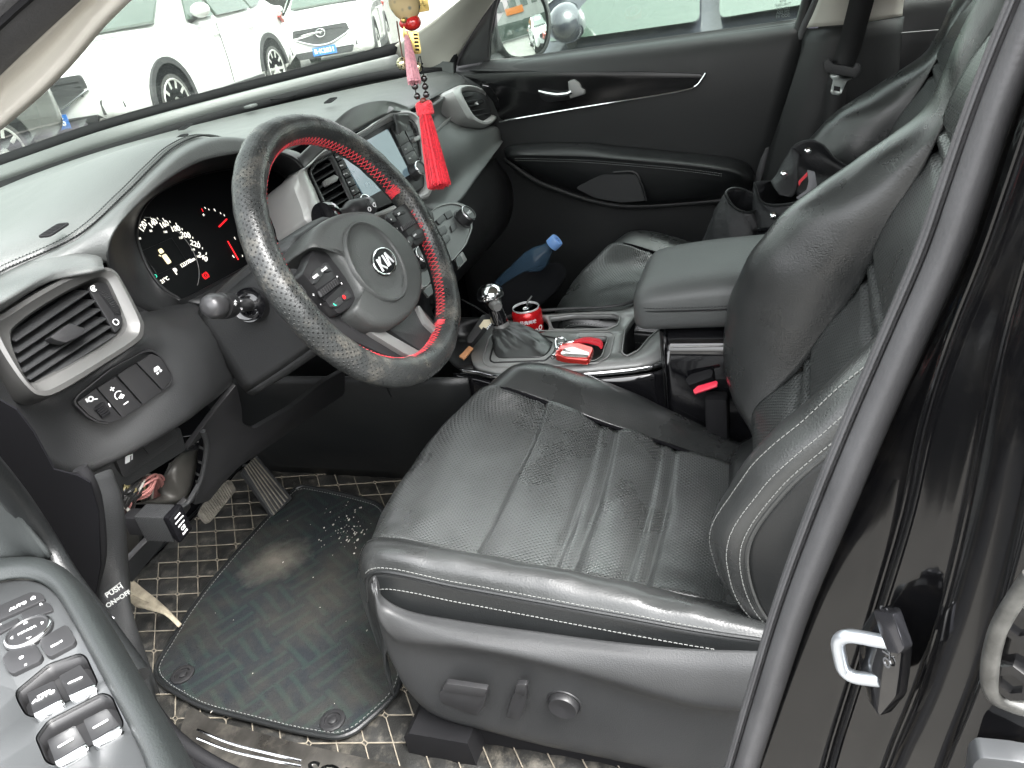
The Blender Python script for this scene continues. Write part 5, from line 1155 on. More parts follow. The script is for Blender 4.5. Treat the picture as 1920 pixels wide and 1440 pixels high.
# small dark box with a torn label, wedged in front of the gear lever
PB2 = thing('small_box', U(890, 640, z=.77), 'dark little box with a torn cream label wedged left of the gear lever', 'box')
bp1 = PL(U(890, 640, z=.77), (-.55, -.25, .8))
prism('box_body', bp1.pts(rc([(877,642),(905,600),(920,598),(923,606),(903,632),(886,652),(878,652)], 2), -.02), bp1.n, .02, K['plastic_smooth'], PB2, bevel=.0015)
prism('label', bp1.pts([(898,612),(907,600),(919,599),(921,605),(911,616),(906,613),(903,618)], 0), bp1.n, .0006, mat('cream_label', (.62, .56, .40), .6), PB2)
bm = bmesh.new()
for q in range(4): add_prism(bm, bp1.pts([(912 + q * 2.2, 616 - q * 3), (913.4 + q * 2.2, 614 - q * 3), (915.4 + q * 2.2, 616.5 - q * 3), (914 + q * 2.2, 618.5 - q * 3)], .0), bp1.n, .0005)
finish('print', bm, K['white'], PB2)
WD = thing('wooden_stick', U(872, 665, z=.76), 'short flat piece of brown wood lying in the front of the console', 'wood')
prism('wood', bp1.pts([(861,670),(880,650),(888,655),(870,676)], -.01), bp1.n, .005, mat('pale_wood', (.42, .20, .09), .6, var=.3, vs_=40), WD, bevel=.0008)
sheet('front_bin', [[U(*p, z=z) for p in L] for z, L in ((.75, [(800,590),(840,600),(880,600),(925,596)]), (.71, [(830,640),(850,650),(880,640),(910,620)]), (.74, [(838,668),(862,690),(885,690),(893,684)]))], K['plastic_smooth'], CO, 4, 4)
tube('bin_rim', [U(*p, z=.765) for p in ((866,562),(893,576),(925,598))], .002, K['chrome'], CO, seg=6)
# ------------------------------------------------------------------ passenger footwell: bottle, folded mat
BT = thing('water_bottle', U(1010, 480, x=.36), 'clear plastic water bottle with a pale blue cap lying by the passenger seat', 'bottle')
c1_ = U(1036, 458, x=.36); c2_ = U(1016, 487, x=.36) + Vector((-.01, .04, -.02)); ba = (c1_ - c2_).normalized(); M = axisM(c2_, ba); L = (c1_ - c2_).length
bg_ = mat('clear_plastic', (.06, .11, .17), .06, tr=.5, ior=1.2)
lathe('bottle_body', [(.028, -.08), (.031, -.07), (.031, -.03), (.029, -.02), (.031, -.01), (.030, L * .35), (.024, L * .6), (.014, L * .82), (.0125, L * .9), (.0125, L), (0, L)], M, bg_, BT, 28)
bm = bmesh.new(); bm.free()
cpn = lathe('bottle_cap', [(.0155, L - .004), (.0160, L + .001), (.0158, L + .014), (.0145, L + .0165), (0, L + .0168)], M, mat('pale_blue_cap', (.18, .34, .68), .4), BT, 28)
bm = bmesh.new(); MM = M @ Matrix.Translation((0, 0, L + .0168)); add_text(bm, 'G', .016, MM, 1.2, depth=.0003); finish('cap_mark', bm, mat('dark_blue_print', (.03, .07, .30), .5), cpn)
FM = thing('folded_mat', U(1000, 540, z=.60), 'plain black mat bulging up in the passenger footwell', 'mat')
sheet('mat', [[U(p[0], p[1], x=p[2]) for p in r] for r in ([(915,556,.20),(945,532,.26),(985,508,.32),(1020,496,.36),(1045,492,.38)],[(925,580,.18),(960,560,.22),(1000,535,.28),(1035,515,.33),(1060,503,.35)],[(940,600,.16),(975,590,.19),(1010,570,.22),(1035,550,.26),(1056,520,.30)])], K['dark'], FM, 5, 5, solid=.006)
# ------------------------------------------------------------------ black canvas bag on the passenger seat
BG = thing('canvas_bag', U(1420, 440, x=.33), 'crumpled black canvas bag with snap studs lying open on the passenger seat', 'bag')
fab = mat('black_canvas', (.010, .0105, .012), .6, bump=('n', 90, .0016), var=.3, vs_=14)
def pouch(name, rows, solid=.0022, amp=.004, fr=5):
    G = loft(rows, 5, 5, True)
    for i, r in enumerate(G):
        c = sum(r, Vector()) / len(r)
        for j, p in enumerate(r):
            d = (p - c).normalized(); t = i / (len(G) - 1)
            r[j] = p + d * amp * (math.sin(j * fr * .35 + t * 9) * .6 + math.sin(j * 1.7 + t * 23 + fr) * .4)
    return finish(name, grid_mesh(G, True), fab, BG, smooth='all', solid=solid)
def rg(L): return [U(p[0], p[1], x=p[2]) for p in L]
pouch('front_pouch', [rg([(1310,500,.30),(1360,512,.26),(1420,512,.26),(1450,480,.34),(1400,450,.42),(1330,470,.38)]),
                      rg([(1320,455,.32),(1360,475,.27),(1412,470,.27),(1432,440,.33),(1400,415,.40),(1340,425,.38)]),
                      rg([(1338,405,.33),(1372,420,.29),(1415,425,.29),(1432,405,.33),(1405,385,.38),(1358,385,.37)]),
                      rg([(1361,362,.34),(1376,388,.31),(1402,398,.30),(1424,388,.33),(1408,362,.37),(1378,353,.36)])])
pouch('main_pouch', [rg([(1400,500,.30),(1470,510,.25),(1560,470,.25),(1590,420,.38),(1520,400,.45),(1430,440,.42)]),
                     rg([(1408,450,.31),(1460,465,.26),(1540,425,.26),(1570,385,.38),(1500,365,.44),(1430,400,.40)]),
                     rg([(1412,400,.32),(1450,415,.28),(1520,395,.28),(1560,360,.36),(1500,345,.42),(1440,360,.39)]),
                     rg([(1414,345,.34),(1434,382,.30),(1500,378,.29),(1560,348,.35),(1510,335,.41),(1445,338,.38)])], amp=.0035, fr=3)
flap = sheet('flap', [rg([(1450,338,.38),(1470,300,.40),(1490,272,.41),(1520,263,.41),(1545,272,.41)]), rg([(1470,345,.36),(1490,315,.38),(1510,300,.41),(1540,290,.42),(1565,298,.41)]), rg([(1500,368,.33),(1530,345,.36),(1550,335,.39),(1575,322,.41),(1594,316,.41)]), rg([(1520,375,.31),(1545,360,.34),(1562,350,.37),(1582,340,.39),(1590,330,.40)])], fab, BG, 6, 6, solid=.003)
sheet('flap', [rg([(1445,340,.36),(1462,318,.38),(1478,290,.40),(1484,275,.41)]), rg([(1450,350,.34),(1478,330,.35),(1492,310,.37),(1500,290,.40)]), rg([(1462,364,.32),(1485,368,.32),(1497,345,.34),(1492,310,.38)])], fab, BG, 6, 6, solid=.003)
for px, py, x_ in ((1515,283,.40),(1470,326,.365),(1450,405,.285)):
    c = U(px, py, x=x_ - .012); lathe('snap_stud', [(.0065, -.001), (.0065, .001), (.0045, .003), (.002, .0035), (0, .0035)], axisM(c, CAM - c), K['chrome'], BG, 16)
strap_ = add_box(bmesh.new(), U(1437, 440, x=.275), (.006, .035, .03), None, .003); finish('side_release_buckle', strap_, K['gloss'], BG)
tube('rim_binding', rg([(1361,362,.335),(1376,388,.305),(1402,398,.295),(1424,388,.325),(1408,362,.365),(1378,353,.355)]), .0026, K['leather_side'], BG, seg=6, closed=True, k=5)
tube('rim_binding', rg([(1414,345,.335),(1434,382,.295),(1500,378,.285),(1560,348,.345)]), .0026, K['leather_side'], BG, seg=6, k=6)
TL = thing('tool_handle', U(1510, 345, x=.35), 'grey and red tool handle poking out of the canvas bag', 'tool')
tp = PL(U(1510, 345, x=.335), CAM - U(1510, 345, x=.335))
prism('grip', tp.pts(rc([(1513,318),(1528,322),(1532,350),(1520,362),(1500,378),(1492,370),(1512,356),(1516,340)], 3), -.006), tp.n, .010, mat('tool_grey', (.12, .12, .13), .4), TL, bevel=.002)
prism('red_insert', tp.pts(rc([(1497,340),(1514,322),(1514,330),(1502,342),(1498,350)], 2), -.004), tp.n, .006, K['red'], TL, bevel=.001)
# ------------------------------------------------------------------ hanging charm
HC = thing('hanging_charm', U(765, 20, d=.9), 'charm of pouch, gold bells, black beads and tassels hanging before the dashboard', 'ornament')
D = lambda px, py, dd=0: U(px, py, d=.9 + dd)
px1 = .9 / F
def ball(name, px, py, rpx, mt, dd=0, sq=(1, 1, 1)):
    bm = bmesh.new(); bmesh.ops.create_uvsphere(bm, u_segments=20, v_segments=14, radius=rpx * px1, matrix=Matrix.Translation(D(px, py, dd)) @ Matrix.Diagonal((*sq, 1))); return finish(name, bm, mt, HC, smooth='all')
broc = bpy.data.materials.new('brocade'); broc.use_nodes = True; N = broc.node_tree; b = N.nodes['Principled BSDF']; b.inputs['Roughness'].default_value = .6
tc = N.nodes.new('ShaderNodeTexCoord'); vo_n = N.nodes.new('ShaderNodeTexVoronoi'); vo_n.inputs['Scale'].default_value = 110; N.links.new(tc.outputs['Object'], vo_n.inputs['Vector'])
cr_ = N.nodes.new('ShaderNodeValToRGB'); e_ = cr_.color_ramp.elements; e_[0].position = .25; e_[0].color = (.05, .09, .09, 1); e_[1].position = .42; e_[1].color = (.42, .33, .17, 1)
N.links.new(vo_n.outputs['Distance'], cr_.inputs[0]); N.links.new(cr_.outputs[0], b.inputs['Base Color'])
gold = mat('brass', (.62, .46, .16), .3, metal=.9, var=.3, vs_=200)
G = []
for t, r_ in ((0, .30), (.12, .75), (.3, 1.0), (.55, 1.02), (.75, .85), (.9, .5), (1, .22)):
    c = D(755, -18).lerp(D(763, 40), t); row = []
    for q in range(24):
        a = 2 * math.pi * q / 24; rr = 27 * px1 * r_ * (1 + .07 * math.sin(q * 2.6 + t * 5)); row.append(c + ROT.col[0].to_3d() * rr * math.cos(a) * 1.0 + Vector((.3, .9, 0)).normalized() * 0 + (ROT @ Vector((0, 0, 1))) * rr * .75 * math.sin(a))
    G.append(row)
finish('brocade_pouch', grid_mesh(loft(G, 1, 4, True), True), broc, HC, smooth='all')
ball('red_gourd', 772, 42, 17, mat('lacquer_red', (.55, .02, .02), .18, coat=1), .006, (1.05, 1.05, .85)); ball('red_gourd', 757, 44, 9, mat('lacquer_red2', (.55, .02, .02), .18, coat=1))
ball('brass_bead', 757, 38, 5, gold, -.012)
box('brass_block', D(787, 5, .01), (.020, .020, .020), gold, HC, M=Matrix.Rotation(.4, 4, 'Z'), bevel=.002)
pm = PL(D(778, 78, .006), -ray(778, 78)); 
gp = prism('brass_plate', pm.pts(rc([(762,58),(784,58),(790,96),(789,101),(770,102),(764,92)], 3), -.003), pm.n, .006, gold, HC, bevel=.0015)
bm = bmesh.new()
for q in range(5):
    add_prism(bm, pm.pts([(775 + q * .8, 63 + q * 7), (783 + q * .8, 63 + q * 7), (783.5 + q * .8, 67 + q * 7), (775.5 + q * .8, 67 + q * 7)], .003), pm.n, .0005)
finish('engraving', bm, K['matte'], gp)
tube('cord', [D(744, 40), D(747, 60), D(751, 85), D(754, 105)], .0009, mat('brown_cord', (.10, .05, .03), .7), HC, seg=6, k=4)
for px, py in ((755, 119), (783, 126)):
    b_ = ball('bell', px, py, 11.5 if px < 760 else 9, mat('pierced_bell%d' % px, (.80, .70, .45), .25, metal=.8, var=.4, vs_=500), .004)
    bm = bmesh.new()
    for q in range(14):
        a = q * 2.4; z_ = -.9 + 1.8 * q / 13; rr = math.sqrt(1 - z_ * z_) * 11.4 * px1; bmesh.ops.create_icosphere(bm, subdivisions=1, radius=.0012, matrix=Matrix.Translation(D(px, py, .004) + Vector((rr * math.cos(a), rr * math.sin(a), z_ * 11.4 * px1 * (1 if px < 760 else .8)))))
    finish('bell_holes', bm, K['matte'], b_)
def tassel(name, top, bot, r0, r1, n, mt, th=.0006, rows=5):
    bm = bmesh.new(); ax = (bot - top).normalized(); u_ = ax.orthogonal().normalized(); w_ = ax.cross(u_)
    for q in range(n):
        a = random.uniform(0, 6.283); k_ = math.sqrt(random.random()); o0 = (u_ * math.cos(a) + w_ * math.sin(a)) * r0 * k_; o1 = (u_ * math.cos(a) + w_ * math.sin(a)) * r1 * (k_ * .9 + .1 * random.random())
        e = bot + ax * random.uniform(-.002, .0015)
        P = [top + o0, top.lerp(e, .12) + o0 * 1.5, top.lerp(e, .5) + o0.lerp(o1, .62), e + o1]
        add_tube(bm, cr(P, 2), th, 4)
    return finish(name, bm, mt, HC)
pink = mat('pink_thread', (.60, .30, .34), .6, var=.3, vs_=330)
tassel('pink_tassel', D(761, 60, -.006), D(777, 154, -.006), 3 * px1, 14 * px1, 150, pink, .0006)
prism('star_clasp', pm.pts([(757,48),(762,60),(768,72),(760,66),(756,73),(755,60)], .010), pm.n, .002, gold, HC, bevel=.0004)
bd = mat('black_bead', (.012, .010, .010), .12, coat=1)
for px, py in ((779,139),(778,162),(782,180),(795,147),(797,162),(799,177)): ball('bead', px, py, 6.4, bd, .002)
ball('bead', 794, 189, 6.2, mat('rosewood_bead', (.14, .03, .02), .3), 0)
for P in ([(786,105),(780,130),(779,139),(778,162),(782,180),(792,189)],[(788,105),(793,135),(795,147),(797,162),(799,177),(795,189)]): tube('cord', [D(*p, .002) for p in P], .0006, K['matte'], HC, seg=5, k=3)
bm = bmesh.new()
for q in range(5):
    a = q * 1.25; c = D(796, 203)
    add_tube(bm, cr([c + Vector((.0075 * math.cos(a + t * 1.05), .0075 * math.sin(a + t * 1.05), .0058 * math.sin(t * 2.1 + q))) for t in range(6)], 3, True), .0031, 8, True)
finish('knot', bm, K['red'], HC)
tassel('red_tassel', D(795, 208), D(823, 349), 8 * px1, 23 * px1, 420, mat('tassel_red', (.50, .015, .028), .6, var=.5, vs_=330), .00055)
tube('hanging_cord', [D(765, -10), D(752, -150)], .001, K['red'], HC, seg=6)
# ------------------------------------------------------------------ passenger door
PD = thing('passenger_door', (.80, -.1, .9), 'closed black front passenger door seen from inside, with window and armrest', 'door')
def yz(ys, xz): return [[Vector((x + 0 * y, y, z)) for y in ys] for x, z in xz]
def skew(rows):                       # the rear edge of the door leans back towards the top
    for r in rows:
        for p in r:
            t = (p.y - .36) / (-.56 - .36); p.y += t * (-(p.z - .865) * .30)
    return rows
ys = (.36, .2, .0, -.2, -.35, -.50)
sheet('inner_panel', skew(yz(ys, ((.785, 1.166), (.778, 1.160), (.752, 1.152), (.735, 1.125), (.728, 1.07), (.728, 1.0), (.735, .9), (.748, .8), (.752, .6), (.755, .42)))), K['trim'], PD, 4, 4)
sheet('window_ledge', [[U(p[0], p[1], x=x_ + q) for p, x_ in L] for q, L in ((0, (((905,114),.782),((1000,107),.782),((1150,90),.782),((1300,68),.782),((1500,40),.782))), (-.02, (((903,119),.782),((1000,113),.782),((1150,97),.782),((1300,77),.782),((1500,52),.782))), (-.045, (((880,132),.782),((1000,134),.782),((1150,134),.782),((1310,135),.782),((1465,160),.782))))], K['trim'], PD, 5, 4)
GP = PL((.722, 0, 1.05), (-1, 0, .06), (0, -1, 0))
gi = prism('gloss_insert', GP.pts(rc([(868,141),(1000,135),(1200,134),(1314,138),(1320,146),(1306,162),(1285,170),(1100,200),(950,227),(938,222),(925,190),(900,160)], 4), .002), GP.n, .004, K['insert'], PD, bevel=.001)
tube('chrome_strip', GP.pts([(936,228),(1000,217),(1100,200),(1200,184),(1285,169),(1306,160),(1316,148),(1323,137)], .007), .0026, K['chrome'], PD, seg=8, k=5)
tube('speaker_edge', GP.pts([(905,160),(920,165),(933,185),(938,205)], .006), .0015, K['gloss'], PD, seg=6, k=4)
ih = prism('handle_cup', GP.pts(rc([(1012,176),(1030,180),(1062,182),(1068,168),(1096,162),(1100,176),(1070,186),(1030,192),(1018,188)], 4), .005), GP.n, .003, K['matte'], PD, bevel=.001)
tube('handle_lever', GP.pts([(1010,171),(1025,175),(1045,178),(1064,176),(1072,172)], .018), [.003, .004, .0045, .005, .006], K['chrome'], ih, seg=10)
prism('handle_pivot', GP.pts(rc([(1066,152),(1078,148),(1088,156),(1092,166),(1098,168),(1098,176),(1070,184),(1068,170)], 3), .008), GP.n, .010, K['silver'], ih, bevel=.003)
rows = [
 [(946,279,.735),(956,273,.735),(990,268,.735),(1090,266,.735),(1152,272,.735),(1270,284,.735),(1360,294,.735),(1400,306,.735),(1416,330,.735)],
 [(946,284,.70),(960,278,.685),(990,275,.68),(1090,275,.68),(1155,283,.68),(1270,294,.68),(1355,304,.685),(1392,314,.70),(1414,338,.72)],
 [(948,292,.68),(960,290,.66),(990,288,.65),(1090,290,.65),(1160,296,.65),(1280,306,.65),(1355,316,.655),(1392,326,.675),(1412,344,.715)],
 [(950,298,.68),(962,298,.66),(990,297,.65),(1090,300,.65),(1160,305,.65),(1280,316,.65),(1355,326,.655),(1390,338,.675),(1408,352,.715)],
 [(958,303,.69),(972,308,.672),(1000,318,.660),(1090,336,.656),(1175,342,.656),(1280,344,.658),(1355,350,.664),(1388,356,.69),(1406,362,.72)],
 [(975,312,.715),(990,322,.70),(1020,338,.69),(1100,366,.684),(1180,380,.684),(1280,376,.684),(1350,370,.69),(1385,367,.72),(1404,368,.73)],
 [(980,318,.745),(994,328,.745),(1022,345,.745),(1100,371,.74),(1180,386,.74),(1280,382,.74),(1350,376,.74),(1385,374,.745),(1404,374,.75)]]
R = [[U(p[0], p[1], x=p[2]) for p in r] for r in rows]
ar = sheet('armrest', R, K['leather_side'], PD, 5, 5)
tube('armrest_rib', [UU(p, x=.712) for p in ((947,297),(1000,336),(1060,360),(1110,376),(1170,386),(1240,384),(1320,378),(1404,372))], .008, K['trim'], PD, seg=10, k=5)
for dz in (0, 4): stitches('stitching', [U(p[0], p[1] + dz, x=.6485) for p in ((965,297),(990,297),(1090,300),(1160,305),(1280,316),(1355,326))], K['greyprint'], PD, step=.005, ln=.003, r=.0004, nrm=(-1, 0, 0))
pk = [(1078,352),(1122,330),(1150,323),(1186,322),(1200,338),(1212,376),(1165,380),(1115,371)]
pp = [UU(p, x=.652) for p in pk]
prism('pull_pocket', rc(pp, .012, 4), (1, 0, 0), .004, mat('pocket_lit_tone', (.024, .025, .026), .5), PD, bevel=.001); tube('pocket_rim', pp[2:6], .0035, K['leather_side'], PD, seg=8, k=4)  # plate in place of a recess, its lighter shading put into the colour
prism('window_switch_plate', [UU(p, x=.70) for p in rc([(1045,272),(1085,271),(1088,278),(1048,279)], 2)], (-.1, 0, 1), .002, K['gloss'], PD)
box('window_switch', U(1062, 276, x=.69), (.012, .022, .006), K['silver'], PD)
# window glass and frame
gpts = [U(905, 118, x=.79), U(1500, 44, x=.79)]
yF, yR = gpts[0].y, gpts[1].y
prism('window_glass', [Vector((.792, .24, 1.155)), Vector((.792, -.60, 1.155)), Vector((.70, -.70, 1.50)), Vector((.70, -.10, 1.50))], (1, 0, .26), .004, K['glass'], PD)
tube('window_seal', [UU(p, x=.784) for p in ((905,114),(1000,107),(1150,90),(1300,68),(1500,39))], .0022, K['silver'], PD, seg=6, k=4)
tube('door_frame', [Vector((.755, -.470, .86)), U(1443, 250, x=.752), U(1490, 90, x=.758), U(1520, -20, x=.75), U(1560, -200, x=.72)], .014, K['plastic_smooth'], PD, seg=10, k=4)
prism('sail_panel', [UU(p, x=.775) for p in ((858,124),(872,90),(890,60),(912,25),(922,0),(930,-10),(918,60),(914,114))], (-1, 0, 0), .006, K['plastic_smooth'], PD, bevel=.001)
prism('corner_seal', [U(*p, x=.80) for p in ((842,150),(850,104),(872,50),(905,-4),(945,-60),(960,-60),(930,20),(918,114),(918,140))], (1, 0, 0), .006, K['matte'], PD)
tube('division_bar', [U(915, 114, x=.778), U(916, 70, x=.776), U(930, 0, x=.765), U(945, -60, x=.75)], .0055, K['trim'], PD, seg=8, k=3)
# window sticker: faint certification marks
bm = bmesh.new(); SP_ = PL(U(1468, 14, x=.785), (-1, 0, -.26), (0, -1, 0))
for k_, s_ in enumerate(('KIA', 'SEKURIT', '43R-001', 'AS2 M2', 'E6 CCC')): add_text(bm, s_, .009, SP_.M(SP_(1468, 2 + k_ * 7)), depth=.0001)
finish('glass_marking', bm, K['greyprint'], PD)
# exterior mirror on that door
MR = thing('door_mirror', U(975, 60, x=1.0), 'dark exterior door mirror reflecting parked cars outside the passenger window', 'mirror')
mc = U(978, 46, x=1.0); 
tgt = Vector((3.6, -9.5, 1.5)); nrm = ((CAM - mc).normalized() + (tgt - mc).normalized()).normalized()
MP = PL(mc, nrm, (1, 0, 0))
mo_ = [(936,0),(932,35),(938,70),(950,95),(966,106),(995,105),(1018,92),(1028,60),(1026,20),(1012,-10),(980,-24),(950,-18)]
mpp = cr(MP.pts(mo_), 3, True); mcen = sum(mpp, Vector()) / len(mpp)
bm = grid_mesh([mpp, [p for p in scaled(mpp, mcen, 1.10)], [p - nrm * .02 for p in scaled(mpp, mcen, 1.14)], [p - nrm * .07 for p in scaled(mpp, mcen, 1.05)], [p - nrm * .10 for p in scaled(mpp, mcen, .6)], [p - nrm * .105 for p in scaled(mpp, mcen, .05)]], True)
bmesh.ops.recalc_face_normals(bm, faces=bm.faces); finish('housing', bm, K['plastic_smooth'], MR, smooth='all')
mg = []
for k_ in (.985, .85, .7, .5, .3, .15, .01):
    mg.append([p + nrm * (.003 - ((p - mcen).length ** 2) / (2 * .75)) for p in scaled(mpp, mcen, k_)])
bm = grid_mesh(mg, True); bmesh.ops.recalc_face_normals(bm, faces=bm.faces); finish('mirror_glass', bm, mat('mirror_silver', (.9, .92, .92), .01, metal=1), MR, smooth='all')
tube('mirror_arm', [mc - nrm * .05 + Vector((-.02, 0, -.06)), Vector((.84, .24, 1.13))], .022, K['plastic_smooth'], MR, seg=12)
prism('lower_side', [Vector((.79, y, z)) for y, z in ((.30, .30), (1.0, .30), (1.0, 1.16), (.30, 1.16))], (1, 0, 0), .01, K['dark'], PD)
# ------------------------------------------------------------------ far B pillar, seat belt, rear door
FP_ = thing('far_pillar', (.74, -.6, 1.0), 'dark grey passenger side pillar with a pale beige upper trim', 'pillar')
def px3(L): return [U(p[0], p[1], x=p[2]) for p in L]
sheet('lower_trim', [px3(r) for r in ([(1512,54,.735),(1560,50,.70),(1620,44,.70),(1690,32,.73),(1700,30,.80)],[(1470,170,.735),(1520,172,.70),(1590,170,.70),(1680,165,.73),(1692,160,.80)],[(1440,290,.735),(1490,300,.70),(1560,310,.70),(1660,300,.73),(1675,300,.80)],[(1412,400,.735),(1450,440,.70),(1530,470,.70),(1640,450,.73),(1655,450,.80)],[(1400,520,.735),(1430,600,.70),(1520,640,.70),(1640,640,.73),(1655,640,.80)])], K['trim'], FP_, 4, 4)
sheet('upper_trim', [px3(r) for r in ([(1600,-180,.66),(1640,-180,.645),(1690,-180,.645),(1730,-180,.67)],[(1535,0,.715),(1575,-4,.69),(1630,-6,.69),(1697,-10,.72)],[(1512,52,.733),(1560,48,.698),(1620,42,.698),(1692,30,.728)])], K['beige'], FP_, 4, 4)
tube('door_seal', px3([(1600,-160,.69),(1528,10,.735),(1505,60,.745),(1470,170,.745),(1435,290,.745),(1412,380,.745),(1395,480,.745)]), .010, K['rubber'], FP_, seg=10, k=4)
SBt = thing('seat_belt', U(1580, 130, x=.69), 'black seat belt hanging on the far pillar with a silver buckle tongue', 'seat belt')
wb = mat('belt_webbing', (.014, .014, .015), .6, bump=('n', 1200, .0004))
def ribbon(name, L, wd, parent):
    P = cr(px3(L), 6); rows = [[p + Vector((-.004, wd / 2, 0)) for p in P], [p + Vector((-.005, 0, 0)) for p in P], [p + Vector((-.004, -wd / 2, 0)) for p in P]]
    return finish(name, grid_mesh(rows), wb, parent, smooth='all', solid=.0016, off=0)
ribbon('webbing', [(1650,-160,.60),(1620,-20,.64),(1605,40,.66),(1592,90,.675),(1575,135,.68)], .048, SBt)
ribbon('webbing', [(1572,140,.68),(1560,230,.68),(1545,330,.68),(1530,440,.69)], .042, SBt)
tp_ = PL(U(1577, 130, x=.672), (-1, 0, .05), (0, -1, 0))
prism('belt_guide', tp_.pts(rc([(1545,112),(1556,109),(1560,118),(1600,126),(1604,117),(1613,120),(1614,132),(1604,146),(1590,143),(1560,138),(1546,134),(1543,122)], 4), 0), tp_.n, .012, K['plastic'], SBt, bevel=.003)
tg = holed('tongue', [UU(p, x=.668) for p in rc([(1556,138),(1598,143),(1597,148),(1588,152),(1583,163),(1577,176),(1572,179),(1560,177),(1557,172),(1562,150),(1556,144)], 2)], [[UU(p, x=.668) for p in ((1564,161),(1576,163),(1575,172),(1563,170))]], .002, mat('tongue_steel', (.62, .66, .64), .35, metal=.4), SBt)
RD = thing('rear_door', (.78, -1.1, .9), 'dark rear passenger door trim behind the far pillar', 'door')
sheet('inner_panel', [[Vector((x, y, z)) for y in (-.60, -.9, -1.3, -1.8)] for x, z in ((.785, 1.19), (.76, 1.175), (.74, 1.13), (.735, 1.0), (.75, .8), (.76, .42))], K['plastic_smooth'], RD, 4, 4)
tube('chrome_strip', px3([(1690,62,.733),(1760,56,.733),(1830,44,.733)]), .0014, K['silver'], RD, seg=6)
tube('pull_edge', px3([(1686,182,.733),(1700,173,.733),(1740,166,.733)]), .0022, K['silver'], RD, seg=6)
prism('window_glass', [Vector((.792, -.66, 1.19)), Vector((.792, -1.75, 1.22)), Vector((.70, -1.65, 1.50)), Vector((.70, -.78, 1.50))], (1, 0, .26), .004, K['glass'], RD)
tube('door_frame', [Vector((.77, -.64, 1.17)), Vector((.70, -.76, 1.50))], .016, K['plastic_smooth'], RD, seg=10)
# rear bench (dark, mostly hidden)
RB = thing('rear_bench', (0, -1.25, .7), 'black rear bench seat mostly hidden behind the front seats', 'bench seat')
sheet('bench_cushion', [[Vector((x, y, z + .01 * math.cos(x * 8))) for x in (-.68, -.3, 0, .3, .68)] for y, z in ((-1.02, .60), (-1.04, .74), (-1.2, .76), (-1.45, .72))], K['leather'], RB, 4, 4)
sheet('bench_back', [[Vector((x, y, z)) for x in (-.68, -.3, 0, .3, .68)] for y, z in ((-1.42, .70), (-1.48, .9), (-1.6, 1.25), (-1.68, 1.28))], K['leather'], RB, 4, 4)
# ------------------------------------------------------------------ roof, A pillars, windscreen
RF = thing('car_roof', (0, -.9, 1.60), 'black car roof with a pale headliner above the cabin', 'roof')
sheet('headliner', [[Vector((x, y, z - .10 * (abs(x) / .62) ** 3)) for x in (-.62, -.35, 0, .35, .62)] for y, z in ((.08, 1.545), (-.1, 1.60), (-.9, 1.64), (-1.7, 1.60))], K['beige'], RF, 4, 4, solid=.01, off=-1)
sheet('roof_skin', [[Vector((x, y, z + .05 - .10 * (abs(x) / .64) ** 3)) for x in (-.66, -.35, 0, .35, .66)] for y, z in ((.10, 1.545), (-.1, 1.60), (-.9, 1.64), (-1.7, 1.60), (-2.1, 1.5))], K['paint'], RF, 4, 4, solid=.01, off=1)
def base(x, q=0): return Vector((x, .92 - x * x + q, 1.20 + .04 * x * x))
def head(x): return Vector((x * .80, .10 - .12 * x * x, 1.54 - .04 * x * x))
WSn = thing('windscreen', (0, .6, 1.35), 'large clear windscreen with a black border above the dashboard', 'windscreen')
xs_ = (-.72, -.5, -.25, 0, .25, .5, .72)
sheet('glass', [[base(x).lerp(head(x), t) + Vector((0, .06, .05)) * math.sin(math.pi * t) for x in xs_] for t in (0, .33, .66, 1)], K['ws'], WSn, 4, 4, solid=.004)
fr_up = [UF(px, py, lambda x: .895 - x * x) for px, py in ((0,290),(200,223),(400,168),(600,118),(748,78))]
def ex(P): d = P[0] - P[1]; d.z = 0; return [Vector((-.72, .40, P[0].z)), Vector((-.5, .67, P[0].z)), Vector((-.25, .86, P[0].z))] + P
fr_dn = [UF(px, py, lambda x: .885 - x * x) for px, py in ((0,310),(200,242),(400,186),(600,136),(742,102))]
md_dn = [UF(px, py, lambda x: .87 - x * x) for px, py in ((0,336),(200,268),(400,208),(600,156),(752,124))]
R_ = [[UF(px, py, lambda x: .856 - x * x) for px, py in L] for L in (((0,340),(200,272),(400,211),(600,158),(735,130),(850,126)), ((0,370),(200,298),(400,232),(600,175),(735,147),(850,138)))]
gs_ = sheet('gap_shade_strip', R_, K['matte'], None, 5, 2, solid=.003); gs_.name = 'painted_gap_shade'; tag(gs_, 'flat black strip painting in the shade of the slot between dashboard pad and windscreen foot strip', 'slot')  # black sheet over the dash, its colour stands for shade in the gap
prism('corner_fill', [U(*p, x=.742) for p in ((700,112),(760,96),(800,110),(850,118),(850,140),(780,140),(700,146))], (1, 0, 0), .01, K['dash'], DB)
sheet('black_border', [ex(fr_up), ex(fr_dn)], K['matte'], WSn, 5, 2, solid=.003)
cw = structure(sheet('cowl', [ex(fr_dn), [p + Vector((0, -.006, -.001)) for p in ex(fr_dn)], [p.lerp(q, .6) + Vector((0, -.004, .002)) for p, q in zip(ex(fr_dn), ex(md_dn))], ex(md_dn), [p + Vector((0, .01, -.03)) for p in ex(md_dn)]], K['dash'], None, 5, 3)); 
cw.name = 'windscreen_cowl'; del cw['kind']; tag(cw, 'grey moulded strip along the foot of the windscreen behind the dashboard', 'trim strip')
tube('rain_edge', [p + Vector((0, .02, -.01)) for p in ex(fr_up)], .003, K['matte'], WSn, seg=6, k=3)
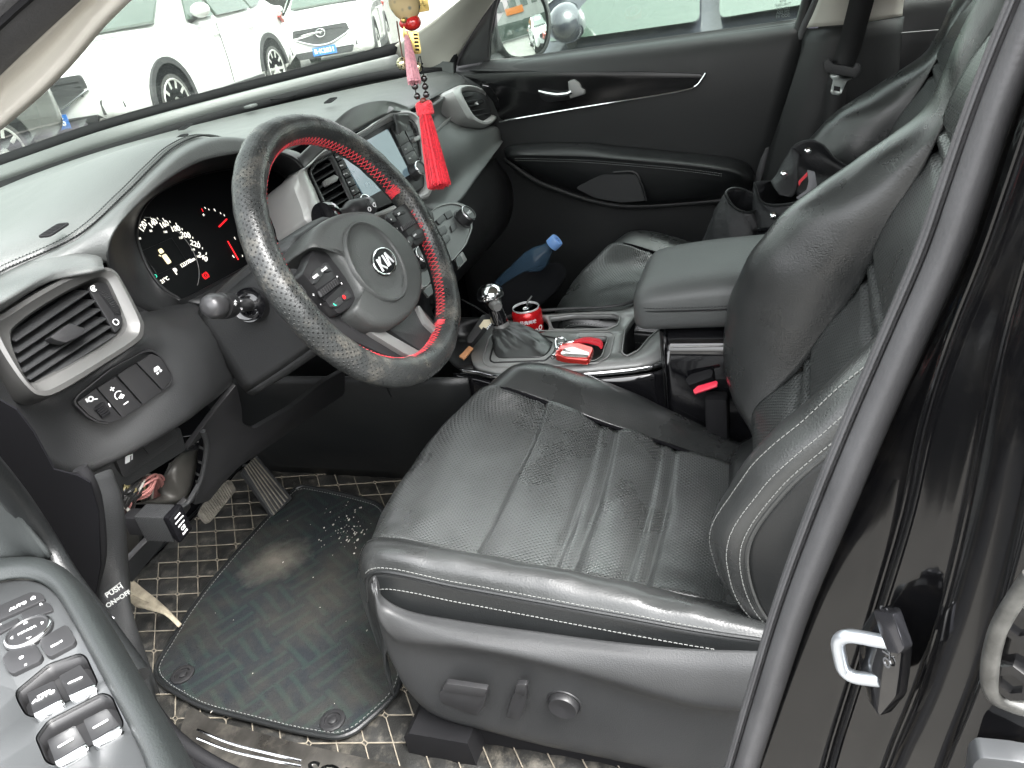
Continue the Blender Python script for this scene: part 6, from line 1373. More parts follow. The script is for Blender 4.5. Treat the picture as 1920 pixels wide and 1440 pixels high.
# bonnet outside
BN = thing('bonnet', (0, 1.3, 1.1), 'black bonnet in front of the windscreen', 'bonnet')
sheet('panel', [[Vector((x, .98 - x * x * .9 + q, 1.13 - dz - .10 * abs(x) ** 2)) for x in (-.78, -.45, 0, .45, .78)] for q, dz in ((0, 0), (.3, .03), (.7, .10), (.95, .2), (1.0, .4))], K['paint'], BN, 4, 4)
AN = thing('near_pillar', U(80, 120, x=-.70), 'driver side windscreen pillar with beige trim and black rubber seal', 'pillar')
sheet('beige_trim', [px3(r) for r in ([(-260,400,-.715),(0,140,-.70),(75,72,-.695),(160,-6,-.69),(420,-240,-.67)],[(-255,418,-.70),(0,182,-.685),(92,96,-.68),(185,-4,-.675),(450,-240,-.655)],[(-240,440,-.69),(0,226,-.69),(110,120,-.685),(215,-4,-.68),(480,-240,-.66)])], K['beige'], AN, 4, 4, solid=.01)
sheet('seal_face', [px3(r) for r in ([(-300,300,-.76),(-40,30,-.745),(40,-40,-.74),(300,-260,-.72)],[(-280,350,-.735),(-10,90,-.725),(60,25,-.72),(330,-250,-.70)],[(-262,398,-.715),(0,142,-.70),(150,2,-.692),(420,-236,-.67)])], K['rubber'], AN, 4, 4, solid=.01)
tube('seal_groove', px3([(-290,330,-.748),(-20,62,-.735),(130,-70,-.72)]), .0035, K['matte'], AN, seg=6, k=4)
AF = thing('far_a_pillar', U(800, 80, x=.72), 'beige passenger side windscreen pillar trim above the dashboard corner', 'pillar'); AF.name = 'windscreen_pillar'; AN.name = 'windscreen_pillar'
sheet('beige_trim', [px3(r) for r in ([(688,116,.70),(742,84,.70),(800,48,.69),(868,-4,.675),(960,-80,.64)],[(715,124,.715),(770,98,.71),(825,58,.70),(890,-4,.685),(985,-80,.65)],[(735,134,.735),(800,118,.735),(848,80,.73),(908,2,.715),(1000,-80,.67)],[(740,140,.75),(840,138,.755),(856,110,.755),(925,4,.74),(1015,-80,.69)])], K['beige'], AF, 4, 4)
tube('door_seal', px3([(846,150,.752),(848,128,.755),(853,100,.757),(868,62,.757),(890,30,.755),(922,-6,.745),(990,-80,.70)]), .0105, K['matte'], AF, seg=10, k=4)
# dashboard's outboard end by the near door, kick panel, hinge area
KP2 = thing('kick_panel', U(90, 960, x=-.80), 'dark inner body side below the dashboard by the open door', 'panel')
prism('body_side', [U(*p, x=-.792) for p in ((-120,640),(-20,740),(30,768),(62,810),(100,880),(145,892),(168,905),(184,960),(188,1060),(176,1125),(250,1260),(330,1390),(100,1420),(-120,1300))], (1, 0, 0), .002, K['dark'], KP2)
sheet('lower_trim', [px3(r) for r in ([(165,895,-.735),(184,950,-.745),(190,1040,-.757),(178,1122,-.765),(225,1215,-.775),(300,1325,-.785)],[(205,880,-.70),(226,945,-.715),(230,1040,-.73),(232,1090,-.74),(245,1150,-.75),(292,1300,-.76)],[(212,885,-.69),(232,945,-.70),(240,1040,-.70),(245,1095,-.71),(250,1152,-.74),(300,1300,-.75)])], K['plastic'], KP2, 4, 4)
tube('door_seal', px3([(150,878,-.775),(166,905,-.775),(180,950,-.77),(186,1040,-.775),(172,1122,-.782),(205,1200,-.79),(262,1290,-.795),(330,1380,-.80),(420,1440,-.80),(560,1500,-.80)]), .0075, K['matte'], KP2, seg=10, k=5)
bm = bmesh.new(); Mx = PL(U(210, 1162, x=-.768), (-.9, -.2, .4), (.5, -.5, .3))
add_prism(bm, [Mx.M(Mx.O) @ p for p in rect2(0, 0, .008, .004, .4)], Mx.n, .0006); add_prism(bm, [Mx.M(Mx.O) @ p for p in rect2(-.003, -.002, .004, .003, .4)], Mx.n, .0006)
finish('bonnet_mark', bm, K['white'], KP2)
# ------------------------------------------------------------------ near B pillar with seal and striker
NB = thing('near_pillar_body', (-.86, -.62, .9), 'glossy black door pillar with a thick grey rubber seal', 'pillar'); NB.name = 'door_pillar'
Lb = [(1990,-230),(1885,0),(1806,200),(1750,360),(1708,480),(1640,640),(1572,800),(1508,960),(1448,1130),(1400,1290),(1357,1440),(1300,1640)]
Rb = [(2100,-230),(1990,0),(1908,200),(1855,360),(1813,480),(1740,640),(1668,800),(1600,960),(1527,1130),(1472,1290),(1423,1440),(1360,1640)]
def mixp(A_, B_, t, x): return [U(a[0] + (b[0] - a[0]) * t, a[1] + (b[1] - a[1]) * t, x=x) for a, b in zip(A_, B_)]
sheet('rubber_seal', [mixp(Lb, Rb, 0, -.785), mixp(Lb, Rb, .03, -.798), mixp(Lb, Rb, .16, -.806), mixp(Lb, Rb, .22, -.800), mixp(Lb, Rb, .26, -.800), mixp(Lb, Rb, .33, -.812), mixp(Lb, Rb, .6, -.822), mixp(Lb, Rb, .9, -.818), mixp(Lb, Rb, 1, -.806)], K['rubber'], NB, 4, 3)
cA = [(2140,-230),(2010,0),(1935,200),(1880,360),(1838,480),(1775,640),(1725,800),(1690,960),(1640,1130),(1590,1290),(1545,1440),(1500,1640)]
cB = [(2200,-230),(2080,0),(2010,200),(1960,360),(1925,480),(1880,640),(1845,800),(1812,960),(1770,1130),(1720,1290),(1660,1440),(1600,1640)]
cC = [(2320,-230),(2200,0),(2120,200),(2070,360),(2040,480),(1995,640),(1960,800),(1925,960),(1880,1130),(1830,1290),(1770,1440),(1700,1640)]
cD = [(2500,-230),(2420,0),(2350,200),(2300,360),(2260,480),(2220,640),(2190,800),(2150,960),(2100,1130),(2050,1290),(2000,1440),(1960,1640)]
def cx3(L, x): return [UU(p, x=x) for p in L]
sheet('painted_jamb', [mixp(Lb, Rb, .97, -.800), mixp(Lb, Rb, 1.03, -.800), cx3([(a[0] * .5 + b[0] * .5, a[1]) for a, b in zip(Rb, cA)], -.808), cx3(cA, -.818), cx3([(a[0] + 7, a[1]) for a in cA], -.838), cx3([(a[0] * .5 + b[0] * .5, a[1]) for a, b in zip(cA, cB)], -.850), cx3(cB, -.862), cx3([(a[0] + 10, a[1]) for a in cB], -.882), cx3(cC, -.905), cx3([(a[0] + 12, a[1]) for a in cC], -.918), cx3(cD, -.930)], K['paint'], NB, 4, 4)
for L_, t_ in ((cA, .0012), (cB, .0012)): tube('crease', [U(a[0] + 3, a[1], x=-.845 if L_ is cA else -.875) for a in L_], t_, K['paint'], NB, seg=6, k=3)
STK = thing('door_striker', U(1640, 1240, x=-.87), 'bright steel door striker loop on a black plate on the pillar', 'striker')
sp = PL(U(1672, 1235, x=-.872), (-.55, .80, .12), (-.8, -.55, 0))
prism('striker_plate', sp.pts(rc([(1655,1140),(1668,1134),(1688,1140),(1712,1205),(1706,1260),(1700,1300),(1668,1338),(1648,1310),(1628,1235),(1632,1175)], 6), -.004), sp.n, .008, K['gloss'], STK, bevel=.002)
prism('cover_block', sp.pts(rc([(1652,1140),(1690,1146),(1712,1210),(1702,1222),(1680,1218),(1664,1180)], 4), .004), sp.n, .006, mat('smoked_chrome', (.10, .10, .11), .15, metal=.8), STK, bevel=.002)
bm = bmesh.new(); add_text(bm, 'SORENTO', .0085, sp.M(sp(1660, 1195, .006)), rad(-72), depth=.0004, bold=.0002); finish('plate_lettering', bm, K['chrome'], STK)
a1, a2, a3, a4 = U(1668, 1205, x=-.872), U(1566, 1186, x=-.862), U(1582, 1268, x=-.862), U(1652, 1276, x=-.872)
rq = rc([a1, a2, a3, a4], .014, 8); tube('striker_loop', [a1] + rq[9:27] + [a4], .0043, mat('bright_steel', (.62, .66, .70), .3, metal=.8), STK, seg=16)
lathe('washer', [(.0085, -.002), (.0085, .001), (.0065, .0025), (0, .0025)], axisM(a4, sp.n), K['gloss'], STK, 20); lathe('washer', [(.0085, -.002), (.0085, .001), (.0065, .0025), (0, .0025)], axisM(a1, sp.n), K['gloss'], STK, 20)
HN = thing('rear_door_hinge', U(1890, 1230, x=-.93), 'dark bolted hinge of the rear door at the pillar edge', 'hinge')
hx = -.925
tube('hinge_arm', px3([(1935,1080,hx),(1906,1120,hx),(1872,1180,hx),(1856,1250,hx),(1862,1300,hx),(1900,1322,hx),(1960,1336,hx)]), .0042, mat('worn_metal', (.10, .10, .095), .4, metal=.6, var=.4, vs_=80), HN, seg=10, k=5)
prism('hinge_leaf', [UU(p, x=-.915) for p in rc([(1960,1070),(1912,1115),(1876,1180),(1862,1250),(1870,1296),(1905,1314),(1980,1330)], 5)], (-1, 0, 0), .004, K['gloss'], HN, bevel=.001)
for px, py in ((1902, 1268), (1918, 1160)):
    lathe('bolt', [(.0115, -.003), (.0115, .004), (.0100, .007), (.0055, .0075), (.005, .004), (0, .004)], axisM(U(px, py, x=-.922), (-.9, .4, .2)), K['paint'], HN, 6)
prism('check_strap', [UU(p, x=-.93) for p in rc([(1805,1480),(1815,1395),(1830,1382),(1890,1388),(1960,1400),(1960,1480)], 8)], (-1, 0, 0), .012, mat('grey_bracket', (.06, .063, .066), .35, metal=.4), HN, bevel=.004)
# ------------------------------------------------------------------ open driver's door: armrest and switches
DD = thing('driver_door', U(60, 1250, z=.955), 'open driver door armrest with window and mirror switches', 'door')
DZ = PL((-1.0, 0, .955), (0, 0, 1), (1, 0, 0))
edge = [(-300,1130),(-60,1072),(40,1060),(95,1066),(135,1095),(175,1150),(240,1262),(305,1375),(352,1470),(420,1620)]
inn = [(-300,1190),(-60,1108),(25,1086),(75,1088),(112,1110),(145,1160),(205,1270),(262,1375),(292,1450),(330,1620)]
E_, I2 = DZ.pts(edge, -.012), DZ.pts(inn, .0)
sheet('armrest_roll', [[p + Vector((.004, .006, -.16)) for p in E_], [p + Vector((.006, .004, -.04)) for p in E_], [p + Vector((.003, .001, -.004)) for p in E_], [a.lerp(b, .3) + Vector((0, 0, .010)) for a, b in zip(E_, I2)], [a.lerp(b, .75) + Vector((0, 0, .009)) for a, b in zip(E_, I2)], I2], mat('door_leather', (.020, .023, .023), .42, bump=('v', 700, .0002), var=.1), DD, 5, 4)
Ga = loft([[p + Vector((.006, .004, -.04)) for p in E_], [p + Vector((.003, .001, -.004)) for p in E_], [a.lerp(b, .3) + Vector((0, 0, .010)) for a, b in zip(E_, I2)], [a.lerp(b, .75) + Vector((0, 0, .009)) for a, b in zip(E_, I2)]], 5, 4)
C_ = []
for j in range(8, len(Ga[0]) - 1):
    p = Ga[5][j]; nn_ = (Ga[6][j] - Ga[4][j]).cross(Ga[5][j + 1] - Ga[5][j - 1]).normalized(); C_.append(p + nn_ * (.0012 if nn_.dot(CAM - p) > 0 else -.0012))
finish('stitching', stitch_bm(bmesh.new(), C_, step=.0062, ln=.0044, r=.0007, lift=0), K['greyprint'], DD)
pan = [(-300,1190),(-60,1108),(25,1087),(75,1089),(112,1111),(145,1161),(205,1271),(262,1376),(292,1451),(330,1620),(-300,1620)]
M_dp = mat('switch_panel', (.050, .053, .055), .6, spec=.3, bump=('n', 900, .0001), var=.08)
def w2(L, r=6): return rc(L, r)
wl1 = w2([(30,1296),(90,1246),(148,1226),(160,1232),(182,1280),(176,1290),(68,1344),(50,1340),(34,1312)], 8)
wl2 = w2([(68,1382),(90,1352),(190,1300),(208,1306),(230,1356),(226,1368),(105,1434),(88,1428)], 8)
holed('switch_panel', DZ.pts(pan, -.001), [DZ.pts(wl1, -.001), DZ.pts(wl2, -.001)], .003, M_dp, DD)
DZt = lambda px, py, h=0: DZ(px, py, h)
for k_, wl in enumerate((wl1, wl2)):
    A_ = DZ.pts(wl, -.001); B_ = [p + Vector((0, 0, -.016)) for p in A_]; bm = bmesh.new(); n_ = len(A_)
    a_ = [bm.verts.new(p) for p in A_]; b_ = [bm.verts.new(p) for p in B_]
    for i in range(n_): bm.faces.new((a_[i], a_[(i + 1) % n_], b_[(i + 1) % n_], b_[i]))
    bm.faces.new(b_); finish('switch_well', bm, K['plastic_smooth'], DD, solid=.001)
def wsw(q, auto=None):
    # q: near-left, far-left, far-right, near-right corners of a paddle in photo pixels
    P = [DZ(*p, -.006 if i in (1, 2) else .003) for i, p in enumerate(q)]; n_ = (P[1] - P[0]).cross(P[3] - P[0]).normalized(); n_ = n_ if n_.z > 0 else -n_
    s_ = prism('window_switch', rc(P, .002, 3), -n_, .008, K['plastic_smooth'], DD, bevel=.0012)
    a_, b_ = P[0], P[3]
    sheet('chrome_lip', [[a_ + n_ * .0012, a_.lerp(b_, .5) + n_ * .0014, b_ + n_ * .0012], [a_ + (a_ - P[1]) * .10 - n_ * .001, a_.lerp(b_, .5) + (a_ - P[1]) * .12 - n_ * .001, b_ + (b_ - P[2]) * .10 - n_ * .001], [a_ + (a_ - P[1]) * .12 - n_ * .010, a_.lerp(b_, .5) + (a_ - P[1]) * .14 - n_ * .010, b_ + (b_ - P[2]) * .12 - n_ * .010]], K['chrome'], s_, 4, 4, solid=.001)
    c = (P[0] + P[1] + P[2] + P[3]) / 4 + n_ * .0004; pl = PL(c, n_, P[3] - P[0])
    if auto: bm = bmesh.new(); add_text(bm, 'AUTO', .0055, pl.M(c), 0, depth=.0003, bold=.0002); add_prism(bm, [pl.M(c) @ p for p in rect2(0, .0048, .009, .002)], n_, .0003); finish('switch_mark', bm, K['white'], s_)
    else: marks('switch_mark', [rc(rect2(0, -.001, .010, .0022), .001)], pl.M(c), K['white'], s_)
wsw([(64,1340),(50,1300),(100,1276),(117,1312)], 'AUTO'); wsw([(130,1306),(110,1268),(150,1246),(178,1284)])
wsw([(104,1430),(88,1388),(140,1360),(162,1396)]); wsw([(174,1392),(156,1350),(200,1328),(226,1362)])
def key(L, h=.003, r=4): return prism('key', DZ.pts(rc(L, r), -.001), (0, 0, 1), h, K['plastic_smooth'], DD, bevel=.0008)
key([(-40,1160),(0,1140),(60,1114),(80,1116),(88,1128),(40,1150),(-40,1186)]); key([(40,1152),(86,1132),(96,1134),(102,1148),(48,1166)], .002); key([(-30,1192),(36,1160),(38,1172),(10,1186),(-30,1210)], .002)
key([(80,1204),(124,1178),(132,1180),(146,1206),(142,1214),(98,1238),(90,1234),(78,1212)], .004); key([(8,1240),(20,1226),(70,1212),(84,1236),(78,1246),(28,1270),(18,1264)], .004)
cm_ = DZ.M(DZ(56, 1190, -.001))
kk = lathe('mirror_adjuster', [(.0185, 0), (.0185, .003), (.0155, .0055), (.0145, .0045), (.0, .0050)], cm_, K['plastic_smooth'], DD, 40)
ring('adjuster_ring', [cm_ @ Vector((.0180 * math.cos(t * .157), .0180 * math.sin(t * .157), .0025)) for t in range(40)], [cm_ @ Vector((.0160 * math.cos(t * .157), .0160 * math.sin(t * .157), .004)) for t in range(40)], (0, 0, 1), .0014, K['chrome'], kk)
bm = bmesh.new(); dirx = (DZ(100, 1160) - DZ(40, 1190)); dirx.z = 0; aa = math.atan2(dirx.y, dirx.x); MA = cm_ @ Matrix.Rotation(aa, 4, 'Z')
for q in range(4): add_prism(bm, [MA @ Matrix.Rotation(q * math.pi / 2, 4, 'Z') @ p for p in (Vector((.0125, 0, .0048)), Vector((.0105, .0018, .0048)), Vector((.0105, -.0018, .0048)))], (0, 0, 1), .0004)
add_text(bm, 'MIRROR', .0038, MA @ Matrix.Translation((0, 0, .0050)), 0, depth=.0002)
def dtext(s, px, py, sz, **k): add_text(bm, s, sz, DZ.M(DZ(px, py, k.pop('h', .0022))) @ Matrix.Rotation(aa, 4, 'Z'), 0, depth=.0002, **k)
dtext('AUTO', 34, 1136, .0048, bold=.0002); dtext('⌂', 62, 1121, .006); dtext('R', 77, 1133, .004, h=.0015); dtext('L', 0, 1170, .004, h=.0015); dtext('▭▪', 107, 1206, .006, h=.0032); dtext('o', 40, 1232, .006, h=.0032, bold=.0002); dtext('▪', 48, 1246, .006, h=.0032)
finish('switch_marks', bm, K['white'], DD)
# door card rising beside and ahead of the armrest
dc = mat('door_card', (.032, .036, .036), .55, bump=('v', 800, .00015), var=.1)
sheet('door_card', [[DZ(*p, h) for p, h in L] for L in ([((-420,700),.20),((-200,720),.19),((-60,850),.13),((0,915),.09),((50,985),.04),((92,1045),.0)],[((-420,1000),.05),((-200,975),.05),((-60,970),.045),((10,1000),.03),((55,1030),.012),((85,1058),-.012)],[((-420,1120),.004),((-200,1100),.002),((-60,1066),.0),((20,1052),-.004),((70,1052),-.012),((110,1072),-.02)])], dc, DD, 4, 4)
tube('door_end', [DZ(*p, h) for p, h in (((-300,520),.30),((-120,760),.20),((0,900),.10),((45,958),.05),((88,1022),.0),((128,1088),-.03),((170,1145),-.05),((260,1270),-.08))], .011, K['leather_side'], DD, seg=10, k=5)
# ------------------------------------------------------------------ outside: car park, parked cars, building
def gz(x, y):
    r = math.hypot(x + 1, y + .5); a = min(1, max(0, (r - 2.2) / 3.5)); b = min(1, max(0, (r - 10.5) / 3))
    f = 1 if y > 2 else max(0, min(1, (y + 1) / 3))
    return (.34 * a * a * (3 - 2 * a)) * f - .14 * b * f
gx = [-60, -30, -12, -6, -4, -2, 0, 1, 2, 3, 4, 5, 6, 8, 10, 12, 14, 18, 30, 60, 120]; gy = [-80, -30, -12, -6, -3, -1.5, 0, 1, 2, 3, 4, 5, 6, 8, 10, 12, 15, 25, 60, 120]
asph = mat('asphalt', (.13, .125, .115), .85, bump=('n', 60, .004), var=.22, vs_=1.2)
g_ = structure(finish('ground', grid_mesh([[Vector((x, y, gz(x, y) - (.0 if abs(x) > 3 else 0))) for x in gx] for y in gy]), asph, smooth='all'))
bm = bmesh.new()
for k_ in range(5):
    x0 = 4.4 + k_ * 5.2
    P = [Vector((x0, 4.4)), Vector((x0 + .12, 4.4)), Vector((x0 + .9, 9.6)), Vector((x0 + .78, 9.6))]
    P = [Vector((p.x, p.y, gz(p.x, p.y) + .012)) for p in P]; add_prism(bm, P, (0, 0, 1), .004)
structure(finish('bay_lines', bm, mat('faded_line', (.55, .54, .50), .8, var=.3, vs_=8)))
tyre = mat('tyre', (.035, .035, .035), .85, bump=('n', 60, .002), var=.3, vs_=12, dust=.25); alloy = mat('alloy', (.55, .55, .53), .35, metal=.6, var=.15, vs_=10, dust=.2)
cglass = mat('car_glass', (.06, .085, .068), .05, coat=.6, spec=.9); lampm = mat('lamp_glass', (.30, .31, .32), .08, metal=.5, coat=1); cladm = mat('black_cladding', (.03, .03, .032), .65)
plate_b = mat('blue_plate', (.03, .16, .50), .45)
def make_car(name, c, head, paint, label, cat='car', L=4.5, Wd=1.84, H=1.68, suv=True, wr=.345, grp='cars parked outside', plate=None, z0=None, wb=2.7, tail=False, grille=True):
    f = Vector((math.cos(head), math.sin(head), 0)); l = Vector((-f.y, f.x, 0)); z0 = gz(c[0], c[1]) if z0 is None else z0
    T = thing(name, (c[0], c[1], z0), label, cat, grp); O = Vector((c[0], c[1], z0))
    Wp = lambda x, y, z: O + f * x + l * y + Vector((0, 0, z))
    h = Wd / 2; hz = .98 if suv else .90; bz = 1.06 if suv else .95
    # x, z bottom, shoulder z, top z, half width shoulder, half width top
    S = [(L/2, .42, .62, .70, .62, .40), (L/2 - .06, .30, .70, .84, .78, .60), (L/2 - .28, .24, .80, hz - .06, .88, .68), (L/2 - .62, .24, bz - .16, hz + .00, .92, .74), (L/2 - 1.05, .24, bz - .08, hz + .07, .92, .76),
         (L/2 - 1.32, .24, bz - .04, hz + .12, .92, .74), (L/2 - 1.72, .24, bz, H - .26, .925, .62), (L/2 - 2.15, .24, bz + .01, H - .03, .925, .585), (0 - .3, .24, bz + .02, H, .925, .59), (-L/2 + 1.3, .24, bz + .05, H - .04, .925, .58),
         (-L/2 + .62, .26, bz + .07, H - .14 if suv else hz + .18, .90, .55), (-L/2 + .26, .30, bz + .04, bz + .16 if suv else hz + .05, .86, .60), (-L/2 + .06, .36, .86, .95, .80, .62), (-L/2, .45, .70, .78, .66, .45)]
    rows = []
    for x, zb, zs, zt, ws, wt in S:
        k = h / .925; ws *= k; wt *= k; H_ = [(ws * .86, zb), (ws * .97, zb + .06), (ws * 1.0, zb + (zs - zb) * .45), (ws * .99, zs - .04), (ws * .965, zs), (wt + (ws - wt) * .45, zs + (zt - zs) * .52), (wt * 1.0, zt - .035), (wt * .85, zt - .005), (wt * .45, zt + .012)]
        rows.append([Wp(x, y, z) for y, z in H_] + [Wp(x, 0, zt + .016)] + [Wp(x, -y, z) for y, z in H_[::-1]])
    G = loft(rows, 3, 3); bm = grid_mesh(G)
    for E_ in (G[0], G[-1]): bm.faces.new([bm.verts.new(p) for p in E_])
    bmesh.ops.recalc_face_normals(bm, faces=bm.faces); finish('body', bm, paint, T, smooth='all')
    def quad(name, pts, mt, n, hh=.012, par=T, r=.03): return prism(name, rc([Wp(*p) for p in pts], r, 3), n, hh, mt, par)
    k = h / .925; up = Vector((0, 0, 1))
    A_, B_ = L/2 - 1.30, L/2 - 2.10
    quad('windscreen', [(A_, .68*k, hz + .155), (A_, -.68*k, hz + .155), (B_, -.52*k, H - .035), (B_, .52*k, H - .035)], cglass, (f * .5 + up).normalized(), .03)
    for s in (1, -1):
        n = (l * s + up * .35).normalized(); zb_ = bz + .05
        yb, yt = .905 * k * s, .66 * k * s
        for nm, P in (('side_window', [(L/2 - 1.62, yb * .985, zb_), (.02, yb, zb_), (.02, yt, H - .10), (L/2 - 2.12, yt, H - .12)]), ('side_window', [(-.06, yb, zb_), (-L/2 + 1.25, yb, zb_ + .02), (-L/2 + 1.35, yt, H - .12), (-.06, yt, H - .10)]), ('quarter_window', [(-L/2 + 1.18, yb * .99, zb_ + .02), (-L/2 + .72, yb * .97, zb_ + .10), (-L/2 + .95, yt, H - .17), (-L/2 + 1.28, yt, H - .13)])):
            quad(nm, P, cglass, n, .022)
        mz = bz + .07
        bm = bmesh.new(); bmesh.ops.create_uvsphere(bm, u_segments=16, v_segments=10, radius=.5, matrix=Matrix.Translation(Wp(L/2 - 1.75, (h + .10) * s, mz + .06)) @ Matrix((f, l, up)).transposed().to_4x4() @ Matrix.Diagonal((.16, .24, .16, 1))); mm = finish('door_mirror', bm, paint, T, smooth='all')
        tube('mirror_foot', [Wp(L/2 - 1.75, (h + .08) * s, mz + .02), Wp(L/2 - 1.72, (h - .06) * s, mz - .04)], .025, cladm, mm, seg=8)
        quad('headlamp', [(L/2 - .10, .50*k*s, .74), (L/2 - .30, .84*k*s, .80), (L/2 - .62, .89*k*s, .90), (L/2 - .30, .72*k*s, .86), (L/2 - .12, .50*k*s, .80)], lampm, (f + l * s * .5 + up * .4).normalized(), .03, r=.02)
        quad('fog_lamp_recess', [(L/2 - .05, .58*k*s, .40), (L/2 - .14, .80*k*s, .44), (L/2 - .13, .78*k*s, .58), (L/2 - .04, .60*k*s, .54)], cladm, (f + l * s * .25).normalized(), .05, r=.02)
        quad('tail_lamp', [(-L/2 + .04, .60*k*s, .88), (-L/2 + .16, .85*k*s, .88), (-L/2 + .42, .91*k*s, .98), (-L/2 + .18, .84*k*s, 1.02), (-L/2 + .04, .60*k*s, .99)], mat('tail_red_' + name + str(s), (.55, .03, .02), .15, coat=.8), (-f + l * s * .6).normalized(), .05, r=.02)
        for xw in (wb / 2 + .06, -wb / 2 + .06):
            cw_ = Wp(xw, (h - .10) * s, wr); n = l * s; M = Matrix.Translation(cw_) @ Matrix((f, up, n * 1.0)).transposed().to_4x4() if f.cross(up).dot(n) > 0 else Matrix.Translation(cw_) @ Matrix((-f, up, n)).transposed().to_4x4()
            Pa = [Wp(xw + math.cos(t) * (wr + .10), (h - .02) * s, wr + .02 + math.sin(t) * (wr + .10)) for t in [math.pi * q / 14 for q in range(15)]]; Pb = [Wp(xw + math.cos(t) * (wr + .035), (h - .02) * s, wr + .02 + math.sin(t) * (wr + .035)) for t in [math.pi * q / 14 for q in range(15)]]
            prism('arch_trim', Pa + Pb[::-1], n, .035, cladm if suv else paint, T)
            prism('wheel_well', Pb, n, .024, K['dark'], T)
            wh = lathe('wheel', [(wr * .62, -.10), (wr * .97, -.10), (wr, -.06), (wr, .06), (wr * .97, .10), (wr * .72, .108), (wr * .70, .09), (wr * .66, .05), (0, .045)], M, tyre, T, 36)
            bm = bmesh.new()
            for q in range(10):
                a = math.pi * 2 * q / 10; R_ = Matrix.Rotation(a, 4, 'Z'); w_ = .030
                add_prism(bm, [M @ R_ @ Vector(p) for p in ((.035, -w_ * .6, .088), (wr * .66, -w_ * 1.0, .095), (wr * .66, w_ * .2, .095), (.035, w_ * .6, .088))], n, .012)
            for ri, ro in ((wr * .64, wr * .71), (0.0, .055)): add_prism(bm, [M @ p for p in ([Vector((ro * math.cos(t * .262), ro * math.sin(t * .262), .09)) for t in range(24)])], n, .014) if ri == 0 else add_tube(bm, [M @ Vector((ro * .97 * math.cos(t * .175), ro * .97 * math.sin(t * .175), .100)) for t in range(36)], .014, 6, True)
            finish('rim', bm, alloy, wh)
        quad('sill_cladding', [(wb/2 - .38, h * .955 * s, .20), (-wb/2 + .50, h * .955 * s, .20), (-wb/2 + .50, h * .985 * s, .34), (wb/2 - .38, h * .985 * s, .34)], cladm, l * s, .03, r=.02)
        tube('door_gap', [Wp(.02 - 0, (h * .99) * s + .012 * s, .36), Wp(.02, h * 1.0 * s + .012 * s, .6), Wp(.02, h * .985 * s + .012 * s, bz)], .004, K['dark'], T, seg=5)
        for xh in (.18, -.80): tube('door_handle', [Wp(xh, h * 1.0 * s + .01 * s, bz - .14), Wp(xh - .07, h * 1.01 * s + .02 * s, bz - .135), Wp(xh - .15, h * 1.0 * s + .01 * s, bz - .14)], .012, paint, T, seg=8)
    quad('lower_grille', [(L/2 - .0, .50*k, .30), (L/2 - .0, -.50*k, .30), (L/2 + .005, -.56*k, .42), (L/2 + .005, .56*k, .42)], cladm, f, .03, r=.03)
    if grille:
        gr = quad('grille', [(L/2 - .02, .16, .52), (L/2 - .02, -.16, .52), (L/2 - .06, -.54*k, .66), (L/2 - .06, -.50*k, .80), (L/2 - .06, .50*k, .80), (L/2 - .06, .54*k, .66)], cladm, f, .055, r=.03)
        bm = bmesh.new()
        for q in range(4): add_tube(bm, [Wp(L/2 + .0, -.46*k + .0, .74 - q * .045), Wp(L/2 + .002, .46*k, .74 - q * .045)], .006, 5)
        finish('grille_bars', bm, K['plastic_smooth'], gr)
        tube('grille_edge', [Wp(L/2 - .0, -.54*k, .66), Wp(L/2 + .03, -.2, .53), Wp(L/2 + .04, 0, .50), Wp(L/2 + .03, .2, .53), Wp(L/2, .54*k, .66)], .012, K['chrome'], gr, seg=8, k=5)
        ctr = Wp(L/2 + .045, 0, .70); pe = PL(ctr, f, l)
        tube('badge', [pe.loc(.085 * math.cos(t * .262), .065 * math.sin(t * .262)) for t in range(24)], .009, K['chrome'], gr, seg=8, closed=True)
        tube('badge_wings', [pe.loc(-.075, .028), pe.loc(-.035, .018), pe.loc(0, -.022), pe.loc(.035, .018), pe.loc(.075, .028)], .008, K['chrome'], gr, seg=6)
    if plate:
        pe = PL(Wp((L/2 + .045), 0, .40), f, l); pb = prism('number_plate', [pe.loc(*p) for p in ((-.22, -.07), (.22, -.07), (.22, .07), (-.22, .07))], f, .008, plate_b, T)
        bm = bmesh.new(); add_text(bm, plate, .11, pe.M(pe.loc(0, 0, .0085)), depth=.001, bold=.002); finish('plate_text', bm, K['white'], pb)
    return T
wp_ = mat('white_paint', (.60, .60, .59), .18, coat=1, var=.03, vs_=2); dk = mat('grey_paint', (.05, .053, .05), .2, coat=1); bl = mat('navy_paint', (.03, .07, .14), .2, coat=1); dk2 = mat('dark_paint', (.035, .036, .045), .15, coat=1)
make_car('parked_car', (7.355, 6.84), math.atan2(-.16, -.987), wp_, 'white sport utility car parked ahead, its front left wheel facing the windscreen', plate='A·D0J76')
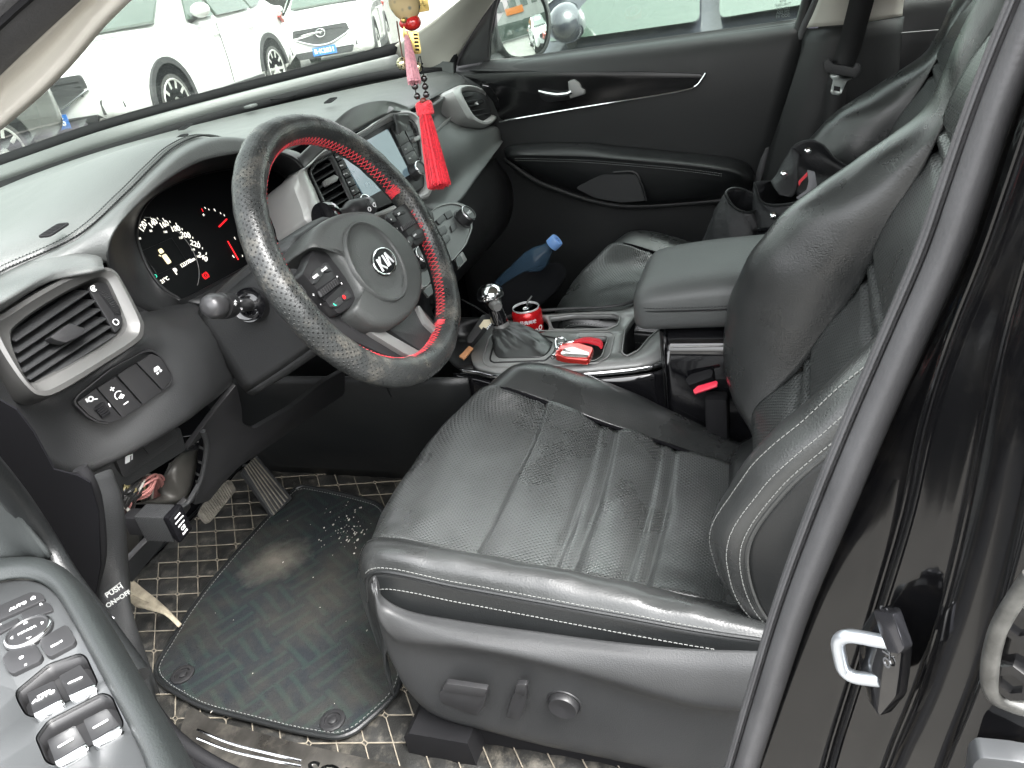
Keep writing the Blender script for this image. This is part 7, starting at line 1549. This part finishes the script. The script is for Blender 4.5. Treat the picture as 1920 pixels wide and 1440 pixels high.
make_car('parked_car', (2.42, 6.40), math.atan2(-.10, -.995), dk, 'dark grey car at the left edge of the windscreen, overlapping the white car', L=4.5, H=1.46, suv=False, wb=2.62, wr=.32, grille=False)
make_car('parked_car', (14.6, 8.3), math.atan2(-.36, -.93), wp_, 'white car with a wide dark grille and blue plate, farther back beside the mirror charm', plate='B·K2831', z0=.18)
make_car('parked_car', (13.0, 11.4), math.atan2(-.30, -.95), bl, 'navy blue car showing between the two white cars ahead', L=4.5, z0=.2, H=1.5, suv=False, wr=.32)
make_car('parked_car', (3.25, -.22), rad(90), dk2, 'dark car parked right beside the passenger window', L=4.6, H=1.50, suv=False, wr=.32, z0=.05)
make_car('parked_car', (6.2, -.6), rad(90), wp_, 'white car seen beyond the dark car through the passenger window', L=4.5, H=1.62, z0=.05)
make_car('parked_car', (5.0, -8.4), rad(100), wp_, 'white car standing in the reflection of the door mirror', L=4.7, H=1.7, z0=.0)
make_car('parked_car', (-5.2, -3.5), rad(80), wp_, 'white car parked behind the camera, only reflected in the black paint', L=4.6, z0=.0) if False else None
# shop building behind, reflected in the mirror
SB2 = thing('shop_building', (6, -24, 0), 'grey shop building with an orange sign reflected in the door mirror', 'building')
cc = mat('facade', (.42, .42, .40), .8, bump=('n', 20, .003), var=.12, vs_=.8)
box('wall', (6, -26, 4), (34, 4, 8), cc, SB2, bevel=.02)
for q in range(9):
    wn = box('window', (-8 + q * 3.5, -23.98, 5.2), (2.2, .06, 1.5), cglass, SB2, bevel=0); box('frame', (-8 + q * 3.5, -23.93, 5.2), (.06, .05, 1.5), K['plastic_smooth'], wn, bevel=0)
box('shop_front', (6, -23.97, 1.4), (26, .08, 2.4), cglass, SB2, bevel=0); box('cornice', (6, -23.8, 8.1), (34.6, .6, .35), cc, SB2, bevel=.02)
sg = box('sign', (6.2, -23.8, 4.2), (5.0, .15, 1.0), mat('orange_sign', (.75, .22, .03), .5), SB2, bevel=.01)
make_car('added_dark_van', (-4.6, -2.6), rad(84), dk2, 'unseen dark van added behind the camera to darken reflections in the glossy door pillar', cat='van', L=4.9, H=2.0, Wd=1.9, z0=.0)  # added out of view so the pillar paint mirrors something dark
